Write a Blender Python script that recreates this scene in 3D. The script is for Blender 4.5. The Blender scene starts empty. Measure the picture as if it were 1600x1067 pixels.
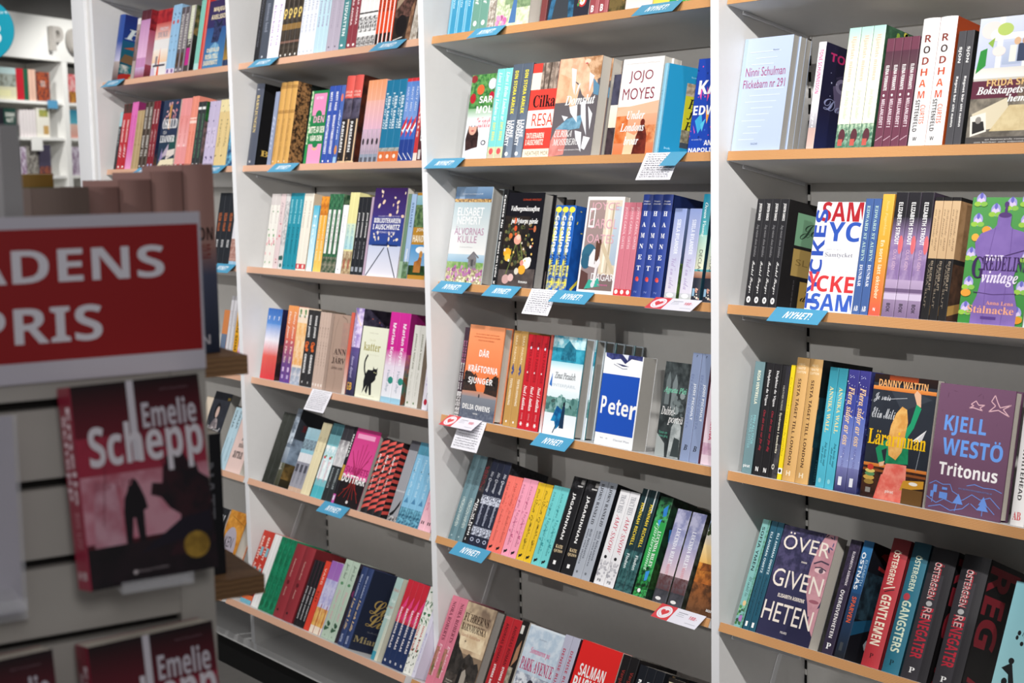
import bpy, math, random, unicodedata
from mathutils import Matrix, Vector

# ------------------------------------------------------------------ camera, world, lights, exposure
scene = bpy.context.scene
COL = scene.collection
cam_data = bpy.data.cameras.new('camera')
cam_data.lens = 50.0
cam_data.sensor_width = 36.0
cam_data.clip_start = 0.05
cam = bpy.data.objects.new('camera', cam_data)
COL.objects.link(cam)
cam.matrix_world = Matrix(((0.641104, -0.079723, 0.763302, 1.776837), (0.767243, 0.089904, -0.635024, -1.980290), (-0.017998, 0.992755, 0.118805, 1.476592), (0, 0, 0, 1)))
cam_data.dof.use_dof = True
cam_data.dof.focus_distance = 2.6
cam_data.dof.aperture_fstop = 6.8
scene.camera = cam

vs = scene.view_settings
vs.view_transform = 'Standard'
vs.look = 'None'
vs.gamma = 1.0
vs.use_curve_mapping = False
vs.exposure = 0.0

world = bpy.data.worlds.new('shop_ambient')
scene.world = world
world.use_nodes = True
bg = world.node_tree.nodes['Background']
bg.inputs['Color'].default_value = (0.95, 0.97, 1.0, 1)
bg.inputs['Strength'].default_value = 0.17


def spot(name, loc, target, power, angle=70, blend=0.5, radius=0.03, color=(1, 0.985, 0.97)):
    d = bpy.data.lights.new(name, 'SPOT')
    d.energy = power
    d.spot_size = math.radians(angle)
    d.spot_blend = blend
    d.shadow_soft_size = radius
    d.color = color
    o = bpy.data.objects.new(name, d)
    o.location = loc
    o.rotation_euler = (Vector(target) - Vector(loc)).to_track_quat('-Z', 'Y').to_euler()
    COL.objects.link(o)


# ceiling track close to the bookcases and a second track further out in the shop
for x, pw in ((-2.1, 52), (-1.2, 62), (-0.3, 78), (0.6, 92), (1.5, 100), (2.4, 100)):
    spot('track_spotlight', (x, -1.38, 2.62), (x - 1.2, 0.05, 1.25), pw, 74, 0.7)
for x, a in ((-1.7, -2.5), (-0.75, -1.5), (0.05, -0.6), (0.3, 0.45)):
    spot('shop_spotlight', (x, -4.3, 2.62), (a, 0.1, 1.5), 105, 36, 0.8)
for y in (1.0, 2.6):
    spot('aisle_or_fill_spot', (-7.3, y, 3.1), (-8.35, y + 0.25, 1.9), 110, 90, 0.6, color=(1, 0.99, 0.96))
spot('aisle_or_fill_spot', (-3.2, 0.0, 2.9), (-5.1, 0.9, 2.3), 210, 40, 0.6)  # unseen fill, added to brighten the round hanging sign
spot('stand_fill_spot', (4.2, -2.7, 2.85), (0.6, -1.5, 1.2), 112, 26, 0.9, 0.35)  # soft unseen fill light added to lift the display stand


def panel_light(name, loc, sx, sy, power):
    d = bpy.data.lights.new(name, 'AREA')
    d.shape = 'RECTANGLE'
    d.size, d.size_y = sx, sy
    d.energy = power
    o = bpy.data.objects.new(name, d)
    o.location = loc
    COL.objects.link(o)


panel_light('overhead_ambient_fill', (0.2, -2.6, 3.18), 6.0, 1.6, 22)  # added area light, stands in for soft ambient from above

# ------------------------------------------------------------------ materials
def hexcol(h):
    r = [int(h[i:i + 2], 16) / 255 for i in (0, 2, 4)]
    return tuple(c / 12.92 if c <= 0.04045 else ((c + 0.055) / 1.055) ** 2.4 for c in r)


def mat_plain(name, col, rough=0.5, spec=0.4, noise=0.03, nscale=40, metal=0.0, col2=None):
    m = bpy.data.materials.new(name)
    m.use_nodes = True
    nt = m.node_tree
    b = nt.nodes['Principled BSDF']
    b.inputs['Roughness'].default_value = rough
    b.inputs['Specular IOR Level'].default_value = spec
    b.inputs['Metallic'].default_value = metal
    tc = nt.nodes.new('ShaderNodeTexCoord')
    n = nt.nodes.new('ShaderNodeTexNoise')
    n.inputs['Scale'].default_value = nscale
    n.inputs['Detail'].default_value = 4
    nt.links.new(tc.outputs['Object'], n.inputs['Vector'])
    mx = nt.nodes.new('ShaderNodeMix')
    mx.data_type = 'RGBA'
    c = hexcol(col)
    d = hexcol(col2) if col2 else tuple(max(0, v * (1 - noise * 3)) for v in c)
    mx.inputs[6].default_value = (*c, 1)
    mx.inputs[7].default_value = (*d, 1)
    nt.links.new(n.outputs['Fac'], mx.inputs[0])
    nt.links.new(mx.outputs[2], b.inputs['Base Color'])
    return m


def mat_lines(name, ca, cb, scale, axis, rough=0.5, dist=0.0, spec=0.35):
    """fine parallel lines (laminated wood edge, page edges)"""
    m = bpy.data.materials.new(name)
    m.use_nodes = True
    nt = m.node_tree
    b = nt.nodes['Principled BSDF']
    b.inputs['Roughness'].default_value = rough
    b.inputs['Specular IOR Level'].default_value = spec
    tc = nt.nodes.new('ShaderNodeTexCoord')
    w = nt.nodes.new('ShaderNodeTexWave')
    w.wave_type = 'BANDS'
    w.bands_direction = axis
    w.inputs['Scale'].default_value = scale
    w.inputs['Distortion'].default_value = dist
    w.inputs['Detail'].default_value = 2
    w.inputs['Detail Scale'].default_value = 1.5
    nt.links.new(tc.outputs['Object'], w.inputs['Vector'])
    mx = nt.nodes.new('ShaderNodeMix')
    mx.data_type = 'RGBA'
    mx.inputs[6].default_value = (*hexcol(ca), 1)
    mx.inputs[7].default_value = (*hexcol(cb), 1)
    nt.links.new(w.outputs['Fac'], mx.inputs[0])
    nt.links.new(mx.outputs[2], b.inputs['Base Color'])
    return m


def mat_print(name, rough, spec=0.4, coat=0.0):
    """printed paper: ink colour per vertex, mottled photographic areas mix two inks by noise"""
    m = bpy.data.materials.new(name)
    m.use_nodes = True
    nt = m.node_tree
    b = nt.nodes['Principled BSDF']
    b.inputs['Roughness'].default_value = rough
    b.inputs['Specular IOR Level'].default_value = spec
    b.inputs['Coat Weight'].default_value = coat
    b.inputs['Coat Roughness'].default_value = 0.15
    a1 = nt.nodes.new('ShaderNodeAttribute')
    a1.attribute_name = 'Ink'
    a2 = nt.nodes.new('ShaderNodeAttribute')
    a2.attribute_name = 'InkB'
    tc = nt.nodes.new('ShaderNodeTexCoord')
    n = nt.nodes.new('ShaderNodeTexNoise')
    n.inputs['Detail'].default_value = 3
    n.inputs['Roughness'].default_value = 0.6
    nt.links.new(tc.outputs['Object'], n.inputs['Vector'])
    nt.links.new(a2.outputs['Alpha'], n.inputs['Scale'])
    r = nt.nodes.new('ShaderNodeMapRange')
    r.inputs[1].default_value = 0.4
    r.inputs[2].default_value = 0.6
    nt.links.new(n.outputs['Fac'], r.inputs[0])
    mx = nt.nodes.new('ShaderNodeMix')
    mx.data_type = 'RGBA'
    nt.links.new(r.outputs[0], mx.inputs[0])
    nt.links.new(a1.outputs['Color'], mx.inputs[6])
    nt.links.new(a2.outputs['Color'], mx.inputs[7])
    nt.links.new(mx.outputs[2], b.inputs['Base Color'])
    return m


M = {
    'matte': mat_print('printed_matte_cover', 0.5, 0.35),
    'gloss': mat_print('printed_glossy_cover', 0.28, 0.5),
    'card': mat_print('printed_card', 0.45, 0.4),
    'pages': mat_lines('page_edges', 'e2dbd0', 'c5bdb0', 330, 'X', 0.8),
    'greypages': mat_lines('grey_page_edges', 'b5b1aa', '8f8b84', 330, 'X', 0.8),
    'panel': mat_plain('light_grey_laminate', 'e4e2e0', 0.45, 0.35, 0.015, 60),
    'edge': mat_plain('white_edge_band', 'f4f4f6', 0.4, 0.4, 0.01, 30),
    'shelf': mat_plain('pale_grey_shelf_laminate', 'e2e1e0', 0.45, 0.35, 0.015, 50),
    'back': mat_plain('grey_back_board', 'd6d3ce', 0.55, 0.3, 0.02, 60),
    'wood': mat_lines('lined_wood_edge', 'd9a672', 'b87f4c', 130, 'Z', 0.5, 1.2),
    'glarewood': mat_lines('wood_edge_with_glare', 'e0b396', 'd0a186', 130, 'Z', 0.5, 1.2),  # same wood edge, grazing glare painted in as a paler tint
    'slot': mat_plain('dark_slot', '0b0b0b', 0.7, 0.2),
    'metal': mat_plain('grey_painted_metal', '9c9a97', 0.4, 0.4, 0.02, 80),
    'plinth': mat_plain('black_plinth', '0d0d0e', 0.55, 0.3),
    'floor': mat_plain('grey_shop_floor', '6e6b68', 0.6, 0.3, 0.08, 25),
    'ceiling': mat_plain('grey_ceiling', '8a8988', 0.8, 0.2),
    'wall': mat_plain('grey_wall', '7d7b79', 0.8, 0.2),
    'standpanel': mat_plain('grey_slatwall_laminate', 'b9b4ae', 0.5, 0.3, 0.02, 40),
    'darkgroove': mat_plain('dark_groove', '1d1a19', 0.7, 0.2),
    'darkwood': mat_lines('brown_wood_shelf', '8d6a48', '76563a', 60, 'Z', 0.6, 2.0),
    'post': mat_plain('dark_grey_post', 'a09d9f', 0.5, 0.3),
    'white': mat_plain('white_furniture', 'f3f2ee', 0.5, 0.3, 0.01),
    'acrylic': None,
}
ac = bpy.data.materials.new('clear_acrylic')
ac.use_nodes = True
_b = ac.node_tree.nodes['Principled BSDF']
_b.inputs['Base Color'].default_value = (0.9, 0.9, 0.95, 1)
_b.inputs['Roughness'].default_value = 0.08
_b.inputs['Alpha'].default_value = 0.22
M['acrylic'] = ac


# ------------------------------------------------------------------ object helpers
def empty(name, label, cat, group=None, mat=None):
    o = bpy.data.objects.new(name, None)
    o.empty_display_size = 0.02
    COL.objects.link(o)
    o['label'] = label
    o['category'] = cat
    if group:
        o['group'] = group
    if mat is not None:
        o.matrix_world = mat
    return o


class MB:
    """collects polygons with ink colours and material slots, then builds one mesh"""
    def __init__(self):
        self.v, self.f, self.c, self.d, self.mi = [], [], [], [], []
        self.mats = []

    def slot(self, m):
        if m not in self.mats:
            self.mats.append(m)
        return self.mats.index(m)

    def poly(self, pts, faces, m, col=(0.8, 0.8, 0.8), col2=None, scale=1.0):
        """col: one rgb or a list of rgb per vertex"""
        b = len(self.v)
        self.v += [tuple(p) for p in pts]
        cols = col if isinstance(col, list) else [col] * len(pts)
        self.c += [(*k[:3], 1.0) for k in cols]
        self.d += [(*(col2 or k)[:3], scale) for k in cols]
        s = self.slot(m)
        for f in faces:
            self.f.append([i + b for i in f])
            self.mi.append(s)

    def box(self, a, b, m, col=(0.8, 0.8, 0.8)):
        (x0, y0, z0), (x1, y1, z1) = a, b
        p = [(x0, y0, z0), (x1, y0, z0), (x1, y1, z0), (x0, y1, z0), (x0, y0, z1), (x1, y0, z1), (x1, y1, z1), (x0, y1, z1)]
        self.poly(p, [(0, 3, 2, 1), (4, 5, 6, 7), (0, 1, 5, 4), (1, 2, 6, 5), (2, 3, 7, 6), (3, 0, 4, 7)], m, col)

    def mesh(self, name):
        me = bpy.data.meshes.new(name)
        me.from_pydata(self.v, [], self.f)
        for m in self.mats:
            me.materials.append(M[m])
        me.polygons.foreach_set('material_index', self.mi)
        for nm, arr in (('Ink', self.c), ('InkB', self.d)):
            at = me.attributes.new(nm, 'FLOAT_COLOR', 'POINT')
            at.data.foreach_set('color', [x for k in arr for x in k])
        me.update()
        return me

    def build(self, name, parent=None, bevel=0.0):
        o = bpy.data.objects.new(name, self.mesh(name))
        COL.objects.link(o)
        if parent:
            o.parent = parent
        if bevel:
            md = o.modifiers.new('bevel', 'BEVEL')
            md.width = bevel
            md.segments = 2
            md.limit_method = 'ANGLE'
        return o


def part(name, parent, boxes, m, bevel=0.0):
    mb = MB()
    for a, b in boxes:
        mb.box(a, b, m)
    return mb.build(name, parent, bevel)


def structure(o):
    o['kind'] = 'structure'
    return o


# ------------------------------------------------------------------ lettering
_curve = bpy.data.curves.new('lettering', 'FONT')
_curve.resolution_u = 3
_tob = bpy.data.objects.new('lettering', _curve)
_cache = {}
_OFF = {'s': 0.0, 'b': 0.0, 'k': 0.006, 'e': 0.004, 'i': 0.006, 'I': 0.006, 'c': 0.0, 'z': 0.0}
_MAP = {'b': (0x1D5D4, 0x1D5EE, 0x1D7EC), 'k': (0x1D5D4, 0x1D5EE, 0x1D7EC), 'z': (0x1D63C, 0x1D656, 0x1D7EC), 'e': (0x1D400, 0x1D41A, 0x1D7CE), 'i': (0x1D434, 0x1D44E, None), 'I': (0x1D468, 0x1D482, 0x1D7CE), 'c': (0x1D4D0, 0x1D4EA, 0x1D7CE)}


def _raw(s, off, shear=0.0):
    _curve.body = s
    _curve.shear = shear
    _curve.offset = off
    me = _tob.to_mesh()
    v = [(p.co.x, p.co.y) for p in me.vertices]
    f = [tuple(p.vertices) for p in me.polygons]
    _tob.to_mesh_clear()
    return v, f


def _glyph(ch, font):
    up, lo, dg = _MAP[font]
    if 'A' <= ch <= 'Z':
        return chr(up + ord(ch) - 65)
    if 'a' <= ch <= 'z':
        return '\u210e' if (font == 'i' and ch == 'h') else chr(lo + ord(ch) - 97)
    if dg and ch.isdigit():
        return chr(dg + int(ch))
    return ch


def lettering(s, font):
    """2D outline polygons of a string; serif and script faces come from the mathematical alphabets"""
    key = (s, font)
    if key in _cache:
        return _cache[key]
    off = _OFF[font]
    if font not in _MAP:
        v, f = _raw(s, off, 0.22 if font == 'z' else 0.0)
    else:
        base, marks = [], []
        for ch in unicodedata.normalize('NFD', s):
            if unicodedata.combining(ch):
                marks.append((len(base) - 1, ch, base[-1]))
            else:
                base.append(ch)
        g = [_glyph(c, font) for c in base]
        v, f = _raw(''.join(g), off)
        v, f = list(v), list(f)
        for i, mk, bc in marks:
            x1 = max([p[0] for p in _raw(''.join(g[:i + 1]), off)[0]] or [0])
            x0 = max([p[0] for p in _raw(''.join(g[:i]), off)[0]] or [0]) if i else 0
            cx, y = (x0 + x1) / 2 + 0.02, (0.80 if bc.isupper() else 0.60)
            cs = [(cx - .11, y), (cx + .11, y)] if mk == '\u0308' else [(cx, y + .02)]
            for q in cs:
                b = len(v)
                v += [(q[0] + .055 * math.cos(a * math.pi / 4), q[1] + .06 * math.sin(a * math.pi / 4)) for a in range(8)]
                f.append(tuple(range(b, b + 8)))
    _cache[key] = (v, f)
    return v, f


# ------------------------------------------------------------------ printed design elements (u across, v up, both 0..1)
def R(u0, v0, u1, v1, c, top=None, mot=None, s=60):
    return ('R', u0, v0, u1, v1, c, top, mot, s)


def T(txt, u0, v0, u1, v1, c, f='b', r=0):
    return ('T', txt, u0, v0, u1, v1, c, f, r)


def S(txt, vt, vb, c, f='b', k=.55, u=.5):
    """title running down a spine from height vt to vb, k of the spine wide"""
    return ('T', txt, u - k / 2, vb, u + k / 2, vt, c, f, -90)


def E(u, v, ru, rv, c, mot=None, s=60):
    return ('E', u, v, ru, rv, c, mot, s)


def P(pts, c, mot=None, s=60):
    return ('P', pts, c, mot, s)


def D(n, u0, v0, u1, v1, size, c, seed=1, asp=1.0):
    return ('D', n, u0, v0, u1, v1, size, c, seed, asp)


def L(pts, w, c):
    return ('L', pts, w, c)


LIFT = 2.5e-5


def _cut(poly, u, keep_right):
    """clip a polygon [(u, v, colour)] at a vertical line"""
    out = []
    for (p, q) in zip(poly, poly[1:] + poly[:1]):
        a, b = p[0] - u, q[0] - u
        if not keep_right:
            a, b = -a, -b
        if a >= 0:
            out.append(p)
        if (a > 0 > b) or (a < 0 < b):
            f = a / (a - b)
            out.append((p[0] + (q[0] - p[0]) * f, p[1] + (q[1] - p[1]) * f, p[2]))
    return out


def draw(mb, els, mapf, W, H, mat, nodes=()):
    """lay design elements on a surface; mapf(u, v, lift) gives the 3D point; W, H its size in metres;
    nodes are the fold lines of a rounded spine, so that print follows its facets"""
    def emit(pts, faces, z, cols, col2=None, scale=1.0):
        one = not isinstance(cols, list)
        us = [p[0] for p in pts]
        if not nodes or not any(min(us) < q < max(us) for q in nodes):
            mb.poly([mapf(a, b, z) for a, b in pts], faces, mat, cols, col2, scale)
            return
        for f in faces:
            poly = [(pts[i][0], pts[i][1], cols if one else cols[i]) for i in f]
            fu = [p[0] for p in poly]
            cuts = [q for q in nodes if min(fu) < q < max(fu)]
            rest = poly
            for q in cuts + [None]:
                part_ = _cut(rest, q, False) if q is not None else rest
                if len(part_) > 2:
                    mb.poly([mapf(a, b, z) for a, b, c in part_], [tuple(range(len(part_)))], mat, [c for a, b, c in part_], col2, scale)
                if q is not None:
                    rest = _cut(rest, q, True)
                    if len(rest) < 3:
                        break

    for layer, e in enumerate(els, 1):
        k = e[0]
        z = layer * LIFT
        if k == 'R':
            _, u0, v0, u1, v1, c, top, mot, s = e
            c0 = hexcol(c)
            c1 = hexcol(top) if top else c0
            emit([(u0, v0), (u1, v0), (u1, v1), (u0, v1)], [(0, 1, 2, 3)], z, [c0, c0, c1, c1], hexcol(mot) if mot else None, s if mot else 1.0)
        elif k == 'T':
            _, txt, u0, v0, u1, v1, c, f, r = e
            v, fs = lettering(txt, f)
            if not v:
                continue
            xs = [p[0] for p in v]
            ys = [p[1] for p in v]
            x0, x1, y0, y1 = min(xs), max(xs), min(ys), max(ys)
            dx, dy = max(x1 - x0, 1e-6), max(y1 - y0, 1e-6)
            pts = []
            for x, y in v:
                a, b = (x - x0) / dx, (y - y0) / dy
                if r == -90:
                    a, b = b, 1 - a
                elif r == 90:
                    a, b = 1 - b, a
                pts.append((u0 + (u1 - u0) * a, v0 + (v1 - v0) * b))
            emit(pts, fs, z, hexcol(c))
        elif k == 'E':
            _, u, v, ru, rv, c, mot, s = e
            n = 20
            emit([(u + ru * math.cos(2 * math.pi * i / n), v + rv * math.sin(2 * math.pi * i / n)) for i in range(n)], [tuple(range(n))], z, hexcol(c), hexcol(mot) if mot else None, s if mot else 1.0)
        elif k == 'P':
            _, q, c, mot, s = e
            emit(list(q), [tuple(range(len(q)))], z, hexcol(c), hexcol(mot) if mot else None, s if mot else 1.0)
        elif k == 'L':
            _, q, w, c = e
            for (a, b), (p2, q2) in zip(q, q[1:]):
                dx, dy = (p2 - a) * W, (q2 - b) * H
                ln = math.hypot(dx, dy) or 1
                nx, ny = -dy / ln * w / 2 / W, dx / ln * w / 2 / H
                emit([(a + nx, b + ny), (a - nx, b - ny), (p2 - nx, q2 - ny), (p2 + nx, q2 + ny)], [(0, 1, 2, 3)], z, hexcol(c))
        elif k == 'D':
            _, n, u0, v0, u1, v1, size, c, seed, asp = e
            rnd = random.Random(seed)
            cs = [hexcol(x) for x in (c if isinstance(c, (list, tuple)) else [c])]
            for i in range(n):
                u, v = rnd.uniform(u0, u1), rnd.uniform(v0, v1)
                a0 = rnd.uniform(0, 3.14)
                s0 = size * rnd.uniform(.6, 1.3)
                pts = []
                for j in range(7):
                    a = 2 * math.pi * j / 7
                    x, y = s0 * math.cos(a), s0 * asp * math.sin(a)
                    x, y = x * math.cos(a0) - y * math.sin(a0), x * math.sin(a0) + y * math.cos(a0)
                    pts.append((min(max(u + x / W, 0.01), .99), min(max(v + y / H, 0.004), .996)))
                emit(pts, [tuple(range(7))], z + (i % 5) * LIFT * .15, rnd.choice(cs))


# ------------------------------------------------------------------ the titles: look of each spine and front cover
KINDS = {}


def K(kid, desc, hard, sc, spine, fc=None, front=(), fin='matte', pages='pages'):
    KINDS[kid] = (desc, hard, sc, list(spine), fc or sc, list(front), fin, pages)


W_, B_ = 'f4f2f0', '141416'
# --- middle bay, uppermost shelf
K('sea_blue', 'glossy sea-blue paperback', 0, '3f97bd', [R(.1, 0, .32, 1, '7fc0da'), S('Under havets yta', .9, .3, 'cfe8f2', 'i', .4)], fin='gloss')
K('sage_green', 'sage green paperback with white spine title', 0, '6f9d8c', [S('Sommarhuset', .98, .3, W_, 'I', .5), E(.5, .09, .22, .03, W_)])
K('bark_beige', 'birch-bark patterned paperback', 0, 'cfc6bb', [R(0, 0, 1, 1, 'd6cec4', None, '8d7f70', 120), R(0, .5, 1, .62, '7d7144', None, '4f4a28', 150)])
K('pink_meadow', 'meadow-picture paperback with pink flowers and woman in blue skirt', 0, '7a4a48', [], 'e9e6dc',
  [R(0, 0, 1, .55, 'b9c79a', None, 'e4e2cc', 60), R(0, .55, 1, .72, 'c9d6b8', 'dfe6da'), R(0, .72, 1, 1, 'ece9ee', 'd9dfea'), R(.25, .2, 1, .42, '8fa67c', None, '6f8763', 110), R(0, .0, .4, .25, 'dfe0c8', None, 'a9b88c', 140),
   P([(.42, .04), (.62, .04), (.6, .3), (.5, .3)], '4f77a8'), P([(.5, .3), (.6, .3), (.61, .46), (.49, .46)], 'e0aeb0'), E(.56, .51, .035, .045, '6b4636'), D(16, .02, .0, .3, .12, .006, ['d86fa8', 'e79ac0'], 3), D(14, .72, .55, .98, .75, .007, ['c94f9a', 'e58abf'], 4)], pages='pages')
K('maroon_plain', 'plain maroon paperback', 0, '7c3f3e', [])
K('tudor_dress', 'dark novel with blue pleated dress and red rose emblem', 0, '2b2a36', [], '2c2b37',
  [P([(.02, 0), (.64, 0), (.58, .9), (.2, .9)], '3a6f93', '24475f', 60), R(.2, .3, .27, .9, '5f98bb'), R(.42, .3, .47, .9, '5f98bb'), P([(.12, 0), (.52, 0), (.48, .22), (.2, .3)], '3b3f45'),
   E(.83, .16, .1, .062, 'c23b3a'), E(.83, .16, .065, .042, 'efe9e4'), E(.83, .16, .02, .013, 'd9b24c'), D(5, .74, .1, .92, .22, .003, ['4d8a4a'], 5)])
K('rose_spine', 'dusty-rose paperback with white capitals', 0, '9d4b50', [R(.65, 0, 1, 1, 'b0666a'), S('SISTA RESAN', 1, .3, W_, 'k', .5), T('B', .2, .03, .5, .1, W_, 'k')])
K('gold_nest', 'moss-and-gold picture paperback', 0, '6d5a2e', [], '6d5a34', [R(0, 0, 1, 1, '75623a', None, '3d3a22', 70), P([(.2, .2), (.9, .1), (.6, .7)], 'b58a4a', '8a6836', 90)])
K('blush_letter', 'blush-white paperback with faint flower sketch', 0, 'f0e2da', [], 'f3e4dc', [R(0, .2, 1, .24, 'e9c9b8'), R(0, .3, 1, 1, 'f2e0d4', None, 'e2b8a0', 40), D(14, .05, .5, .95, .9, .004, ['c98f7c', '8a6a60'], 7)])
K('lemon_leaf', 'lemon yellow paperback with green leaf print', 0, 'f0cf4e', [], 'f2d65e', [P([(.5, 0), (1, 0), (1, .5), (.6, .4)], '3aa84e'), R(.72, 0, .78, .5, 'f2d65e')])
K('lemon_leaf2', 'leaf-green paperback with yellow edge beside white divider', 0, '4fb05a', [], '46b058', [R(.55, 0, 1, .3, 'f0d060'), D(20, 0, .2, 1, 1, .006, ['2f8a3e', '6cc46f'], 9)])
# --- middle bay, second shelf
K('christmas_girl', 'winter paperback with smiling long-haired girl in white cap', 0, 'e8ecef', [], 'eef0f3',
  [R(0, .6, 1, 1, '5d9a4f', '6ea85c', '2f6b38', 90), R(0, .45, 1, .6, 'eef0f3', '7fae7c'), E(.14, .72, .12, .06, 'b3202c'), E(.42, .82, .15, .06, 'e0693a'), E(.88, .88, .16, .065, 'd7d9ea'), E(.1, .95, .14, .045, '8e2a2f'), E(.9, .74, .1, .05, 'b8243a'),
   T('SAR', .42, .66, .96, .74, W_, 'k'), T('MOL', .34, .54, .97, .625, W_, 'k'), T('En önsk', .4, .43, .98, .49, 'd65a68', 'c'), T('julkla', .44, .34, .98, .43, 'd23a4a', 'c'),
   P([(.12, .02), (.58, .02), (.56, .3), (.44, .42), (.14, .42), (.04, .24)], '45302f', '2b1d1e', 120), E(.3, .37, .17, .085, 'dba893'), E(.3, .425, .2, .045, 'dfe3ee'), E(.24, .39, .02, .008, '2a1d1c'), E(.37, .39, .02, .008, '2a1d1c'), E(.3, .335, .06, .012, 'c26a68'),
   P([(0, 0), (.98, 0), (.98, .12), (.7, .22), (.56, .14), (.3, .12), (.1, .1)], 'dfdcec', 'f4f2fa', 80), T('o', .7, .16, .9, .22, '34323a', 's')], fin='gloss')
K('aqua_love', 'slim aqua paperback with photo strip at foot', 0, '7cd0cc', [S('Livet i Hvita Lindens år', .96, .42, 'e6f6f4', 'I', .45), S('EMY BERG', .4, .2, 'e6d86a', 'b', .35), R(0, 0, 1, .13, 'c9d2a8'), E(.5, .08, .28, .035, 'd8585c'), R(.1, 0, .9, .045, 'c9b9a4')], '6fae4e', [])
K('slate_love', 'slate-grey paperback with yellow title down spine', 0, '56606f', [R(.35, 0, .95, .55, '8290a2', '5d6878'), S('DIN STORA KÄRLEK', .93, .47, 'f0df3c', 'k', .4), S('LIANE', .4, .22, W_, 'k', .34, .68), S('MORIARTY', .4, .13, W_, 'k', .36, .3), E(.45, .045, .16, .022, W_)], '3c4654')
K('red_journey', 'red and cream paperback with folded cloth photo', 0, 'd8453b', [], 'd9463c',
  [R(0, .72, .36, .9, 'f2e4cf'), R(.36, .72, 1, 1, 'b3a091', None, '6f6158', 60), L([(.45, 1), (.5, .72)], .004, '5d5048'), L([(.7, 1), (.66, .72)], .005, '54483f'), L([(.85, 1), (.84, .72)], .004, '8d7b6e'), T('Cilka', .16, .53, 1.0, .66, '211a1c', 'e'),
   R(0, .31, 1, .5, 'f6ede4'), T('RESA', .2, .33, 1.0, .465, 'd4452f', 's'), T('TATUERAREN', .06, .2, .74, .26, 'f6e6d8', 'k'), T('I AUSCHWITZ', .06, .13, .74, .19, 'f6e6d8', 'k'), R(0, 0, 1, .09, 'f1e4cc'), T('HEATHER MOR', .1, .02, .98, .065, '7c6a58', 's')], fin='gloss')
K('glass_shards', 'paperback showing seated woman behind flying glass shards', 0, 'b58a6e', [], '5f5a5e',
  [R(0, 0, 1, 1, '6a6468', '5c575a'), R(0, .55, .3, 1, 'e8bb97', None, 'd6a07c', 30), P([(0, 1), (.85, 1), (.95, .72), (.78, .55), (.62, .62), (.5, .74), (.28, .8), (0, .86)], 'efc5a5', 'dba787', 35), P([(.55, 1), (1, 1), (1, .78), (.86, .74), (.74, .86)], 'd8b08c', 'a8764f', 60), P([(.3, .8), (.55, .7), (.5, .52), (.36, .5), (.28, .62)], 'eab996'),
   P([(.84, .78), (1, .7), (1, .6), (.88, .62)], '5f8aa6'), P([(0, .0), (.35, .02), (.4, .24), (.3, .36), (.12, .3), (0, .16)], 'd98f86', 'c57a72', 40), P([(.08, .28), (.34, .38), (.72, .42), (.66, .28), (.44, .27)], '7fa9bf', '5d8aa4', 60), E(.66, .955, .07, .025, 'f0cdb4'), E(.645, .935, .03, .008, 'c05a58'),
   P([(.3, .9), (.42, .88), (.44, .62), (.36, .72)], 'e9eaee'), P([(.5, .72), (.56, .74), (.46, .6)], 'dfe0e6'), P([(.74, .84), (.86, .8), (.78, .64)], 'eceaf0'), P([(.36, .5), (.54, .52), (.58, .34), (.4, .44)], 'f3f3f6'), P([(.62, .54), (.72, .56), (.84, .2), (.66, .4)], 'e6e7ee'), P([(.8, .5), (.92, .42), (.9, .26)], 'f4f4f8'), P([(.56, .26), (.72, .24), (.76, .04), (.6, .18)], 'e9eaf0'), P([(.78, .2), (.94, .18), (.84, .06), (.76, .08)], 'f4f3f6'), P([(.2, .42), (.36, .4), (.28, .36)], 'ececf2'),
   T('Domslut', .24, .52, .94, .62, W_, 'I'), T('ULRIKA', .08, .2, .5, .265, W_, 'i'), T('MOSSBERG', .07, .115, .68, .18, W_, 'i'), T('Roman Alber Bonniers Förlag', .22, .055, .74, .075, 'e8e4e4', 'i')], fin='gloss')
K('misty_cliff', 'sand and dark violet landscape novel half hidden', 0, '4d4658', [], 'e2d2bd', [R(0, .62, 1, 1, '4b4a5e', None, '3a394a', 40), R(0, .35, 1, .62, 'ead9c4', 'e9e2d6'), R(0, 0, 1, .34, '46363c', None, '2f2529', 40)])
K('orange_london', 'white paperback with maroon author name over orange city haze', 0, 'f1ece8', [], 'f4f1ee',
  [R(0, 0, 1, .5, 'd9794a', 'ecb896'), R(.0, .12, .3, .46, 'd2672f', None, 'e08a54', 40), P([(.25, .0), (.62, .0), (.7, .28), (.5, .2), (.3, .24)], 'f0c9a4'), R(.66, .12, 1, .3, 'c9673c', None, 'e4a06e', 60), P([(0, .46), (.3, .5), (.6, .52), (1, .55), (1, .42), (0, .4)], 'eebc9c'), P([(.48, .0), (.82, .0), (.8, .2), (.72, .31), (.62, .31), (.54, .18)], '7a3226', '57231c', 60), E(.67, .33, .055, .035, '6d2b22'),
   T('JOJO', .2, .74, .78, .87, '8d3a4c', 's'), T('MOYES', .08, .57, .86, .69, '8d3a4c', 's'), T('Under', .26, .365, .7, .455, W_, 'I'), T('Londons', .13, .24, .72, .33, W_, 'I'), T('broar', .26, .1, .62, .19, W_, 'I'), T('EN INTERNATIONELL BÄSTSÄLJARE', .1, .935, .9, .953, 'c3b6b2', 's')], fin='gloss')
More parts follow.
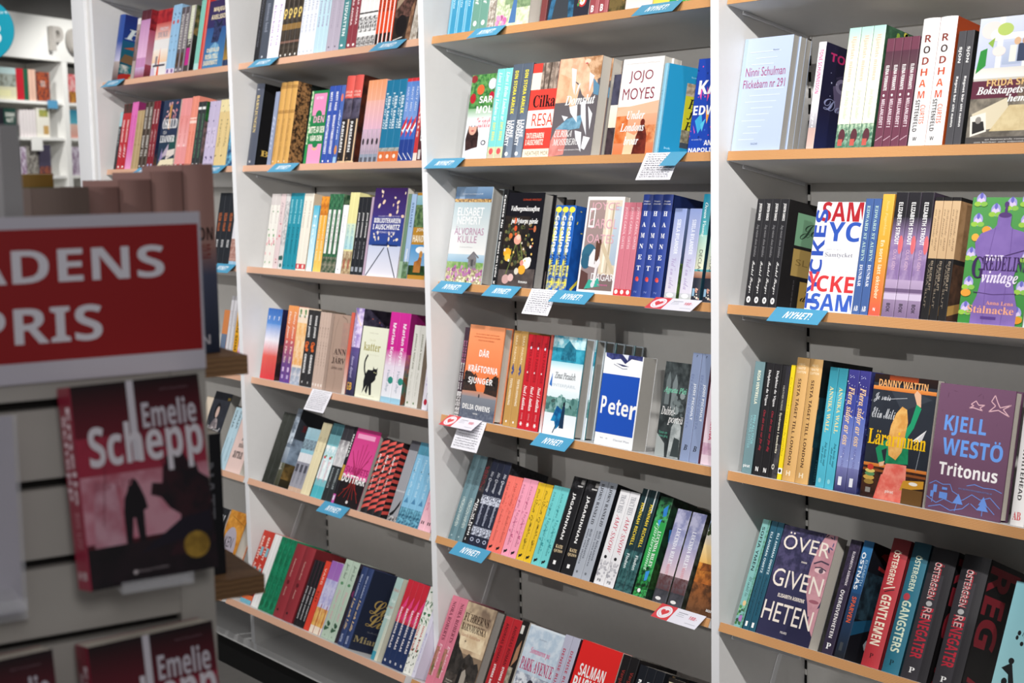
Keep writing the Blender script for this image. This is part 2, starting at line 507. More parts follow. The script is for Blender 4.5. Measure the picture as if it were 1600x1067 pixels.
K('blue_room', 'bright blue hardback turned to show lime picture panel', 1, '9bd4ec', [S('Hur många rum', .7, .2, '6aa4c4', 's', .4)], '1f88b4',
  [R(.34, .1, 1, .82, 'c2bd2c'), R(.34, .68, 1, .82, 'b9ab95', None, '8c7c66', 120), R(.34, .1, 1, .3, '9a927c', None, '6a634f', 120), R(.34, .1, 1, .16, '3f4650'), E(.86, .25, .1, .06, '9a6fae', 'b58cc4', 200), T('Hur m', .4, .54, .86, .65, '1d1d1b', 'I'), T('fröke', .4, .42, .84, .53, '1d1d1b', 'I'), T('Furuk', .38, .3, .82, .4, '1d1d1b', 'I'), T('berättelser', .4, .88, .8, .9, '8fcbe4', 's'), T('bok', .1, .06, .2, .085, 'aee0f4', 's')], 'gloss')
K('blue_collage', 'royal blue paperback with large white capitals and bright birds', 0, '1f43a8', [], '1f45ab',
  [D(40, 0, .1, 1, .98, .002, ['3f66c8', '14307e', 'd04f9a'], 11), P([(.2, .62), (.32, .72), (.3, .56)], 'e05aa8'), P([(.5, .7), (.62, .6), (.56, .54)], 'e84f8a'), P([(.16, .34), (.4, .42), (.5, .28), (.34, .2)], '3fa8d8'), P([(.55, .46), (.72, .4), (.66, .3)], 'f0a23c'), P([(.4, .3), (.6, .36), (.5, .22)], '58c0e0'), P([(.1, .3), (.22, .22), (.2, .2)], 'e05aa8'), T('KÅ', .14, .62, .98, .8, W_, 'k'), T('EDW', .04, .4, .98, .5, W_, 'k'), T('AN', .66, .075, .96, .13, W_, 'k'), T('NAPOLI', .04, .005, .98, .05, W_, 'k'), T('en roman från', .12, .13, .55, .15, 'b9c4e8', 's')], fin='gloss')
# --- middle bay, third shelf
K('heath_cabin', 'hardback with grey timber hut on flowering heath', 1, 'c9d3d8', [], 'dfe4e4',
  [R(0, .26, 1, .84, 'e9e6e2', 'a9bcc2'), R(.0, .3, .3, .55, 'ece6e0', 'd9dcdf'), R(0, .84, 1, .875, '6a4a34', None, 'd8b070', 260), R(0, .875, 1, 1, '4f6f92', '7c98b6'), R(.12, .875, .26, 1, '8fa6c0', '7590ae'), R(0, .18, 1, .3, '7fa7c4', 'b4cbd8'), R(0, .13, 1, .22, '6f9a4f', None, 'a3b97c', 70), R(0, 0, 1, .15, '8a7a5c', None, 'd9d2a8', 190), D(46, .05, .04, .98, .17, .0045, ['b878a8', 'c98fba', 'a8639a'], 21), D(30, .02, .0, .98, .07, .003, ['e9e4c0', 'f2eede', '5f6b38'], 22),
   P([(.58, .17), (.8, .155), (.8, .27), (.58, .26)], '8a8686', '6c6868', 150), P([(.54, .26), (.7, .335), (.86, .275), (.84, .262), (.7, .315), (.58, .25)], '6f6c70'), P([(.58, .26), (.7, .32), (.8, .27)], '7d7a7c'), R(.66, .18, .72, .25, '4c4a4c'),
   T('ELISABET', .12, .7, .84, .785, W_, 's'), T('NEMERT', .14, .61, .8, .69, W_, 's'), T('ÄLVORNAS', .1, .5, .9, .59, 'b07f9c', 's'), T('KULLE', .22, .42, .74, .49, 'b07f9c', 's'), T('Roman över kyrkor och liv', .18, .915, .76, .935, 'dfe6ee', 'i'), T('av samma författare', .3, .37, .66, .38, 'b9b9bd', 's')], 'gloss', 'greypages')
K('black_spine', 'narrow black spine with bold white lettering beside flower-bouquet cover', 0, '121214', [S('Celeste Ng', .94, .6, W_, 'k', .55), S('Säg inget om Lydia', .56, .09, W_, 'k', .5), T('K', .3, .02, .7, .05, W_, 'k')], '17171a')
K('flower_still', 'black novel with tulip bouquet painting and white italic title', 1, '0f0f12', [], '16151b',
  [R(0, 0, 1, .2, '5d5350', None, '453d3c', 30), R(.0, .18, .7, .75, '201c1c', None, '2e2622', 50), D(60, .05, .2, .75, .72, .004, ['4d5538', '6a6b40', '39402c', '7c6a44'], 31), L([(.42, .5), (.3, .28), (.2, .12)], .0025, '6f7a40'), L([(.5, .5), (.62, .3), (.72, .24)], .0025, '7a8448'), L([(.4, .46), (.55, .26)], .002, '56602f'),
   E(.42, .5, .1, .05, 'e6a08c'), E(.44, .53, .06, .03, 'f0c4b0'), E(.18, .36, .11, .05, 'e9a82e'), E(.2, .31, .08, .04, 'f0bc44'), E(.74, .26, .12, .06, 'efe6da'), E(.8, .29, .07, .035, 'f6f0e6'), E(.64, .19, .1, .05, 'e8a434'), E(.22, .08, .1, .05, 'c8a09c'), E(.36, .1, .08, .04, 'd9b4b0'), E(.62, .26, .05, .03, 'dd8f80'), E(.3, .7, .04, .035, 'c9582e'), E(.33, .62, .04, .03, 'd0502c'), E(.22, .54, .05, .03, 'c96a34'), E(.86, .62, .035, .035, 'c2704a'), E(.5, .17, .06, .035, 'd6cfc0'), D(14, .1, .24, .9, .6, .003, ['d65f3a', 'eac06a', 'e3d8c8'], 33),
   T('Valborgsmässoafton', .14, .79, .92, .86, W_, 'I'), T('på Nytorps gårde', .18, .66, .92, .73, W_, 'I'), T('GUNNAR WIRSTEDT', .44, .915, .94, .935, 'c0492e', 's'), T('ROMAN', .7, .61, .86, .625, 'b0452e', 's'), T('Romanus', .6, .05, .84, .075, 'eceae6', 'b')], 'gloss', 'greypages')
K('yellow_blue', 'slim blue and yellow brush-painted paperback', 0, '1f5fb4', [R(0, 0, 1, .3, 'e8dc4c', None, '1f5fb4', 90), R(0, .3, .5, .95, 'e3dc5a', None, '1f5fb4', 120), S('Carolina', .88, .45, 'f2f4f4', 'k', .55), S('FALLER UR', .42, .1, '16264e', 'b', .4), E(.5, .95, .45, .035, 'ecd94a')], '1b57a8',
  [R(.0, .0, 1, 1, '1b56a8', None, '184a94', 40), T('A', .3, .62, .98, .85, W_, 'k'), L([(.1, .02), (.55, .35)], .006, 'e6d548'), L([(.3, .5), (.34, .75)], .004, 'e6d548'), L([(.5, .3), (.7, .5)], .004, 'e6d548'), D(18, .05, .1, .9, .95, .004, ['e6d548'], 12, .4)], 'gloss')
K('window_girl', 'white-bordered paperback with girl seated by a window', 0, 'e9e6e4', [], 'f1efee',
  [R(.05, .035, .95, .965, '8d7b7c', 'a58f8a'), R(.52, .2, .95, .965, 'd8c7ae', 'e4d6c2'), R(.78, .3, .95, .9, 'a9b9c9', 'c5cfd9'), R(.6, .22, .66, .9, 'f0e6d2'), R(.72, .22, .76, .94, 'b9a88e'), P([(.5, .5), (.95, .16), (.95, .24), (.54, .56)], 'cdbb9e'), R(.05, .035, .95, .14, '7d6c68'), P([(.05, .035), (.3, .035), (.26, .2), (.05, .24)], '5d3f3c'),
   E(.22, .4, .2, .11, '35687f'), E(.16, .33, .14, .08, '2f5f78'), P([(.2, .04), (.62, .08), (.56, .16), (.3, .14)], '3fa894'), P([(.24, .28), (.5, .26), (.56, .32), (.46, .44), (.34, .46), (.24, .38)], 'e6e1e2'), P([(.44, .3), (.5, .3), (.48, .1), (.4, .1)], 'e2dcdc'), E(.46, .52, .07, .04, '6a4a3c'), P([(.38, .53), (.52, .56), (.5, .36), (.4, .3)], '5c3f34'), E(.42, .09, .05, .03, 'd8d6dc'),
   T('JOYCE', .12, .84, .88, .94, 'dba9b4', 's'), T('CAROL', .12, .67, .88, .77, 'dba9b4', 's'), T('OATES', .12, .52, .84, .61, 'dba9b4', 's'), R(.1, .68, .26, .7, W_), R(.1, .86, .26, .88, W_), R(.1, .68, .13, .88, W_), R(.23, .68, .26, .88, W_), T('OM', .3, .27, .5, .34, 'e9e4e4', 's'), T('DAGAR', .36, .135, .98, .21, 'f0ecec', 's'), T('ROMAN', .56, .085, .82, .1, 'd86fa0', 'b')], 'gloss')
K('pink_slim', 'slim rose-pink paperback with red foot', 0, 'cf7886', [S('JOYCE CAROL OATES', .95, .5, 'f0d8dc', 's', .5), R(0, 0, 1, .07, 'd3343a'), E(.5, .04, .3, .024, 'f0e8e6')], '6d3c44')
K('navy_letters', 'navy hardback with stacked white capitals and small red flower', 1, '2c4392',
  [T('Maggie', .2, .925, .8, .94, W_, 'b'), T("O'Farrell", .15, .9, .85, .915, W_, 'b')] + [T(ch, .32, .79 - i * .106, .7, .835 - i * .106, W_, 'e') for i, ch in enumerate('HAMNET')] + [E(.5, .175, .17, .022, 'd9423c'), E(.58, .165, .1, .014, 'e8605a'), T('N', .38, .04, .62, .06, '8c9ad0', 's')], '1c2c62', [E(.6, .55, .14, .05, 'a8342e')])
K('lilac_field', 'pale lilac paperback with fading sky spine', 0, 'c9d0ea', [R(0, 0, 1, 1, 'e6dfe8', '93a4d6'), S('SIBILA BYLANDER', .88, .5, 'eef0fa', 'b', .32), S('Vid ön sida', .46, .12, 'b0a0c8', 'c', .45), R(0, 0, 1, .08, 'b6bcb4', 'd0cfd8'), E(.5, .05, .3, .025, 'eeeef2')], '4f6a4a', [R(0, 0, 1, .4, '5f7d3e', None, '39512e', 80), R(0, .4, 1, 1, '46556e', '6b7ca6')])
K('teal_sand', 'teal-to-sand hardback with ship-dark foot', 1, '5fb4bc', [R(0, .3, 1, .62, 'e9e6c8', 'a9d4c8'), R(0, .62, 1, 1, '5cb4b8', '1f8fae'), S('Ocean Vuong', .92, .6, 'e6f2ee', 'I', .45), S('DECLAR', .48, .26, '3a3630', 's', .35, .6), R(0, .22, 1, .28, '94604c', 'c49a84'), R(0, 0, 1, .22, '2c2f3c'), R(.1, .05, .45, .12, '9cc4de'), D(8, .5, .02, .95, .12, .002, ['d8a08c', 'e0d8c8'], 8)], '1f3f52')
# --- middle bay, fourth shelf
K('dotted_plum', 'thin dark plum paperback with white dotted foot', 0, '3b2634', [S('MORD', .85, .6, 'b86a90', 'b', .5), S('Blod rött snö', .6, .3, W_, 'b', .5), R(0, 0, 1, .28, '221c20', None, 'e0dcdc', 320)])
K('orange_marsh', 'orange novel with black trees over grey marsh water', 1, 'df7f4e', [], 'ec8a56',
  [R(0, .28, 1, 1, 'e9743c', 'f09a68'), R(0, .93, 1, 1, 'e89566'), R(0, 0, 1, .29, '5f6470', '868a92'), R(0, .0, 1, .12, '52586a', None, '6b7280', 150), R(0, .24, 1, .3, '9a8c8c', 'c98a6c'), P([(0, .29), (.42, .3), (.36, .36), (.3, .46), (.18, .5), (.06, .47), (0, .4)], '2b2320', '3f2a22', 180), P([(1, .27), (.62, .29), (.66, .37), (.78, .44), (.9, .49), (1, .44)], '2b2320', '3f2a22', 180), D(40, .02, .34, .36, .5, .004, ['2b2320'], 41), D(40, .64, .34, .98, .48, .004, ['2b2320'], 42), E(.5, .255, .02, .022, '2a2a2e'), E(.5, .29, .012, .01, 'c98a6c'),
   T('DÄR', .36, .67, .64, .755, W_, 'b'), T('KRÄFTORNA', .1, .5, .94, .585, W_, 'b'), T('SJUNGER', .14, .365, .84, .445, W_, 'b'), T('DELIA OWENS', .07, .1, .86, .155, W_, 'b'), T('FORUM', .4, .055, .52, .068, W_, 'b'), T('EN AV ÅRETS MEST OMTALADE', .2, .9, .86, .915, 'b04a22', 's'), T('INTERNATIONELLA BOKSUCCÉER', .16, .87, .9, .885, 'b04a22', 's'), T('FINNS NU PÅ SVENSKA', .28, .835, .74, .85, 'b04a22', 's')])
K('tan_thistle', 'ochre-tan paperback with small blue thistle mark', 0, 'bf9352', [S('SARA PABORN', .95, .66, 'ecdcbc', 's', .3), P([(.3, .6), (.72, .56), (.5, .66)], '3c4a86'), P([(.3, .56), (.72, .6), (.5, .53)], '3c4a86'), S('TISTELHONUNG', .5, .22, 'f0e6d0', 'b', .3), E(.5, .05, .1, .012, W_)])
K('red_star', 'bright red paperback with white star mark at foot', 0, 'c41f2c', [S('MARIA PARNHEDE', .92, .5, '8c1520', 'b', .35, .62), S('Noel i Antiken', .46, .2, W_, 'I', .45), E(.6, .86, .12, .014, 'dfe2f0'), E(.5, .6, .08, .01, 'f0dfe0'), L([(.3, .055), (.7, .055)], .0018, W_), L([(.4, .075), (.6, .035)], .0018, W_), L([(.6, .075), (.4, .035)], .0018, W_), S('ROMANCE', .17, .1, 'e8a0a4', 's', .2)], '2c2434', pages='pages')
K('salmon_slim', 'very thin salmon-edged paperback', 0, 'd86a5c', [R(0, 0, 1, .3, 'e9e4e4', 'd86a5c')])
K('winter_butterfly', 'white novel with icy palace and blue-cloaked figure', 1, 'cdd8e0', [S('Vinterfjäril', .5, .3, '4a6aa0', 'c', .5)], '1f7f8c',
  [R(0, 0, .995, .998, 'eef2f4'), R(0, .7, 1, 1, '2fa0bd', '58c0d4', '1f7f9c', 40), R(0, .88, 1, 1, '8fd4e0', '2c9cba', 'cfeef2', 50), P([(.28, .76), (.76, .76), (.72, .88), (.6, .92), (.5, .96), (.36, .9)], '1b5f78', '2f86a0', 90), R(0, .66, 1, .74, 'eef4f6', 'aadce6'), R(0, .3, 1, .46, 'cfe6ea', 'e9f2f4'), R(0, .22, 1, .38, '6f9a94', 'a9cfd0', '4f7f78', 80), D(30, .0, .24, 1, .38, .006, ['44706c', '5f8c86', '8cb4b0'], 51, 1.6), R(0, 0, 1, .22, 'f2f5f7', 'e6eef2'), P([(.22, .14), (.36, .3), (.56, .26), (.5, .1), (.4, .06), (.34, .14)], '1f86b8', '0f4f86', 60), P([(.5, .08), (.64, .08), (.62, .3), (.54, .3)], '14304c'), E(.58, .32, .035, .025, '1a2430'), L([(.4, .1), (.32, .02)], .003, '16304c'),
   T('Zinat Pirzadeh', .18, .57, .82, .64, '3c4248', 'i'), T('VINTERFJÄRIL', .08, .48, .86, .525, 'bcc8d0', 's'), P([(.04, .5), (.1, .62), (.12, .48)], '2f6fc0')], 'gloss', 'greypages')
K('blue_peter', 'white book with big blue square and pixel-style lettering', 0, 'eef0f2', [], 'f3f4f5',
  [R(.0, .13, .97, .775, '1c4fb4'), T('P', .06, .34, .2, .53, W_, 'b'), T('e', .26, .34, .44, .47, W_, 'k'), T('t', .46, .34, .58, .51, W_, 'k'), T('e', .6, .34, .78, .47, W_, 'k'), T('r', .82, .32, .98, .47, W_, 'k'), P([(.02, 1), (.98, 1), (.98, .95), (.7, .96), (.55, .9), (.42, .95), (.2, .93), (.04, .96)], '2b3060', '48508c', 60), P([(.3, .9), (.5, .87), (.66, .875), (.5, .89)], '2b3060'), P([(.45, 1), (.6, .94), (.62, 1)], 'dfe2ea'), L([(.26, .885), (.5, .845), (.62, .85)], .001, '2b3060'), T('text', .14, .07, .22, .085, '8e94a0', 's'), T('av', .3, .07, .34, .085, '8e94a0', 's'), T('Daniel Plan', .5, .065, .9, .085, '8e94a0', 's')], 'matte', 'greypages')
K('grey_arches', 'charcoal paperback with pale church arches', 0, '2f3434', [], '3b4142',
  [R(0, 0, 1, 1, '3a4041', '4d5455', '2a2f30', 40), P([(.12, .55), (.3, .55), (.3, .8), (.21, .9), (.12, .8)], '6f7879'), P([(.38, .52), (.58, .5), (.58, .78), (.48, .88), (.38, .78)], '7a8384'), D(16, .5, .45, .95, .7, .006, ['707a7a', '5a6364', '8d9696'], 61), P([(.5, 0), (.95, 0), (.92, .34), (.7, .42), (.54, .32)], 'b9bfbe', '8f9696', 60), P([(.62, .02), (.95, .02), (.92, .2), (.7, .22)], '3a4243'), P([(0, 0), (.4, 0), (.34, .14), (0, .24)], 'a8aeac'), T('Agneta Plei', .06, .66, .96, .74, '7fd8b4', 'i'), T('Dubbel-', .06, .44, .62, .53, W_, 'i'), T('porträ', .36, .34, .96, .44, W_, 'i'), T('Roman om', .08, .24, .4, .27, '5fae94', 's'), T('livets gång', .08, .2, .44, .23, '5fae94', 's')], 'gloss')
K('steel_blue', 'steel-blue paperback with white author line and black bird mark', 0, '8c9abb', [S('JODI PICOULT', .72, .38, 'f0f2f6', 'b', .3, .66), S('EN ANNAN GNISTA', .8, .3, '6f7ca4', 's', .26, .3), T('B', .3, .1, .7, .15, '20222c', 'I'), T('?', .42, .96, .58, .98, '30343e', 's')], '7a4450')
K('pink_traveller', 'pale pink paperback with magenta capitals', 0, 'ecd5e0', [S('RESENÄRERNA', .7, .25, 'd0345c', 'b', .3, .6), R(0, .1, 1, .22, 'dbb8ca', None, 'c69ab4', 80)], 'e0c4d2')
# --- middle bay, fifth shelf
K('teal_grey_field', 'muted teal-grey paperback with pale spine capitals', 0, '5d7a82', [R(.5, 0, 1, 1, '6c8a92'), S('PERCIVAL EPSON', .86, .6, '3c5058', 's', .35), S('I MORGON HARVEN', .5, .16, 'd8e0d8', 's', .42, .55), E(.4, .05, .1, .01, 'a8bcc0')], '425a62')
K('black_secret', 'black paperback with blocky white title', 0, '1c1b20', [R(0, .6, 1, .86, '3a3436'), S('SARA', .9, .68, 'a83440', 's', .3, .65), S('NESCOLI', .88, .62, 'a83440', 's', .3, .3), S('Allt vi höll', .52, .1, W_, 'k', .34, .66), S('hemligt', .46, .2, W_, 'k', .32, .28), T('X', .3, .04, .55, .07, W_, 'b')], '141418')
K('navy_lace', 'navy paperback with white lace pattern along spine', 0, '1f2438', [S('Nic Qvarnup', .86, .62, 'e6e8f0', 'i', .5), R(0, .48, 1, .58, '232a44', None, 'dfe3f0', 220), S('Inlandsjärna', .5, .24, 'cfd4e4', 'i', .5), R(0, .12, 1, .22, '20263e', None, 'd6dbea', 240), E(.5, .07, .28, .022, 'c2c9de'), E(.5, .07, .18, .014, '1f2438')], '16171c', [R(0, 0, 1, 1, '17181d', None, '2c2d34', 160)])
for _id, _n, _a, _b, _d in (('coral_bird', 'coral', 'ee7468', 'd9564e', '8a3a38'), ('pink_bird', 'candy-pink', 'ef9db4', 'c25a80', '8a3a58'), ('yellow_bird', 'mustard-yellow', 'e3ba2a', '5a4a1a', '4a3c18'), ('aqua_bird', 'turquoise', '6fc8c8', '2f8f94', '1f5f64')):
    K(_id, _n + ' paperback with black bird mark at foot', 0, _a, [D(16, .1, .15, .9, .9, .0035, [_b], len(_id), .35), S('JULIA QUINN', .92, .62, _d, 's', .28, .35), S('En skandal om kärleken', .56, .14, _d, 'i', .26, .6), E(.45, .06, .2, .014, B_), E(.6, .075, .1, .012, B_), E(.35, .045, .08, .012, B_)])
K('black_hunter', 'thick black paperback with upright white title and cream author name', 0, '1b1a1d', [R(0, .88, 1, 1, '3a393c', None, '151416', 60), R(.5, .9, .9, .915, 'c9c6c4'), R(.7, .93, .95, .975, '8d8a88'), S('JÄGARINNAN', .83, .33, W_, 'b', .3, .45), T('KATE', .2, .235, .75, .27, 'e4cba0', 'e'), T('QUINN', .16, .185, .82, .22, 'e4cba0', 'e'), R(.36, .065, .56, .105, W_)], '111113')
K('grey_serif', 'silver-grey paperback with black serif spine', 0, 'a9aeb8', [S('BJÖRN RANELID', .97, .55, '1c1c20', 'e', .45), S('Bill Nilssons', .5, .2, '4c505a', 'b', .24, .65), S('sista vita skjorta', .5, .14, '4c505a', 'b', .24, .32), E(.4, .06, .12, .014, '6c7078')], '14151a')
K('white_snow', 'white paperback with carmine title and grey blossom', 0, 'e6e4e6', [S('TRACY REES', .95, .76, '8c8c94', 'e', .5), S('AMY SNOW', .74, .34, 'c22a4c', 'i', .4, .55), E(.45, .29, .14, .018, '1c1c20'), D(20, .1, .08, .9, .24, .0035, ['b8b6bc', 'c8c6ca', 'a9a7ae'], 71), T('PB', .3, .03, .66, .06, '4a4a50', 'b')], '1d1d22')
K('dark_reed', 'dark sea-green paperback with yellow capitals', 0, '1b3338', [R(.6, .78, .72, 1, 'dfe4e4'), S('HANNAH RICHELL', .86, .44, 'f0d23c', 'b', .36), S('Floden', .36, .2, 'dfe9e8', 'b', .3, .6), R(0, 0, 1, .4, '1d3f42', None, '3c6a6a', 110), S('Floden', .36, .22, 'dfe9e8', 'b', .34)], '10201f')
K('green_butterfly', 'vivid green paperback with blue butterflies', 0, '2f9e4c', [R(0, 0, 1, .3, '1f7a34', '3aa85a', '0f2c16', 110), R(0, .75, 1, 1, '4fb46a', '1c4a30', '123020', 80), S('LUCINDA RILEY', .66, .3, W_, 'e', .26, .68), S('Fjärilsrummet', .74, .26, 'bfe8c8', 'I', .36, .36), P([(.5, .88), (.8, .93), (.85, .82), (.6, .8)], '2f7fc8'), P([(.3, .76), (.6, .78), (.5, .7)], '3f9ade'), P([(.5, .25), (.8, .27), (.75, .17), (.55, .16)], '3a94dc'), R(0, 0, 1, .08, '16301c', None, '3fae5a', 140), E(.4, .06, .12, .02, W_)], '14281c',
  [R(0, 0, 1, 1, '14261c', None, '1f3f2a', 70), P([(.1, .7), (.4, .76), (.36, .6), (.14, .58)], '3a8fe0'), R(0, .1, .5, .35, '1c3018', None, '2c5028', 90)])
K('lilac_dusk', 'thick dusk-lilac paperback with red-roofed village foot', 0, '8d90b4', [R(0, .3, 1, .62, 'dcc4cc', 'a9a4c4'), R(0, .62, 1, 1, '9a9cc2', '777ba4', 'b9b8d2', 50), S('LUCINDA RILEY', .8, .4, 'eeeef4', 'e', .28), S('MÅNSYSTERN', .42, .2, 'd88a94', 'e', .26, .5), R(0, .12, 1, .3, '4a4148', '7a6468', '5d3a3c', 130), R(0, 0, 1, .14, '3a3a40', None, '4c4b52', 60), E(.4, .045, .2, .018, 'e9e6e4')], '5a5a44', [R(0, 0, 1, 1, '3c3f34', '6c6f60', '2a2c24', 60)])
K('orange_sun', 'sunset paperback with glowing savanna and red title', 0, '6a4630', [], 'd98a4c',
  [R(0, .0, 1, .3, '6d4a30', '9a5a2c', '57361f', 60), R(0, .3, 1, .5, 'b9682e', 'ee9a3c', '8a4f24', 50), R(0, .5, 1, .68, 'f4c068', 'f6dca4'), R(0, .68, 1, .85, 'efd8b0', 'cdd2dc'), R(0, .85, 1, 1, '9fb4d4', '6f8cc0'), E(.85, .5, .14, .03, 'f8e0a0'), D(24, .0, .78, .3, 1, .006, ['2f3a20', '3d4a28'], 81), P([(.1, .42), (.6, .44), (.5, .5), (.16, .5)], '7a4420', 'a85e28', 120), T('LUC', .38, .68, .98, .78, W_, 'e'), T('SOL', .42, .58, .98, .66, 'd8442c', 'e'), T('BAZAR', .7, .05, .9, .075, W_, 'k')])
# --- middle bay, lowest shelf
K('pink_legacy', 'rose-pink paperback with dark red serif author line', 0, 'd4788c', [S('NORA ROBERTS', .94, .5, '6c2a3c', 'e', .42), S('Ett lyckligt hem', .46, .1, 'f0d0d6', 'I', .42), R(.1, .1, .5, .42, 'c07a70', None, '6a6a3c', 60)], '8a4a58')
K('sepia_ruin', 'sepia novel with couple under a cloudy sky and dark trees', 1, '3c3531', [], '8a7560',
  [R(0, .45, 1, 1, 'b79a7c', '6f5d50', 'e0c7a4', 14), R(.1, .5, .9, .75, 'd9c09c', 'c9ac88', 'eedbb8', 20), R(0, 0, 1, .3, '3d3732', '5a5049', '2a2522', 40), P([(0, .22), (0, .52), (.1, .56), (.18, .5), (.3, .46), (.42, .4), (.55, .47), (.7, .44), (.8, .38), (.9, .4), (1, .33), (1, .2)], '403a36', '2c2825', 60), P([(0, .2), (0, .66), (.1, .6), (.16, .46), (.2, .3)], '26221f', '35302c', 120), P([(.38, .06), (.54, .06), (.52, .24), (.46, .3), (.4, .26)], '1e1b1a'), P([(.5, .06), (.68, .06), (.66, .24), (.58, .3), (.5, .26)], 'a89e92'), E(.5, .335, .045, .03, '241f1c'), E(.57, .325, .04, .028, '2f2822'), P([(.66, .04), (.98, .04), (.98, .16), (.74, .18)], 'c2b59c', '6f6558', 60), T('+', .28, .56, .34, .6, '3a302a', 'b'),
   T('FÜHRERNS', .04, .79, .88, .9, '3c2c22', 'e'), T('BARNMORSKA', .04, .69, .88, .77, '3c2c22', 'e'), T('Mandy Robotham', .1, .615, .76, .665, 'b98a70', 'i'), T('En stark roman', .08, .12, .3, .14, 'd9d0c4', 's'), T('om krigets kvinnor', .06, .09, .32, .11, 'd9d0c4', 's')], 'gloss', 'greypages')
K('red_bigger', 'blood-red paperback with white and dark capitals', 0, 'b3242c', [S('ANDREAS ROMAN', .93, .5, '5a1218', 'b', .34), S('STÖRRE ÄN SIG SJÄLV', .48, .06, W_, 'k', .36)], '701a20')
K('noir_photo', 'black photo paperback with pale hands', 0, '1d1a18', [], '1f1b19', [R(0, 0, .6, .5, 'b5aa96', None, '7d7466', 60), P([(.2, .5), (.8, .6), (.7, .8), (.3, .7)], 'a87a5c'), R(.1, .86, .5, .95, 'd8d4cc')])
K('park_taxi', 'pale blue paperback with woman and street cars', 0, 'c4ccd8', [], 'd0dae4',
  [R(0, .0, 1, 1, 'a9b4c4', 'd9e2ea'), R(0, .5, 1, .98, 'cfdae4', None, 'b4c6d6', 60), R(0, .0, 1, .5, '8a92a4', None, 'dfe3e8', 70), P([(.02, .24), (.36, .2), (.38, .34), (.2, .44), (.06, .4)], 'eceef2', '5f6678', 90), P([(.6, .16), (1, .1), (1, .26), (.7, .32)], 'e9ebf0', '6a7080', 90), P([(.28, 0), (.66, 0), (.64, .2), (.56, .3), (.38, .3), (.3, .2)], '5a5f78'), E(.46, .2, .11, .09, '737890'), E(.46, .4, .09, .055, '32303c'), E(.5, .37, .06, .035, '6a5248'), T('Sommaren på', .2, .7, .76, .78, 'd06a92', 'I'), T('PARK AVENUE', .04, .53, .96, .66, 'b82c62', 'e'), T('ROMAN', .36, .87, .56, .885, '8a94a4', 's')], 'gloss')
K('lilac_grey_title', 'lilac-grey paperback with crimson spine capitals', 0, 'b4b4c6', [S('DENISE RUDBERG', .86, .3, 'b2304c', 'b', .34, .42), T('B', .3, .2, .6, .24, '3a3a44', 'k')], '3c1c28')
K('red_author', 'scarlet novel with large white brush capitals', 0, 'd3211f', [], 'dd2422',
  [P([(.05, 0), (.7, 0), (.74, .4), (.5, .56), (.3, .58), (.12, .4)], '8a1414', '4a0c0c', 60), D(30, .1, .0, .75, .5, .009, ['5c0e0e', '7a1212', 'b81c1c'], 91, .3), T('SALMAN', .12, .66, .76, .78, W_, 'b'), T('RUSHDIE', .06, .5, .92, .65, W_, 'k')])
K('black_red_text', 'black paperback with small dark-red lettering', 0, '161214', [S('Vargar', .86, .7, '8c2a24', 'b', .5), S('MORD', .6, .3, 'dcd8d6', 'k', .4), R(.6, .3, 1, .7, '241a1a', None, '50201c', 60)])
K('black_white_caps', 'blue-black paperback with white block capitals', 0, '14171f', [S('MORIANA', .86, .4, W_, 'k', .36)], '101318', [D(26, .1, .8, .9, .99, .0015, ['a8763c', '6a5a44'], 5)])
K('portrait_frame', 'dark paperback with framed portrait photo', 0, '1c1714', [], '201a17', [R(.06, .0, .95, .96, 'cfc3a4'), R(.12, .0, .89, .93, 'a8877a', None, '6a4a42', 40), R(.3, .5, .7, .9, 'd9aca0', None, 'b4827a', 40)])
# --- right bay
K('pale_blue_plain', 'pale blue paperback with faint lines and mauve lettering', 0, 'a8b8d2', [], 'b6c4dc',
  [R(0, 0, .07, 1, 'b9c9e0', 'a9bcd6')] + [R(.12 + (i * 37 % 11) * .02, .1 + i * .055, .45 + (i * 53 % 17) * .03, .108 + i * .055, 'ccd6e8') for i in range(15)] + [T('Ninni Schulman', .1, .66, .92, .74, 'a04a78', 's'), T('Flickebarn nr 291', .08, .555, .94, .63, 'a04a78', 's'), T('Roman', .62, .875, .74, .89, '5a6a86', 's'), T('BAZAR', .4, .055, .54, .072, '7a8aa6', 's')], 'matte', 'greypages')
K('white_pink_phone', 'paperback with hot-pink spine capitals and old telephone on dark cover', 0, 'ece9ee', [S('TONE SCHUNNESSON', .93, .52, 'e0357f', 'b', .5), R(0, .0, 1, .4, '2a2632', 'dcd8de'), R(0, .0, 1, .2, 'd8b8ac', 'c8a8a0'), S('Dagar', .38, .2, 'ece6ec', 'c', .6)], '1c1a36',
  [R(0, 0, 1, .5, '1d2450', '1f1b34'), T('TONE S', .12, .84, .98, .92, 'c22f6a', 'k'), P([(.25, .62), (.62, .72), (.72, .5), (.5, .36), (.34, .42)], '6a5f80'), E(.44, .64, .14, .07, '8d84a2'), E(.44, .64, .07, .035, '4a4260'), L([(.62, .5), (.85, .3)], .006, '4c4466'), L([(.3, .7), (.95, .86)], .004, '3c3654'), T('Dag', .1, .34, .7, .5, '9aa0c8', 'c'), D(12, .1, .1, .95, .9, .0012, ['c8cce8'], 13)])
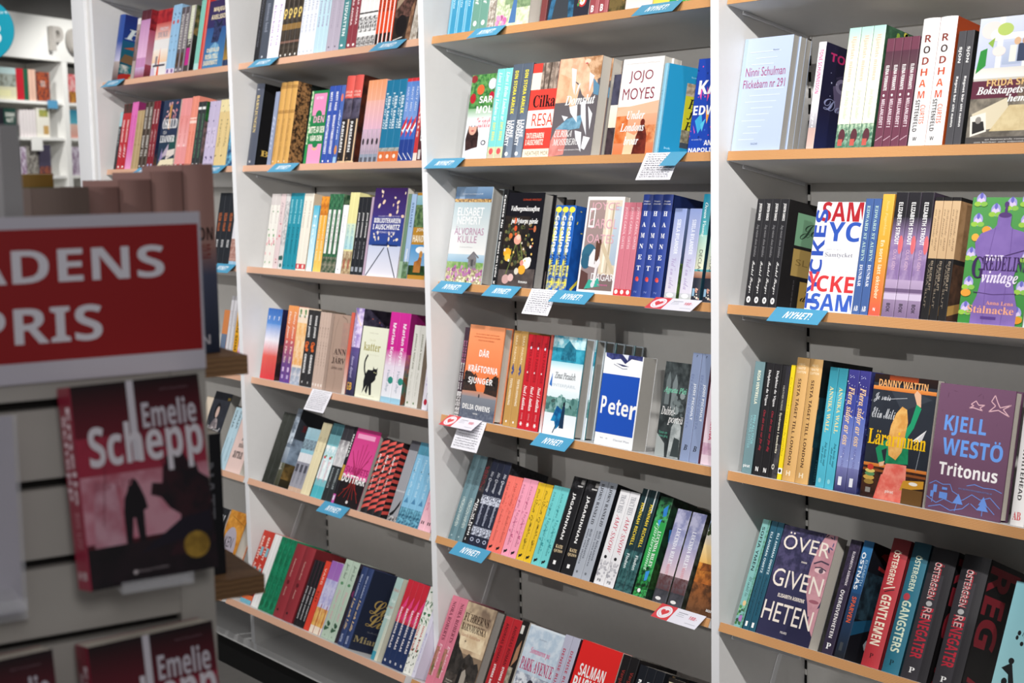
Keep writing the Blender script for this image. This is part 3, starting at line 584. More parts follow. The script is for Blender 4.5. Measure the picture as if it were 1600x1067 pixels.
K('cream_pastel', 'cream paperback with pastel garden foot on spine', 0, 'e9e8d2', [R(0, .8, 1, 1, 'dfe6cc', 'a9d2c8'), S('Hjärtats minnen', .93, .55, 'e2b49c', 'e', .42), S('Jan Philip Sendker', .48, .24, 'b8c8ae', 'I', .34), R(0, .0, 1, .2, '5f8f7a', 'bcd2b4', '3f6f58', 120), E(.5, .1, .28, .06, '5a2f38'), R(.22, .02, .6, .075, 'c05a50')], '3f6a4a', [R(0, .0, 1, 1, '40684c', None, '2a4a36', 60), D(26, .02, .5, .98, .98, .006, ['c9c24a', '8aa83e'], 14), P([(.3, .1), (.8, .1), (.7, .5), (.4, .5)], 'c98a5c', '8a5a3c', 60)])
K('plum_slim', 'slim plum paperback with white spine line', 0, '6d3a4c', [R(0, .7, 1, .88, '5c4048', '54303f'), S('ELENA FERRANTE', .75, .52, W_, 'b', .42), E(.45, .475, .12, .012, W_), S('MELLANLEDET I', .44, .18, 'e8d8de', 'b', .42), L([(.1, .06), (.9, .1)], .0012, 'c8a8b4')], '3f2430')
K('white_orange', 'white hardback with stacked black-to-orange capitals', 1, 'f2f0ef', [T(ch, .28, .81 - i * .088, .68, .868 - i * .088, c, 'b') for i, (ch, c) in enumerate(zip('RODHAM', ('7c2f22', '3a2622', '8a3424', 'c24a26', 'd8582a', 'd0502a')))] + [S('CURTIS', .32, .17, 'd0603c', 'b', .26, .68), S('SITTENFELD', .36, .11, '3a3434', 'b', .28, .34), T('W', .3, .04, .56, .07, '2a2a2e', 'b')], 'cf5a22', [R(0, 0, 1, 1, 'cf5a22', '9a3c18')])
K('charcoal_slim', 'slim charcoal paperback with white spine words', 0, '4a494d', [S('SJÓN', .86, .72, W_, 'b', .5), S('Regnet bär sitt namn', .6, .16, W_, 'b', .4)], '141416')
K('house_window', 'nostalgic paperback with white window, roses and old photograph', 0, 'b9b4ae', [], 'c9c4bc',
  [R(0, .55, 1, 1, 'b9c0d8', 'd4dae8'), R(0, .52, 1, .6, 'ece9e2', 'dcd8d0'), R(.3, .6, .38, 1, 'f2f0ea'), R(.7, .6, .76, 1, 'f2f0ea'), R(.38, .82, 1, .87, 'f2f0ea'), R(.4, .62, .68, .8, 'a9b4cc', 'c2cade'), R(.62, .64, .74, .78, '39435c'), E(.6, .8, .05, .03, 'd8b08c'), E(.72, .8, .05, .03, 'c49a7a'), R(.5, .64, .6, .77, 'e6e2da'), E(.2, .9, .16, .07, 'efd9d4'), E(.3, .86, .12, .05, 'f4e6e0'), E(.4, .9, .12, .05, 'b4c86a'), P([(.02, .56), (.16, .62), (.16, .76), (.06, .74)], '2f8a3c'), P([(.16, .8), (.26, .84), (.24, .76)], '8cb04a'), E(.34, .73, .1, .04, 'f0dcd6'),
   R(0, .36, .7, .5, '5f2a3c'), R(.7, .36, 1, .5, '8a7464', None, '5c4a40', 60), R(0, 0, 1, .36, '7d776e', '968c7c', '5c564e', 30), P([(.05, .24), (.55, .36), (.66, .14), (.1, .1)], 'd8ccb0'), P([(.34, .1), (1, .1), (1, .3), (.6, .3)], 'd9c79c', 'c9b488', 40), P([(.06, .06), (.3, .1), (.26, .25), (.03, .22)], 'e8e2d6'), P([(.09, .08), (.27, .11), (.24, .18), (.07, .18)], '2e2c2c'), E(.16, .19, .045, .028, '8f8a84'), R(0, 0, 1, .055, '4c4846'), T('FRIDA SKYB', .22, .455, .98, .51, 'd9b478', 'k'), T('Bokskåpets', .08, .375, .78, .455, W_, 'I'), T('hemlig', .56, .31, 1.0, .385, W_, 'I'), T('en fascinerande roman', .3, .03, .9, .042, 'd4d0cc', 's'), T('om böcker och människor', .14, .01, .96, .022, 'd4d0cc', 's')], 'gloss')
K('black_note', 'slim black paperback with white handwritten spine', 0, '232226', [S('JOSEFIN DANCE', .96, .8, W_, 'b', .4), S('Jag måste sluta förälska', .76, .46, '8c8a8c', 'i', .36), S('Isabel Sanger', .42, .12, W_, 'c', .45), E(.5, .06, .26, .03, 'e9e7e6'), T('x', .36, .048, .64, .072, '232226', 'b')], '1c1a1b',
  [R(.22, .6, .98, .9, '7fae8a'), R(.22, .32, .98, .57, 'b99a58'), R(.45, .02, .98, .28, 'c09c50'), T('Jag', .32, .66, .9, .82, '2f4a38', 'c'), T('SLUT', .3, .42, .98, .48, '8a6f38', 's'), T('Fra', .6, .18, .96, .25, '1c1814', 'c'), T('dum', .5, .1, .96, .17, '1c1814', 'c'), T('en bok om att vara', .3, .02, .33, .28, '6a6668', 's', -90)])
K('letter_cover', 'white cover crowded with large red and blue capitals', 0, 'eceaf0', [], 'f4f3f6',
  [T('SAM', .12, .82, .98, 1.0, 'b3222c', 'k'), T('YC', .3, .64, .98, .82, '3056b4', 'k'), T('TYCKES', .0, .02, .26, .93, '2f50b0', 'k', 90), T('CKE', .2, .18, .98, .33, 'd8383c', 'k'), T('SAM', .12, .01, .98, .165, '3a60c0', 'k'), T('Y', .0, .18, .24, .36, 'd8404a', 'k'), T('Vanessa Springora', .3, .56, .62, .575, '9a9aa4', 's'), T('Samtycket', .3, .49, .88, .54, '8e8e98', 'e'), T('Natur & Kultur', .62, .37, .82, .38, 'b0b0b8', 's')])
K('royal_blue', 'slim denim-blue paperback with pale serif spine', 0, '46639c', [S('EDWARD ST AUBYN', .94, .46, 'b9d4c8', 'e', .4), S('DUNBAR', .43, .24, 'e9e9ee', 'e', .4), T('AB', .2, .03, .75, .075, W_, 'e')], '2c3f6a')
K('yellow_orange_fade', 'yellow paperback fading to orange at foot', 0, 'eba93c', [R(0, 0, 1, .55, 'dd5a48', 'eea438'), R(0, .55, 1, 1, 'eea438', 'f2b84a'), S('Nora Fagerblom', .95, .66, 'f4d08c', 'i', .3), S('En sorts lätt oktober', .62, .14, 'f6e2c0', 'b', .34), T('N', .38, .04, .56, .065, W_, 'b')])
K('purple_glass', 'black-topped paperback with lilac glass reflections', 0, '8a7294', [R(0, .8, 1, 1, '1c1a1f', '242228'), R(0, .62, 1, .8, '8f78a0', '2c2832'), R(0, .3, 1, .62, 'b49cc0', '9c86ac', '8a70a0', 30), R(0, 0, 1, .3, '7a6486', 'b8a2c2'), R(0, .14, 1, .19, 'cdbdd6'), R(0, .2, 1, .23, '6f5a7c'), S('ELIZABETH STROUT', .92, .58, W_, 'b', .34), E(.85, .58, .18, .075, 'd86a70'), S('OLIVE IGEN', .54, .38, 'dcb8cc', 's', .26), S('BOK', .11, .04, '2c2430', 'b', .3)], '3a3040')
K('parchment_black', 'paperback half parchment tan, half black', 0, '1d1b1c', [R(0, .5, 1, .97, 'c9a880', 'd4b48c'), S('en frände av', .9, .6, '5a4030', 'i', .22, .3), S('Svävande skrift', .9, .56, '6a4c38', 'i', .24, .68), S('EN BLUDER ATT', .48, .24, 'b4a28c', 's', .26, .6), S('VARA SLUT', .46, .1, '8a7c6c', 's', .22, .3)], '6f4a30',
  [R(0, .5, 1, .97, 'b98f66', None, 'a07850', 40), R(0, .97, 1, 1, '161415'), R(0, .46, 1, .5, '161415'), R(0, 0, 1, .46, '4c2f20', '6a4630', '3a2418', 30), P([(0, .04), (.9, .2), (.9, .26), (0, .12)], 'c99a50'), T('ARV', .3, .34, .7, .36, 'c9ac84', 's')])
K('purple_dummy', 'green floral cover with violet tailor dummy', 0, '3f7a44', [], '4a8a48',
  [R(0, 0, 1, 1, '3f8a40', '5a9e58')] + [e for cx, cy in ((.12, .82), (.38, .9), (.62, .95), (.86, .82), (.08, .55), (.1, .32), (.94, .55), (.1, .12), (.92, .3), (.3, .72), (.9, .1), (.14, .98), (.85, .98)) for e in (E(cx, cy, .075, .05, 'a9a4dc'), E(cx, cy - .012, .06, .03, 'd9c8e8'), E(cx - .05, cy - .035, .055, .02, '9cc84e'), E(cx + .05, cy - .035, .055, .02, '8cc054'), E(cx, cy + .03, .025, .025, '6f6cc0'))] + [E(.28, .74, .07, .03, 'e6a040'), E(.08, .24, .08, .03, 'e6a040'), E(.9, .05, .1, .03, 'e0962e'), E(.12, .68, .06, .03, 'ecb04a')] +
  [P([(.2, 0), (.9, 0), (.9, .14), (.84, .24), (.78, .36), (.84, .5), (.9, .58), (.93, .68), (.86, .73), (.68, .755), (.645, .78), (.645, .86), (.44, .86), (.435, .78), (.4, .755), (.2, .71), (.13, .64), (.15, .56), (.26, .48), (.3, .36), (.26, .22), (.2, .14)], '8a70b4', '7f66aa', 20), E(.545, .86, .1, .022, '5a3f78'), R(.53, .87, .57, .93, '5a3f78'), E(.55, .945, .035, .022, '5a3f78'), L([(.2, .25), (.5, .235), (.86, .25)], .0012, '4c3468'), L([(.42, .76), (.36, .5), (.4, .0)], .0008, '6a5090'), L([(.68, .76), (.7, .5), (.68, .0)], .0008, '6a5090'),
   T('TANT', .32, .5, .6, .545, 'e8ddf0', 'k'), T('G', .13, .36, .33, .53, '3f2a58', 'e'), T('REDELINS', .3, .42, .98, .535, '3f2a58', 'e'), L([(.62, .54), (.98, .6)], .0015, '3f2a58'), T('vintage', .3, .3, .86, .42, 'ece2f4', 'I'), T('Anna Lena', .42, .155, .84, .185, 'e9a08a', 'e'), T('Stålnacke', .14, .085, .86, .145, 'eda888', 'e'), R(.36, .04, .6, .062, '5a3f86')], 'gloss')
K('pale_teal', 'thin pale teal book at frame edge of shelf', 0, 'cfe2de', [])
K('grey_teal', 'grey-teal paperback with cream author capitals', 0, '6f8d92', [S('ROSA VENTRELLA', .92, .62, 'ecead2', 'b', .3, .55), S('MIN ALLTFÖR', .52, .26, '8fd0d4', 's', .3, .68), S('VACKRA SYSTER', .52, .22, '8cbcc2', 's', .24, .36), T('pirat', .15, .045, .8, .08, W_, 'b')], '2f3c40', pages='pages')
K('black_red_line', 'black paperback with white script author and red title', 0, '1b191c', [S('Delphine de Vigan', .94, .62, 'e9e7e6', 'e', .36), S('Om det inte var för dig', .58, .22, 'b8283c', 'i', .36), T('N', .3, .035, .65, .075, W_, 'b')])
K('black_sisters', 'black paperback with cream serif title and ring mark', 0, '1f1d20', [R(.4, 0, 1, .3, '2c292c', None, '4a474a', 80), R(.5, .6, 1, 1, '34323a', '2a282e'), S('HEATHER MORRIS', .82, .6, 'b8b4a8', 's', .24), S('Systrarna i Auschwitz', .58, .22, 'ece4cc', 'e', .34), E(.42, .1, .18, .024, 'd8d4c8'), E(.42, .1, .1, .013, '1f1d20')])
K('yellow_slim', 'very slim lemon-yellow paperback', 0, 'f0d21c', [S('En utmärkt vind och stillhet', .9, .2, 'b89a10', 'i', .4), R(0, .05, 1, .1, 'f4f2ee'), E(.5, .075, .3, .016, '2c2a26')])
K('tan_train', 'tall tan hardback with dark brown spaced capitals', 1, 'd6a868', [T('MEG', .25, .935, .72, .955, 'ecd4ac', 's'), T('WAITE', .2, .905, .78, .925, 'f0dcba', 'b'), T('CLAYTON', .15, .875, .84, .895, 'f0dcba', 'b'), S('SISTA TÅGET TILL LONDON', .83, .13, '4a3020', 'b', .28), T('H', .34, .045, .66, .085, 'f2e2c4', 'b')], '14333e', [R(0, .7, 1, 1, '0f1a1e', '101416'), R(0, .3, .6, .6, '1a424c', None, '12303a', 60), T('roman', .1, .03, .14, .2, '3f6f78', 's', -90)])
K('cyan_wall', 'cyan paperback with cream author capitals', 0, '4fb2c8', [R(0, .8, 1, 1, '3fa0b4', '2c8090'), S('ANNIKA WALL', .84, .46, 'ecd898', 'e', .42), S('Jag borde sagt', .38, .18, '16505e', 'I', .28, .65), S('det först', .34, .2, '16505e', 'I', .24, .34), E(.45, .06, .16, .02, '8fd0d8')], '1c5a68')
K('starry_indigo', 'indigo starry paperback with cream script title', 0, '3c4696', [R(0, .2, 1, .62, '8f98cc', '5668b4'), R(0, .0, 1, .2, '2c2c5c', '7a7cb0'), R(0, .8, 1, 1, '34307a', '3c3a86'), S('Flera sidor av oss', .86, .38, 'efc898', 'I', .55), S('KARIN WALLÉN', .36, .14, '6a6aa4', 's', .3), R(.3, .05, .62, .12, 'e9e9f0'), D(22, .05, .25, .95, .99, .0009, ['e9ecff'], 15)], '23245c', [R(0, .0, 1, 1, '201c3e', '2c2c74', '39407e', 50), D(24, .05, .4, .95, .99, .0012, ['e9ecff'], 16)])
K('teacher_cover', 'cover with blonde teacher in green jumper writing on blackboard', 0, '22242e', [], '23262f',
  [R(0, .27, 1, .93, '23272f', '31363f', '2a2e37', 30), R(0, .93, 1, 1, '1f1718', '2c1a16'), R(.24, .96, .7, 1, 'b04a20', '5a2a1a'), P([(.3, .87), (.6, .9), (.95, .84), (.5, .72)], '3a3f48'), R(0, .875, 1, .905, 'd87a34', 'e8934c'), T('DANNY WATTIN', .08, .905, .86, .96, 'f0b070', 'b'), T('Je suis', .03, .77, .3, .85, 'd2d4d8', 'c'), T('Elin Mili', .03, .645, .4, .73, 'd2d4d8', 'c'), L([(.2, .8), (.56, .83)], .001, 'b8bac0'),
   R(0, 0, 1, .27, '3a2018', '4c2a1a', '24140f', 60), R(0, .255, 1, .28, 'c86f2c', 'd8843c'), R(0, .215, 1, .235, '8a4a22'), P([(.3, .2), (.62, .2), (.74, 0), (.22, 0)], 'd9584c', 'e07a6a', 60), P([(.36, .3), (.68, .3), (.72, .0), (.24, .0)], 'df6456', 'eb8a78', 50), P([(.34, .29), (.7, .31), (.66, .52), (.56, .56), (.38, .54), (.34, .42)], '1f8a5c', '177048', 40), P([(.62, .5), (.72, .6), (.8, .76), (.72, .8), (.66, .64), (.58, .56)], '23986a'), P([(.72, .79), (.79, .77), (.77, .87), (.7, .9), (.66, .87)], 'e6b694'), P([(.38, .5), (.26, .46), (.16, .4), (.24, .28), (.32, .3), (.26, .39), (.36, .42)], '1f8a5c'), P([(.24, .29), (.33, .31), (.32, .27), (.26, .26)], 'e2b08c'), P([(.42, .7), (.5, .76), (.58, .74), (.62, .64), (.58, .4), (.5, .33), (.38, .36), (.34, .48), (.36, .6)], 'd99a4c', 'eab668', 50),
   P([(.72, .5), (.92, .6), (.88, .54), (.84, .5)], 'eceae8'), P([(.8, .52), (.92, .6), (.86, .5)], 'c9c8ca'), T('Lärarinnan', .02, .43, .94, .555, 'f2bf14', 'e'), L([(.86, .43), (.83, .27)], .0012, '8e9298'), P([(.62, .1), (.98, .14), (.98, .2), (.66, .18)], 'c9902c'), R(.66, 0, .98, .12, '6a4a24'), E(.82, .165, .07, .014, 'ece6dc'), E(.11, .16, .09, .02, 'c9a04c'), E(.12, .19, .08, .018, '5a8a5c'), E(.12, .215, .08, .016, 'd8c068'), E(.12, .245, .05, .025, 'c23a2c'), E(.12, .125, .08, .02, '9a7a3c'), R(.08, .04, .16, .08, '8a8680'), T('pirat', .4, .055, .53, .085, 'f4e2d8', 'k')], 'gloss')
K('plum_birds', 'plum-coloured cover with sky-blue capitals and outlined birds', 1, '5f4058', [], '6c4a62',
  [R(0, 0, 1, 1, '68465e', '74506a'), D(30, .05, .3, .95, .95, .004, ['624258', '70506a'], 17, .15), T('KJELL', .12, .6, .68, .755, '6a9be6', 'k'), T('WESTÖ', .13, .445, .93, .6, '6a9be6', 'k'), T('Tritonus', .12, .285, .9, .39, 'f4efee', 'k')] +
  [L(q, .0016, 'e0b4bc') for q in ([(.7, .9), (.74, .95), (.78, .9), (.82, .86), (.96, .89), (.86, .85), (.95, .8), (.8, .84), (.68, .82), (.76, .87), (.7, .9)], [(.44, .86), (.5, .89), (.54, .86), (.62, .865), (.56, .84), (.6, .82), (.48, .835), (.42, .83), (.48, .85), (.44, .86)])] +
  [L(q, .0012, '6a92dc') for q in ([(.02, .2), (.1, .23), (.2, .21), (.3, .22), (.34, .17), (.42, .15)], [(.0, .1), (.14, .06), (.24, .1), (.36, .08), (.5, .12), (.6, .17), (.72, .14), (.84, .17), (.98, .1)], [(.04, .02), (.2, .05), (.34, .02), (.5, .05), (.58, .1)], [(.52, .23), (.62, .25), (.74, .235), (.88, .24), (.98, .22)], [(.6, .1), (.7, .06), (.82, .1), (.92, .05)], [(.76, .02), (.76, .1)], [(.4, .02), (.42, .08)], [(.08, .06), (.1, .2)])] +
  [R(.08, .14, .13, .2, '6a92dc'), R(.17, .1, .28, .15, '6a92dc'), R(.05, .1, .09, .15, '6a92dc'), R(.2, .17, .27, .19, '6a92dc'), P([(.36, .08), (.5, .08), (.43, .16)], '6a92dc'), P([(.68, .06), (.84, .06), (.76, .13)], '6a92dc'), P([(.7, .1), (.82, .1), (.76, .17)], '6a92dc'), T('EN SKÄRGÅRDSBERÄTTELSE', .42, .195, .86, .21, '6a86c4', 's')])
K('white_spine_caps', 'white hardback with spaced black capitals and red initials', 1, 'eae6e4', [S('COLSON WHITEHEAD', .9, .2, '2a2626', 'b', .3, .5), T('AB', .15, .045, .75, .11, 'd04a50', 'e')])
K('meadow_teal', 'pale teal paperback with wild flowers at foot', 0, '7fb4b0', [S('SOFIA YMÉN', .93, .52, '1c2a30', 'b', .4, .4), S('Ett enskilt liv', .46, .28, '2c4a4c', 'c', .4), D(26, .05, .0, .95, .2, .003, ['4f8a54', '2f5a3c', '8cc08c', '3f6f44'], 18), E(.6, .08, .25, .03, 'a878b8'), E(.55, .22, .2, .025, 'e0c08c'), R(.75, 0, 1, 1, '6fa6a2', None, '4f8a6c', 160)], '1c2c30')
K('deep_teal', 'deep teal paperback with pale author capitals', 0, '1d5266', [S('ELI ÅHMAN OWETZ', .9, .52, 'cfdee2', 'b', .4, .55), S('Sanningen igenom', .5, .14, '0e2c38', 'c', .5), R(.28, .03, .62, .075, W_)], '153a4a')
K('half_face', 'dark indigo cover with half a woman’s face and cream capitals', 0, '2c2a48', [], '2c2b4c',
  [R(0, 0, 1, 1, '2c2b4a', '322f52'), P([(.72, 1), (1, 1), (1, .42), (.94, .28), (.84, .26), (.78, .36), (.7, .46), (.66, .62), (.66, .8)], 'c9949c', 'b57f8a', 30), P([(.86, .28), (1, .36), (1, .0), (.9, .0)], 'c58f98'), P([(0, 1), (.6, 1), (.66, .8), (.6, .6), (.3, .44), (0, .5)], '2b2947', '4a4468', 70), P([(.4, .9), (.6, 1), (.8, 1), (.7, .86), (.66, .7)], '33304f', '5a5276', 90), D(26, .2, .86, .98, .99, .005, ['38345a', '5a5278', '2b2847'], 19, .3), E(.84, .67, .1, .024, 'e6c4c4'), E(.86, .67, .04, .022, '5a4a58'), L([(.7, .72), (.82, .755), (.97, .74)], .003, '4a3a4c'), L([(.74, .69), (.84, .7), (.95, .68)], .002, '3f3244'), E(.88, .395, .09, .016, '9a5a68'), L([(.98, .56), (.94, .46), (.99, .44)], .0015, 'a8747e'), P([(.6, .34), (.8, .26), (1, .1), (1, .0), (.5, 0), (.56, .2)], '232240'),
   T('ÖVER', .06, .79, .93, .95, 'ece0d4', 's'), T('GIVEN', .04, .45, .96, .61, 'ece0d4', 's'), T('HETEN', .02, .14, .94, .31, 'ece0d4', 's'), T('ELISABETH ÅSBRINK', .22, .36, .72, .4, 'ece0d4', 'k'), T('ROMAN', .48, .7, .58, .715, 'ece0d4', 'k'), T('POLARIS', .44, .055, .56, .075, 'd9d0cc', 'k')])
K('dark_plum', 'dark aubergine paperback with pale spaced capitals', 0, '332a40', [R(0, .55, 1, 1, '3a3048', None, '282034', 120), S('ELISABETH ÅSBRINK', .9, .6, 'd8d0d4', 'b', .26, .6), S('ÖVERGIVENHETEN', .56, .14, 'ece6e4', 'b', .38), T('P', .3, .045, .72, .095, W_, 'e')], '221a2c')
K('blue_sparrow', 'blue-black thriller with orange lower title', 0, '1c3f62', [R(0, .55, 1, 1, '1c4a78', '2f74a8'), R(0, .0, 1, .55, '1b1d22', '1c4068'), S('ÖSTNÄS', .9, .58, 'e6e9ec', 'k', .42, .36), S('ELISABETH', .84, .62, 'a9c4d8', 's', .22, .74), S('SPARVEN', .52, .3, 'd85a34', 'k', .42), R(.3, .06, .6, .13, '3f4348')], '15181f',
  [R(0, .35, 1, .75, '1a2730', None, '2f4a58', 40), P([(.0, .2), (.8, .4), (.8, .46), (.0, .32)], '1f5a7c'), T('S', .2, .78, .9, .96, 'a02a2c', 's'), T('Ö', .3, .08, .95, .28, 'c9d4da', 's')])
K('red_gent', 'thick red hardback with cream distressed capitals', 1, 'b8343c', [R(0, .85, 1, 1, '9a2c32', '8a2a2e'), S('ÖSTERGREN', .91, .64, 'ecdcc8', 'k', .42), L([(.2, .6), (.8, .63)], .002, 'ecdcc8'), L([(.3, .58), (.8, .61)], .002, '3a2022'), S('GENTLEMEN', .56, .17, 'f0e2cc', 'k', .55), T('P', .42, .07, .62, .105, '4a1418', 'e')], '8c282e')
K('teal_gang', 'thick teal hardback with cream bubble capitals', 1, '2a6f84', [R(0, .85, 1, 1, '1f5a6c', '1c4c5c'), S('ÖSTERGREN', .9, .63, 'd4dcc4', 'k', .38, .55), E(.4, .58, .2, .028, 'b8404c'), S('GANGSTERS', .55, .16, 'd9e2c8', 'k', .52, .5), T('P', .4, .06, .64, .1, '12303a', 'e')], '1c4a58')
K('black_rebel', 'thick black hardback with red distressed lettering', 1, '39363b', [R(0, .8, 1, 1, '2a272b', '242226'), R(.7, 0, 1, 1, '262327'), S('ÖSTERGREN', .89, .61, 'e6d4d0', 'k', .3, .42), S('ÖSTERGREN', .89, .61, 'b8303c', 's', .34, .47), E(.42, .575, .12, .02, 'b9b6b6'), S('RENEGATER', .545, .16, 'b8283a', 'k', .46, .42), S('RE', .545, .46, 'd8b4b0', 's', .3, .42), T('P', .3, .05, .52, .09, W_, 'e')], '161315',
  [T('RE', .04, .6, .5, .96, '8c2430', 'k', -90), T('G', .04, .36, .5, .58, '8c2430', 'k', -90), T('A', .1, .0, .5, .14, '8c2430', 'k', -90), R(.5, .9, .7, .96, '8c2430')])
K('aqua_fairy', 'aqua cover with black imp silhouettes', 0, '8fc4cc', [], '92c6ce', [R(0, 0, 1, 1, '9ccdd2', '86bcc6'), P([(.3, .78), (.4, .86), (.6, .9), (.5, .8), (.58, .76)], '16181a'), P([(.1, .3), (.26, .36), (.3, .3), (.38, .18), (.3, .14), (.24, .26)], '16181a'), E(.24, .37, .05, .025, '16181a'), P([(.02, .0), (.2, .0), (.26, .14), (.2, .22), (.1, .12)], '16181a'), E(.2, .2, .05, .03, '16181a'), E(.26, .6, .03, .02, '16181a'), E(.38, .58, .03, .018, '16181a'), E(.24, .56, .025, .018, '16181a'), E(.34, .52, .03, .018, '16181a'), L([(.3, .74), (.36, .66), (.32, .58)], .001, '16181a'), P([(.55, .02), (.7, .06), (.62, .1)], '16181a'), T('Hur', .62, .5, .8, .54, '4a6468', 'e'), T('Lever', .5, .43, .8, .48, '4a6468', 'e'), T('du', .66, .36, .78, .4, '4a6468', 'e'), T('våga', .5, .26, .8, .32, '4a6468', 'e')])
# --- left bay
K('black_silver', 'black paperback with silver script spine', 0, '1d1d22', [S('Nattens sång', .9, .2, '6a6c76', 'i', .4)])
K('ink_grey', 'thick ink-grey paperback', 0, '4a505c', [S('Höstens land', .8, .4, '8c92a0', 'e', .35), E(.4, .06, .1, .015, 'c8ccd4')])
K('white_lilac_text', 'white paperback with lilac spine words', 0, 'efecf2', [S('Klockan två', .8, .2, 'b49cc4', 'e', .4)])
K('brown_gold_swirl', 'dark brown paperback with gold ampersand sign', 0, '4a4038', [R(0, 0, 1, 1, '4c4238', None, '2f2924', 60), R(0, .38, 1, .46, '8a6a3c'), R(0, .2, 1, .23, '7a5c50'), E(.5, .62, .36, .05, 'e0c472'), E(.5, .62, .18, .025, '4a4038'), E(.4, .55, .2, .02, 'dcbc64'), E(.5, .04, .16, .015, 'e6e2dc')])
K('pale_grey_slim', 'pale grey-white slim paperback', 0, 'dcdfe8', [S('Lilla livet', .8, .3, 'aab0c0', 's', .4), E(.5, .05, .16, .012, 'b4b8c4')])
K('ice_blue_slim', 'ice-blue slim paperback with plum words', 0, 'b9d4de', [S('Tusen steg', .7, .35, '8c6aa0', 'b', .36)])
K('mauve_grey', 'mauve-grey slim paperback', 0, 'b2a9b8', [S('Drottning', .8, .3, '9c92a4', 's', .3), E(.45, .06, .12, .012, '6c6472')])
K('tide_teal', 'teal paperback with white capitals beside mauve pair', 0, '4f8a8e', [S('TIDVATTEN', .62, .18, 'eef2f0', 'b', .42), E(.45, .06, .2, .014, W_)])
K('brick_red_text', 'brick-red paperback with white capitals', 0, '8c3a44', [S('OM VÅR ANDRA', .8, .3, 'ecdcdc', 'k', .45), E(.5, .05, .24, .018, 'efe6e4')])
K('white_lace', 'white paperback with black folk pattern at foot', 0, 'f0eeec', [R(0, .0, 1, .14, 'dcd8d6', None, '2c2a2c', 260), R(0, .2, 1, .4, 'efedec', None, '4a4848', 170), R(0, .44, 1, .46, '3a3838')])
K('orange_flame', 'fiery orange paperback with white stripe', 0, 'dd4a22', [R(.7, 0, .95, 1, 'f2ece8'), S('ELDTUNGOR', .9, .4, '5a1a10', 'b', .4, .35), R(0, .0, .7, .14, '2c1c1a')])
K('ornate_dark', 'dark cover with carved table and antler picture', 0, '2a211e', [], '2f2622', [R(0, .3, 1, .62, '6a4a42', None, '3a2a24', 90), P([(.05, .4), (.6, .62), (.55, .7), (.05, .5)], 'a08a74'), P([(.5, .7), (.98, 1), (.9, 1), (.44, .76)], 'cfc4b0'), P([(.7, 0), (.98, 0), (.98, .8), (.82, .5)], 'cdc6bc', '8a7c6c', 40), P([(.5, 0), (.7, 0), (.76, .5), (.64, .4)], '9a7458', '6a4c3a', 60), E(.3, .2, .22, .13, '1c1718'), L([(.04, .03), (.4, .06)], .002, 'e6e2da')])
K('navy_grey_book', 'tall slate hardback with gold capitals on black cover', 1, '4c5160', [S('BARNJUNGEN', .86, .4, 'd9c07c', 'e', .36), T('Bo', .3, .92, .6, .94, 'c8ccd4', 's'), T('N', .36, .03, .6, .06, W_, 'e')], '131214', [T('BA', .1, .13, .48, .2, 'd9b45c', 'e')])
K('blue_grey_thin', 'thin blue-grey paperback', 0, '8f98b2', [S('Rum', .7, .2, 'c4cadc', 'i', .5)])
K('gold_script', 'tan-gold hardback with embossed script', 1, 'c99a54', [R(0, .62, 1, .66, 'b98a48', None, '9a7038', 200), R(0, .92, 1, .96, 'a87c40'), S('En sista vals i Wien', .55, .1, '8a6230', 's', .22), E(.45, .04, .1, .012, 'efe0c0')], '14110f', [R(0, 0, .3, 1, '2c1f16', None, 'a87a4c', 130), R(.3, 0, 1, 1, '15110f', '1a1614', '22302c', 30), T('J', .5, .4, .8, .5, 'd9a83c', 'c')])
K('green_pink_frame', 'green cover framed in pink ticket shapes', 0, '2c8a4a', [], '1f7a46', [R(0, 0, .1, 1, '3a9a54', None, 'd8e4c0', 160), P([(.16, .66), (.9, .66), (.9, .96), (.16, .96)], 'e08ab4'), E(.55, .66, .18, .07, '1f7a46'), T('MATT HOLM', .3, .88, .7, .92, 'f2d2e0', 'b'), T('DEN', .28, .56, .9, .65, 'dba0b8', 'k'), T('MITTE AV DEN', .1, .42, .98, .51, 'efe9dc', 'k'), T('VÄRLDEN', .2, .31, .9, .4, 'efe9dc', 'k'), P([(.16, 0), (.94, 0), (.94, .27), (.16, .27)], 'e497bc'), E(.55, .27, .16, .05, '1f7a46'), L([(.4, .22), (.55, .19), (.7, .22)], .003, 'd9c25c'), R(0, 0, .14, .27, '2c8a4a')])
K('blue_library', 'cobalt-blue paperback with white bold spine line', 0, '3450a4', [S('MATT HAIG', .92, .68, W_, 'k', .4), S('MIDNATTSBIBLIOTEKET', .62, .12, W_, 'k', .42), E(.4, .03, .12, .014, W_)])
K('blue_mosaic', 'blue paperback with dotted orange collage', 0, '4a66ac', [S('Andrum', .68, .3, 'dfe4f0', 'c', .6), E(.5, .84, .3, .05, 'd8785c'), E(.5, .17, .34, .06, 'd08a4c'), R(.1, .0, .9, .08, '9cc0dc')])
K('red_black_paris', 'tall red-topped hardback with black label reading downward', 1, 'd2564e', [R(0, .5, 1, .74, '4a4458', '5a5468', '2f2a3c', 60), R(0, 0, 1, .5, '241f20'), R(.84, 0, .94, .5, 'd0b08c'), R(0, .0, 1, .02, 'd0b08c'), T('AXELLA', .1, .8, .9, .825, 'f0c4b8', 'b'), T('SAVOZ', .1, .76, .9, .785, 'f0c4b8', 'b'), S('PARISAREN', .47, .12, W_, 'k', .36, .4), T('x', .3, .04, .44, .06, 'd0b08c', 's')], '4c2218', [R(0, 0, 1, 1, '4e2418', '5c2a1c', '2c1612', 30)])
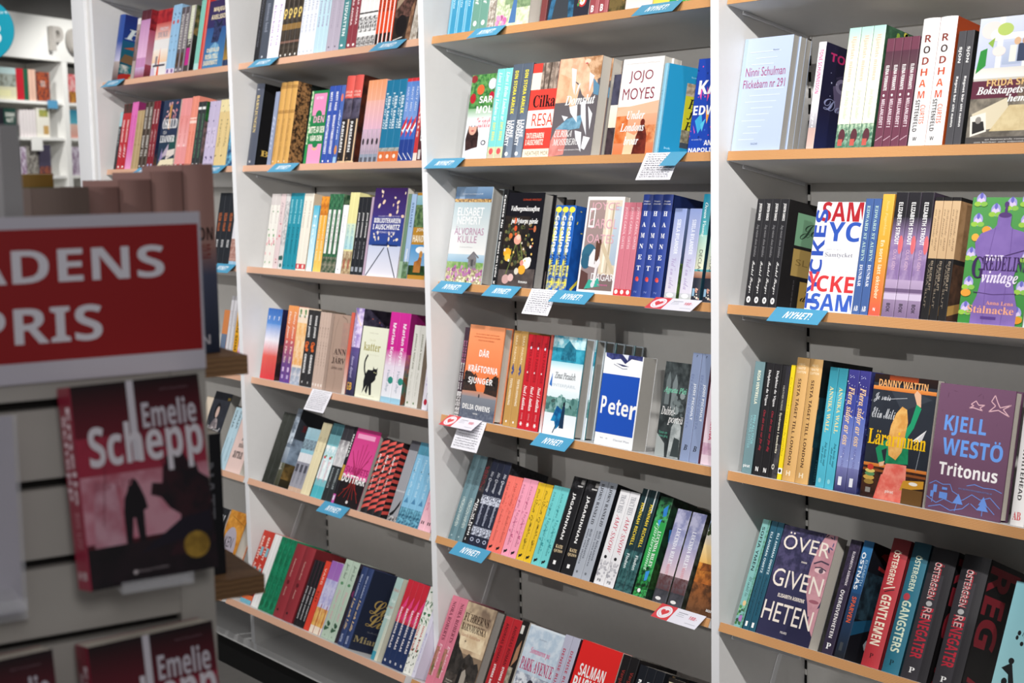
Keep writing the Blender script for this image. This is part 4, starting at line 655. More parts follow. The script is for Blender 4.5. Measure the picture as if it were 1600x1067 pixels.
K('peach_grey_fade', 'slim paperback fading from peach to grey', 0, 'dfa8a0', [R(0, .4, 1, .75, 'dcb0c4', 'e6b0a4'), R(0, .75, 1, 1, 'e6a88c', 'e89a6c'), R(0, .1, 1, .4, '9a92a0', 'd4b2c8', 'b8a4b4', 60), R(0, 0, 1, .1, '8f98a8'), E(.5, .25, .22, .04, '2f2a30'), R(.2, .0, .8, .06, '5a5c66')])
K('teal_orange_foot', 'deep blue-teal paperback with orange foot', 0, '22759a', [S('Var är du', .85, .4, 'd9e9ee', 'i', .32, .32), S('EBBA RANERI', .8, .4, 'eef4f6', 'b', .36, .68), R(0, .125, 1, .17, 'b9bcb8', None, '8a8a84', 200), R(0, 0, 1, .125, 'd9713c'), E(.45, .065, .22, .025, 'f0e2d4')])
K('blue_red_swoosh', 'blue and red paperback with white swoosh', 0, '3c66bc', [R(0, .5, 1, .96, '7a9ad4', '5a86cc'), R(0, .96, 1, 1, 'd0363c'), P([(0, .28), (1, .42), (1, .54), (0, .4)], 'cf3a40'), P([(0, .38), (.5, .34), (1, .42), (1, .46), (.4, .38)], W_), R(0, 0, 1, .26, '27408c'), L([(.0, .1), (1, .02)], .002, W_), S('SKJUT MIG', .9, .6, 'e6ecf8', 'i', .4)])
K('red_title', 'red paperback with white stacked words by divider', 0, 'c43a3c', [S('PARIS', .8, .3, 'f0dcd8', 'b', .4), R(0, 0, 1, .1, 'ecd8cc')])
K('dark_red_title', 'dark brown-red paperback with white capitals by divider', 0, '54282e', [S('TYSTNAD', .8, .25, W_, 'k', .4), R(.2, .02, .8, .14, 'd8d2d0')])
K('white_clover', 'white paperback with green leaf trail', 0, 'e6e2da', [D(6, .2, .05, .8, .8, .005, ['4f9a4c', '3f8444'], 23, .6), D(5, .1, .15, .9, .4, .004, ['d8a0a8', 'e0b4b4'], 24), S('Trädgård', .9, .6, 'c4bcb4', 'i', .4), R(0, .85, 1, 1, 'cfc7c4')])
K('pink_clover', 'blush paperback with dark-red petals', 0, 'dcc8c8', [D(8, .1, .05, .9, .8, .004, ['b84a58', '7a2c38', 'd88a90'], 25, .6), S('Rosor', .9, .6, 'b09ca0', 'i', .4)])
K('grey_clover', 'grey-white paperback with pencil leaf trail', 0, 'd4d2d0', [R(0, .3, 1, .9, 'd8d6d4', None, 'a8a6a8', 120), D(4, .2, .02, .8, .15, .006, ['2f5a54', '3f6a5c'], 26)])
K('teal_bright', 'bright teal paperback with pale upper lettering', 0, '1f8a9e', [S('ANNETTE HAAG', .92, .6, '9cd4dc', 'b', .36), S('Lycka hamnar', .56, .2, '0f4a58', 'I', .4), E(.4, .05, .1, .012, '0f4a58')])
K('cream_red_foot', 'cream paperback with red block at foot', 0, 'e6e0d2', [S('Kärlek å hemmet', .9, .55, '9a948a', 's', .3), R(0, .02, 1, .085, 'c42c38'), R(.3, .03, .7, .075, 'e9d8d0')], 'c9b79e')
K('sky_blue_slim', 'short sky-blue paperback fading to white', 0, '7cc4dc', [R(0, 0, 1, .7, 'e2eff4', '9cd2e2'), R(0, .7, 1, 1, '9cd2e2', '4fb0cc'), S('Hav', .85, .4, 'e9f6f9', 's', .4)], '4fb0d0')
K('sun_yellow', 'sunny orange-yellow paperback', 0, 'eda83c', [R(0, 0, 1, .5, 'ecc864', 'f0a448'), R(0, .75, 1, 1, 'd88a2c', 'e89a34', 'b4641c', 70), S('Sommaren som kom', .75, .15, 'fbe8c4', 'b', .36)])
K('jungle_green', 'dark green leafy paperback with white spine label', 0, '1f4a32', [R(0, 0, 1, 1, '1f4c34', None, '3f7a54', 90), R(.2, .24, .72, .8, 'e6e4e0'), S('Systrar', .75, .35, '5a5c58', 's', .3, .46), R(0, 0, 1, .2, '8a8674', None, '2c4a34', 80)], '1b3a2a', [R(0, 0, 1, 1, '1c3e2c', None, '5f7a5c', 60)])
K('plain_white', 'short plain white paperback', 0, 'eeeef0', [S('Grund', .85, .6, 'c4c4cc', 's', .4), E(.45, .06, .08, .01, '8c8c94')])
K('pastel_yellow_sky', 'paperback with pastel yellow top and sandy foot', 0, 'e3dc9c', [R(0, .3, 1, .62, 'a9d4dc', 'cfdcc0'), S('Calle Brando', .6, .3, '5f9ab0', 'i', .4), R(0, .0, 1, .28, 'c9b48c', 'd8c8a4', '8a6c50', 70), E(.5, .12, .2, .06, 'a8604c')])
K('black_couple', 'slim black paperback with white name and box logo', 0, '23252a', [S('JUHA ITKONEN', .8, .48, W_, 'k', .38), S('Att en vardag', .44, .2, 'b8b8bc', 'i', .32), R(.2, .04, .8, .1, '9ca0a8')])
K('lilac_thin', 'very thin lilac paperback', 0, 'bca4b8', [])
K('night_petals', 'night-blue cover with falling petals above snowy railway', 0, '33346e', [], '34407c',
  [R(0, .68, 1, 1, '43357c', '3a2258'), R(0, .4, 1, .68, '2f4a98', '3f3e8a'), R(0, .34, 1, .42, '26468c', '2f4a98'), R(0, 0, 1, .35, 'ece9f2', 'c9d0e6'), P([(.1, .345), (.9, .345), (.9, .36), (.62, .365), (.58, .4), (.54, .365), (.1, .36)], '1a2a5c'), E(.62, .345, .03, .015, 'f6e8c8'), L([(.5, .33), (.02, .0)], .0035, '222c44'), L([(.6, .33), (.94, .0)], .0035, '222c44'), D(13, .1, .68, .95, .98, .0065, ['f2dcc0', 'f0d0b4'], 27, .6), D(12, .1, .4, .9, .5, .005, ['f2e2cc'], 28, .6), T('BIBLIOTEKARIEN', .08, .605, .9, .66, W_, 'k'), T('I AUSCHWITZ', .06, .53, .9, .59, W_, 'k'), T('ANTONIO ITURBE', .18, .49, .78, .51, 'e6e0f0', 's'), T('EN BERÄTTELSE OM MOD', .2, .675, .86, .69, 'd8d0e8', 's')], 'gloss')
K('moss_green', 'narrow moss-green paperback', 0, '6f8c72', [R(0, 0, 1, .2, '9cb89a')])
K('sky_blue_tall', 'sky-blue paperback with landscape foot', 0, 'a3bcdc', [S('STILLHET', .9, .6, '44608c', 'b', .36), S('Himlabrand', .35, .15, W_, 'k', .36), R(0, 0, 1, .2, '6a8a58', '8fa89c', '4a6a44', 80)])
K('gold_lion', 'ochre-framed cover with lion under blue sky', 0, 'b8862c', [], 'b9862e', [R(0, .84, 1, .97, '7fb0c0', '9cc4cc'), R(0, .6, 1, .86, '6f8a5c', None, '3f5c3c', 90), T('JONAS', .2, .545, .9, .59, 'e6dcc4', 'k'), T('HANDEN', .04, .43, .98, .51, 'f0e6cc', 'k'), R(0, .1, 1, .4, '8fb8d8', '4a90c8'), E(.6, .34, .3, .04, 'eef2f6'), R(0, .05, 1, .16, '2c4a24', None, '1c3018', 90), P([(.3, .08), (.7, .08), (.72, .24), (.6, .3), (.5, .22), (.3, .2)], 'b87838', '9a5e28', 60), E(.64, .29, .1, .04, 'c98c44')])
K('blue_red_fade', 'paperback fading from blue through white to red', 0, 'dcdce6', [R(0, 0, 1, .33, 'd2343c', 'dd5a50'), R(0, .33, 1, .55, 'dd5a50', 'e9e4ec'), R(0, .55, 1, .78, 'e9e4ec', '6a96d4'), R(0, .78, 1, 1, '4f86cc', '2a62b0'), T('Y', .35, .84, .7, .89, W_, 'I')], '1f1c2c', [R(0, .0, 1, .5, '28181c', '221c28', '4a2c28', 50), R(0, .5, 1, 1, '1d1c30', '23244a')])
K('orange_purple', 'paperback from orange top to violet foot with white script', 0, 'cf6a58', [R(0, .0, 1, .25, '5f3f8c', '6a4484'), R(0, .25, 1, .55, '6a4484', 'c05a5c'), R(0, .55, 1, 1, 'cf6250', 'e89a58'), S('Daisy Jones & The Six', .93, .25, 'f2dcd0', 'I', .5), R(.3, .05, .7, .1, 'b8a0cc'), R(.3, .14, .7, .2, 'd0b4d8')])
K('orange_floral', 'peach-white floral paperback', 0, 'ecd8c0', [R(0, .25, 1, .8, 'eed4b8', 'f0c890', 'e8a860', 40), D(8, .1, .82, .9, .98, .004, ['4f8a54', 'efe9e4', 'e8a0a0'], 29), R(0, .0, 1, .22, 'bcc0cc', 'dcd8d8', '94a0b4', 60)])
K('black_snakes', 'black paperback with white capitals and orange snake', 0, '2c2b2d', [S('SADIE JONES', .93, .64, W_, 'k', .4), E(.5, .56, .3, .025, 'd8642c'), E(.4, .52, .26, .025, 'd8642c'), E(.5, .56, .14, .012, '2c2b2d'), E(.55, .475, .26, .022, 'd8642c'), S('ORMARNA', .42, .17, W_, 'k', .38), T('K', .36, .04, .6, .07, 'd0cecc', 'b')])
K('beige_lined', 'slim beige paperback with striped edges', 0, 'c2aa9c', [S('En dröm', .8, .3, '9a8478', 's', .4), E(.5, .05, .3, .02, 'e0d4cc')])
K('beige_portrait', 'beige cover with faint portrait line drawing', 0, 'a98f80', [], 'a98f80', [L([(.3, .95), (.18, .8), (.14, .5), (.3, .4)], .001, '6a544a'), L([(.5, .98), (.8, .94), (.98, .8)], .0015, '5a463e'), L([(.6, .78), (.75, .8), (.9, .77)], .0015, '4a3832'), L([(.78, .68), (.92, .62), (.8, .6)], .001, '7a6056'), L([(.3, .4), (.5, .2), (.45, .02)], .001, '7a6056'), R(.6, .5, 1, .9, 'b08a7c', None, 'a4857a', 30), T('ANN', .24, .48, .98, .56, '3a2a26', 'e'), T('JÄRV', .18, .36, .98, .46, '3a2a26', 'e'), T('dröm vem', .2, .29, .9, .335, '4a3832', 'i')])
K('salmon_plain', 'plain salmon paperback', 0, 'd0604e', [R(0, 0, 1, .5, 'dcd0c4', 'd0604e')])
K('storm_purple', 'violet storm-sky hardback with gold initials', 1, '5a4a84', [R(0, .55, 1, 1, 'a890c8', '8470b0', 'e8d8f0', 30), R(0, 0, 1, .5, '23223a', '5a4f86'), L([(.1, .98), (.9, .8)], .002, 'f0c890'), S('Tyra', .85, .55, 'dcd0ec', 'e', .34), S('Stora djupet', .45, .2, 'b8b0d4', 'I', .34), T('GB', .2, .06, .75, .15, 'd8a444', 'k')], '17151f', [R(0, .5, 1, 1, '181622', '241f34', '4a4458', 30), T('Ty', .5, .7, .98, .84, '8c8894', 'e'), D(12, .02, .2, .4, .9, .004, ['d86a4c', '5a4a84'], 30, .3)])
K('cat_cover', 'cream cover with black cat', 0, 'e2e4cc', [], 'e9ead4',
  [T('katter', .12, .66, .78, .78, 'a8a05c', 'e'), T('DORIS LUND', .28, .905, .62, .92, 'b8b49c', 's'), T('Om alla', .32, .8, .56, .83, 'd4d2b4', 'e'), T('berättelser', .22, .6, .78, .625, 'd8d8c0', 's'), P([(.32, .33), (.4, .4), (.56, .4), (.66, .42), (.72, .36), (.74, .28), (.66, .24), (.6, .22), (.64, .06), (.56, .05), (.5, .18), (.46, .06), (.38, .1), (.42, .19), (.34, .12), (.26, .06), (.3, .14), (.28, .24)], '17181c'), E(.68, .37, .1, .055, '17181c'), P([(.6, .4), (.6, .46), (.66, .41)], '17181c'), P([(.7, .41), (.78, .45), (.76, .38)], '17181c'), L([(.34, .3), (.26, .4), (.24, .5), (.3, .58), (.34, .6)], .006, '17181c'), E(.66, .375, .015, .008, 'd8d8a0'), E(.73, .37, .015, .008, 'd8d8a0'), T('om dem man minns', .2, .035, .76, .05, 'c4c4a8', 's')])
K('magenta_white', 'thick magenta paperback fading to white', 0, 'c81f88', [R(0, 0, 1, .4, 'e9eef2', 'e9dcea'), R(0, .4, 1, .58, 'e9dcea', 'd04a9c'), R(0, .58, 1, 1, 'cc2a90', 'd22c98'), S('Marian Keyes', .88, .42, 'f6e9f2', 'k', .42), S('Vuxna ihop', .36, .12, '7c8ca0', 'i', .32), E(.8, .25, .25, .04, '2f8a7c'), R(0, 0, 1, .06, '9cc8dc')], '9c1c6a', [R(0, .0, 1, .3, '2c7a6c', '3a6a5c', '7a4a34', 40), R(0, .3, 1, .55, '4a6a58', 'b8508c', 'c27a44', 40), R(0, .55, 1, 1, 'a82078', '7c1458')])
K('ivory_thin', 'short ivory paperback with olive spine capitals', 0, 'dad8d0', [S('JAMAICA KINCAID', .9, .46, '6a6c50', 'b', .3), S('Min mors liv', .42, .14, 'b0aea0', 's', .26), E(.4, .05, .12, .014, '5a7a4a')], '9a8a78')
K('cherry_white', 'white paperback with red cherry at foot', 0, 'e9e4ee', [E(.6, .1, .3, .04, 'b8243c'), L([(.6, .13), (.75, .22)], .001, '4a6a3c'), S('Mormor', .8, .3, 'b4a8d0', 'c', .4)])
K('dark_moss', 'dark moss-grey thriller with brown marks', 0, '2f322d', [S('Is', .75, .62, 'c8ccc8', 'e', .5), E(.5, .5, .2, .04, 'b9bcb8'), R(.2, .9, .8, .97, '4a2f26'), R(.2, .06, .8, .13, '4c3028'), R(0, 0, 1, 1, '30332e', None, '23261f', 40)])
K('storm_field', 'glossy hardback with stormy sky over wheat field', 1, '6a7684', [R(0, .55, 1, 1, 'c4ced8', '8f9aaa', '5a6674', 50), R(0, 0, 1, .3, '3a3a2c', '5a5a48'), S('Svartmark', .45, .2, 'd8d8d4', 'i', .5), R(0, .3, 1, .5, '6c7684', '98a4b0')], '39404a', [R(0, .62, 1, 1, '3c4048', '32343a'), R(0, .28, 1, .62, '6c7c90', '4c5662', '96a8bc', 25), R(0, .1, 1, .3, '8a6c3c', '5f5030', '4a3c24', 40), R(0, 0, 1, .1, '2a261c', '3c3422'), T('Bort', .1, .73, .9, .81, '6a2c30', 'e'), T('Lee', .3, .03, .6, .07, 'd4d0c4', 'e')], 'gloss')
K('grey_church', 'short paperback with pale blue top and grey church', 0, 'a9aab0', [R(0, .6, 1, 1, '8cbccc', 'a9ccd8'), R(0, .66, 1, .82, '5f6f7c', None, '8ca4b0', 120), R(0, .46, 1, .6, 'd8d8dc'), R(0, .06, 1, .46, '9a9aa4', '8c8c98'), R(.2, .3, .8, .42, '4a4a54'), S('Kyrkan', .3, .12, '4a4a54', 'i', .4), R(0, 0, 1, .06, 'c8a890')])
K('cream_thin', 'narrow cream paperback', 0, 'e0d4ae', [S('Sand', .8, .6, 'b8a880', 's', .3)], '4a4a3c', [R(0, .3, 1, 1, '6c6c5c', '3a3a34', '8c8c80', 40)])
K('aqua_blossom', 'aqua and white blossom paperback', 0, '7fbcc4', [R(0, .25, 1, .7, 'd4e4e6', 'a9d0d6', 'eef2f2', 60), R(0, .85, 1, 1, '3f6a74', '4f8088'), E(.4, .54, .2, .02, 'c83c44'), E(.6, .56, .14, .015, '4f9a5c'), S('Blommande', .5, .22, 'd88c9c', 'i', .4), R(0, 0, 1, .16, '4fb0bc')])
K('grey_black_half', 'paperback half grey photo, half black', 0, '2a2d30', [R(0, .8, 1, 1, '3c3a40', '343238'), R(0, .46, 1, .8, 'c4c2c4', '8f8c90', 'e0dede', 40), S('KARAMELLER', .43, .16, 'a4aeb0', 'b', .34)])
K('black_pink_line', 'thin black paperback with pink foot', 0, '1e1c22', [S('MANTRA', .9, .6, W_, 'b', .5), R(0, .3, 1, .5, 'b8903c'), R(0, .0, 1, .12, 'c050a0'), R(.2, .04, .8, .1, 'd8d4e4')])
K('pink_root', 'pink and black cover with red root branches', 0, 'c8347c', [], 'd8468c',
  [R(0, .36, 1, 1, 'dc5094', 'c83a80'), R(0, 0, 1, .36, '1d1519')] + [L([(.5, .36), (.5 + dx * .4, .5), (.5 + dx, .5 + dy)], .0022, '9c2450') for dx, dy in ((-.3, .12), (-.2, .22), (-.06, .3), (.1, .32), (.24, .24), (.34, .12), (.4, .2), (-.4, .2))] + [L([(.5, .4), (.5 + dx * .4, .24), (.5 + dx, .3 - dy)], .0022, '8c2420') for dx, dy in ((-.32, .1), (-.2, .2), (.0, .24), (.16, .2), (.3, .12), (.4, .22), (-.42, .2))] +
  [R(.1, .87, .84, .93, 'e89cc0'), T('SVÄRDETS', .04, .42, .98, .52, 'a02460', 'k'), T('DÖTTRAR', .0, .3, .98, .42, W_, 'k'), E(.5, .06, .05, .02, 'd8d0d0')], 'matte', 'greypages')
K('coral_stripe', 'black hardback wrapped in coral diagonal stripes', 1, '1f1c1f', [P([(0, .04 + i * .085), (1, .1 + i * .085), (1, .145 + i * .085), (0, .085 + i * .085)], 'd4544c') for i in range(11)] + [S('Håll mig', .8, .56, W_, 'I', .3), S('lakrits', .5, .3, 'e8d0cc', 's', .26)], '1f1c1f', [P([(0, .04 + i * .085), (1, .12 + i * .075), (1, .155 + i * .075), (0, .085 + i * .085)], 'cc4f48') for i in range(11)] + [P([(.4, .32), (.9, .34), (.9, .44), (.4, .42)], '3f7a44')])
K('grey_bird', 'thick grey paperback with black bird wing', 0, '9c9ca2', [R(0, .88, 1, 1, '5a5a60', '4c4c52'), P([(.1, .08), (.5, .14), (.95, .28), (.9, .2), (.5, .08), (.2, .05)], '17171a'), R(0, 0, 1, .06, 'c8c4c4', None, '3a383a', 120), R(0, .36, 1, .38, 'b8b8bc')])
K('baby_blue', 'baby-blue paperback with wave drawing at foot', 0, '84bcdc', [R(0, .85, 1, 1, '4f90a8', '5a9cb4'), S('Havet tar allt tid', .8, .35, 'c4e0ee', 's', .3), E(.3, .65, .06, .01, '2c4a5c'), P([(.2, .26), (.8, .26), (.55, .33)], '4f86ac'), R(0, 0, 1, .2, '74b4cc', None, '2f5f78', 120)])
K('rose_thin', 'light pink paperback with black quotation marks', 0, 'ecb8c4', [S('BOK BOK', .5, .25, 'd47c94', 's', .4), R(.25, .08, .4, .12, '2c2a2c'), R(.55, .08, .7, .12, '2c2a2c'), D(5, .2, .4, .9, .6, .004, ['e8b43c', 'd8543c'], 34)])
K('red_mosaic', 'red and pale-blue chequered paperback', 0, 'c23a2c', [R(0, .12, 1, .3, '5a1a1e'), R(0, .05, 1, .12, 'd86a3c'), R(0, 0, 1, .055, '6fb0c4'), R(.6, .66, 1, .78, '7cb0bc'), R(.5, .42, .9, .5, '7cb0bc'), R(.6, .3, 1, .38, '7cb0bc'), S('MARC LEVY', .92, .6, 'f2dcd0', 'k', .4, .4), S('Nästan som du', .56, .14, 'f2dcd0', 'I', .4, .4)])
K('white_ribbed', 'white paperback with ribbed lines', 0, 'e9e8e6', [R(.2, 0, .26, 1, 'd4d2d0'), R(.45, 0, .5, 1, 'd4d2d0'), R(.72, 0, .78, 1, 'd4d2d0')])
K('green_leafy', 'emerald green paperback with darker leaf shadow', 0, '14805a', [R(0, 0, 1, 1, '14845c', None, '0f6a48', 60), S('Grönskan', .8, .3, '0c5a3c', 'c', .5), E(.4, .1, .3, .05, '0e6040')])
K('maroon_cloth', 'maroon cloth hardback with fine white lines', 1, '8c2c34', [S('Katharina Brand', .8, .56, 'd8b4a8', 's', .14), E(.5, .48, .14, .03, '5c1a20'), S('Anatomi', .42, .3, 'd8b4a8', 's', .14), E(.4, .1, .1, .016, '2c1014')], '6a1c22')
K('black_lines', 'short black paperback with white spine line', 0, '17161a', [R(.3, .4, .4, 1, '5a3a48'), S('STEN EDEN KVARTETT', .6, .1, 'd4d2d4', 'b', .34, .6)])
K('red_orange_plain', 'tomato-red slim paperback', 0, 'd8412e', [S('VARG', .9, .66, 'f0b4a4', 'b', .4), S('ELIT', .56, .4, '7a1c14', 'b', .4)])
K('violet_amber', 'short paperback with violet top and amber foot', 0, 'cfc8e0', [R(0, .75, 1, 1, 'a06cb4', '9460ac'), R(0, .35, 1, .75, 'd4d0e6', 'c0bedc', 'a8a4d0', 60), R(0, .1, 1, .35, 'd89a48', 'c8744a', 'e4b868', 50), R(0, 0, 1, .1, 'ecdcc8'), R(.7, .0, .8, .4, '9c3a34')])
K('sage_flower', 'sage paperback with small green sprigs', 0, 'b2c4b2', [S('Jonte Lund', .95, .76, '2c3c30', 'c', .5), E(.5, .7, .2, .02, '5a8a64'), S('Dagar av nåd', .62, .24, 'd0a0a8', 'I', .36), D(7, .2, .1, .8, .2, .0045, ['2c4a38', '3a5c44'], 35), E(.5, .04, .08, .012, '8ca08c')], '3c3440', [D(14, .05, .1, .9, .9, .011, ['6a2c54', '1c1a24', '8a3c6c', '2c3c3c'], 36)])
K('navy_gold', 'navy hardback with gold script title', 1, '2c3c66', [S('Mian Lodalen', .9, .62, 'b4bcd4', 'b', .28), S('Lisa och Lilly', .6, .2, 'e4c490', 'I', .42), S('NATUR', .14, .04, 'b4bcd4', 'b', .34)], '20263a', [T('Lisa', .2, .48, .95, .66, 'b89a58', 'c'), T('Lill', .2, .32, .95, .48, 'b89a58', 'c'), T('SAGOR', .3, .24, .8, .26, '6a6a70', 's'), T('Mian Lo', .05, .1, .98, .18, '9c8c64', 'e'), E(.95, .7, .14, .2, '14161f')])
K('seafoam', 'seafoam green paperback with rust and white words', 0, 'a4c0ba', [R(.6, 0, 1, .9, 'd8d4c0', 'a4c0ba'), R(0, 0, .6, .1, '3f94a8'), T('Fjärils', .1, .82, .95, .87, 'c06a5c', 'i'), T('Resan', .3, .7, .9, .74, 'e9efe8', 'i'), T('vingar', .1, .62, .9, .66, 'c06a5c', 'i'), T('Lund', .05, .5, .9, .55, 'e9efe8', 'e')], 'd4d0bc')
K('red_navy_party', 'red and navy paperback with white slanted capitals', 0, '1f3058', [R(0, .5, 1, 1, 'b82434', 'c42838'), P([(0, .5), (1, .7), (1, .82), (0, .6)], 'e0407c'), P([(.2, .5), (1, .54), (.9, .62)], 'd4305c'), S('SANNINGENS KALAS', .68, .2, 'f4ecec', 'k', .34), T('N', .34, .04, .6, .07, W_, 'b')])
K('white_leaf', 'white paperback with dark green leaf sprays', 0, 'e6e6de', [D(14, .1, .55, .95, .98, .005, ['2f6a44', '6a8c6c', 'a8b8a4'], 37, .4), D(10, .2, .08, .9, .4, .004, ['1f3c2c', '3c5c44'], 38, .5), S('NINA LYKKE', .56, .26, 'c84a44', 'b', .4, .35), T('L', .3, .03, .6, .07, '2c2c30', 'e')])
K('white_lilac_plain', 'pale lilac-white paperback with blue script', 0, 'd8d4e4', [S('Höll vid din sida', .55, .2, '7a7cb8', 'c', .4), E(.4, .07, .14, .012, 'b0aec8')])
# --- far left bay
K('blue_piano', 'dark blue book with red flower and piano keys', 1, '2c4a92', [R(0, .3, 1, .6, 'b8b4cc', '2c4a92'), R(0, 0, 1, .3, '4a2c2c', 'a89c98')], '17566a', [R(0, .6, 1, 1, '1f3f8c', '232f74'), R(0, .3, 1, .62, '166068', '1c5a80'), T('Hej', .05, .6, .98, .8, 'dce6e6', 'I'), T('GO', .5, .46, .95, .56, 'b8c8cc', 'e'), P([(0, .3), (.98, .24), (.98, .36), (.1, .42)], '7a5c40'), R(.0, .14, 1, .26, '1c6c74', None, 'd8d8d0', 40), E(.4, .06, .45, .09, 'b02c24'), E(.4, .08, .14, .05, 'd8a04c'), P([(.05, .5), (.3, .55), (.3, .5)], 'b85c34')])
K('taupe_plain', 'taupe paperback with pale top', 0, 'a89a94', [R(0, .9, 1, 1, 'dcd8d4'), R(0, .3, 1, .8, '7a6460', 'a08c84', '54444a', 50)])
K('pink_fade', 'pink paperback with dark maroon top', 0, 'c088b4', [R(0, .86, 1, 1, '5c2430', '4a1c28'), R(0, .3, 1, .86, 'dcb0d0', 'b884b0'), R(0, 0, 1, .16, '8c2c3c', 'c4a8cc')], 'b0506a', [R(0, .7, 1, 1, '5c1420', '7c1c28', 'b02c34', 40), R(0, .2, 1, .7, 'd0a0b4', 'b8506c'), R(0, 0, 1, .2, '5c2028', 'a84c5c'), T('A', .2, .6, .7, .75, 'e0c8d0', 'I')])
K('red_spire', 'red and white cover with orange spire', 0, 'dcd4d4', [], 'e2dedc', [R(0, .8, 1, 1, 'b02830', 'c43c3c', '8a1c28', 40), R(0, .55, 1, .8, 'e8c8bc', 'c0504c'), R(0, .2, 1, .4, 'e9c4a0', 'ece4dc'), P([(.38, 0), (.52, 0), (.48, .44)], 'd84c28'), R(.1, .14, .9, .17, '4a4450'), R(.22, .17, .36, .3, '8c7c84'), T('DUKE', .2, .58, .85, .66, '8a8a94', 'e'), T('FROM', .3, .68, .8, .73, 'd0d4dc', 's'), P([(0, 0), (.3, 0), (.2, .14), (0, .12)], 'c8b4cc')])
K('pale_blue_red', 'light blue paperback with red and dark birds', 0, '94bcdc', [D(6, .2, .3, .9, .95, .004, ['1f2c4c', '2c4a74'], 39, .5), E(.5, .75, .24, .03, 'c8504c'), R(0, 0, 1, .08, 'dcc8dc'), R(.3, .02, .7, .07, '6a4c8c')])
K('grey_winter', 'charcoal-grey paperback with white capitals', 0, '5c5458', [S('VINTERBERGARE', .9, .36, 'e0dcd8', 'b', .5), R(.8, 0, 1, 1, '8c848c'), R(.1, .1, .7, .3, '6a5040', None, '3c3028', 60), E(.4, .05, .2, .02, 'c8c4c4')])
K('cream_magenta', 'cream-topped paperback with magenta foot', 0, '4a4444', [R(0, .5, 1, 1, 'c8cca8', 'dcdcc4'), S('NOTTING HILL', .95, .4, 'ecece0', 'k', .5), R(0, .1, 1, .36, 'c03088'), R(.8, 0, 1, 1, '9a9494')], '24302c', [R(0, .55, 1, 1, 'b08c54', '5a6a44', '2c3c2c', 40), R(0, 0, 1, .5, '141818', '2c2c28')])
K('mint_slim', 'slim mint-green book', 0, '7cc4b4', [R(.3, 0, .5, 1, 'a4d8cc'), R(0, 0, 1, .1, 'b4dcd8')])
K('scarlet_slim', 'scarlet slim book', 0, 'd8403c', [R(.6, 0, 1, 1, 'e47064')])
K('blue_beast', 'blue-violet cover with dark beast and cream capitals', 0, '2c3454', [], '355a8c', [R(0, .6, 1, 1, '3a3464', '3c2f58'), R(0, .0, 1, .6, '4a86b4', '355a94'), P([(.3, .38), (.65, .38), (.78, .62), (.8, .72), (.6, .66), (.34, .74), (.36, .55)], '20243c', '3c446c', 90), P([(.2, .1), (.8, .1), (.7, .34), (.5, .38), (.3, .32)], '5c94bc', '8cb8d4', 60), T('MAJGULL', .24, .82, .98, .9, 'f0e0b8', 'k'), T('AXELSSON', .16, .72, .98, .79, 'f0e0b8', 'k'), T('ONSTÄLLD', .14, .24, .76, .31, 'f2e4c0', 'k'), T('RESA TILL', .1, .14, .74, .21, 'f2e4c0', 'k'), T('SABARMATI', .04, .05, .74, .12, 'f2e4c0', 'k')])
K('dark_gold_edge', 'dark paperback with gold lower edge near white divider', 0, '24282a', [R(0, .1, 1, .4, 'a8843c', '3a3a30'), R(0, .0, 1, .1, '2c3c5c')])
K('black_teal_top', 'black paperback with ice-blue top', 0, '24262a', [R(0, .75, 1, 1, '9cc4cc'), S('Rök', .7, .4, 'b4bcc0', 's', .4)])
K('red_white_script', 'crimson paperback with white script and dark top', 0, 'b8202c', [R(0, .86, 1, 1, '4c2024', '6a1c20', '2c2418', 60), S('TRINA BLANDON', .76, .42, 'ecd8d4', 'b', .4), S('Allt', .38, .18, W_, 'c', .5), E(.5, .04, .2, .015, W_)])
K('hot_pink', 'hot-pink paperback', 0, 'd86ab0', [S('Rosa himlen', .8, .4, 'b83c8c', 's', .34), R(0, 0, 1, .3, 'e89cc8', 'd86ab0')], '8c2c64')
K('khaki_slim', 'khaki-beige paperback', 0, 'b49c74', [R(.4, 0, .6, 1, 'a88c60'), S('Sol', .8, .4, '8c744c', 's', .3)])
K('brown_white_text', 'dark brown paperback with white stacked capitals', 0, '3c3028', [S('LINDA OLSSON', .92, .6, 'e0dcd4', 'b', .45), S('SONAT TILL', .5, .18, 'e0dcd4', 'b', .45), R(.7, 0, 1, 1, '5c5048'), E(.4, .04, .12, .015, W_)])
K('wine_script', 'wine-red paperback with white script', 0, '7c1c28', [S('SONJA', .88, .66, 'ece0dc', 'b', .4), S('Ängla hjärta', .58, .18, 'ece0dc', 'c', .45), R(.3, .02, .7, .07, 'a8bce0')], '1c2444', [R(0, .0, 1, .3, '6a4a2c', '2c2c48', '24243c', 50)])
K('guilt_cover', 'navy cover with white serif title and falling figure', 0, '23304a', [], '22364a', [R(0, .45, 1, 1, '24304a', '2c3a54'), P([(.4, .92), (.54, .94), (.5, .56), (.42, .58)], 'c08a4c'), D(18, .1, .72, .95, .98, .006, ['d89c9c', 'c47c84', 'e4b4b0'], 40, .5), P([(0, .0), (1, .0), (1, .14), (.2, .12)], 'e4d8b8'), P([(.1, .12), (.6, .36), (.6, .2)], 'b4a4b4'), R(.62, .26, 1, .46, '1f4a48'), P([(.5, .12), (1, .2), (1, .28), (.56, .26)], 'd8ccc4'), P([(.12, .1), (.24, .3), (.3, .14)], '8c7ca8'), T('OSKULD', .08, .58, .96, .72, W_, 'e'), T('OCH', .18, .5, .36, .545, 'e4e0dc', 's'), T('LEANDER', .04, .38, .9, .48, W_, 'e'), T('ROMAN', .3, .16, .7, .18, '5c5854', 's'), D(6, .35, .02, .8, .06, .003, ['2c2a2c'], 41)])
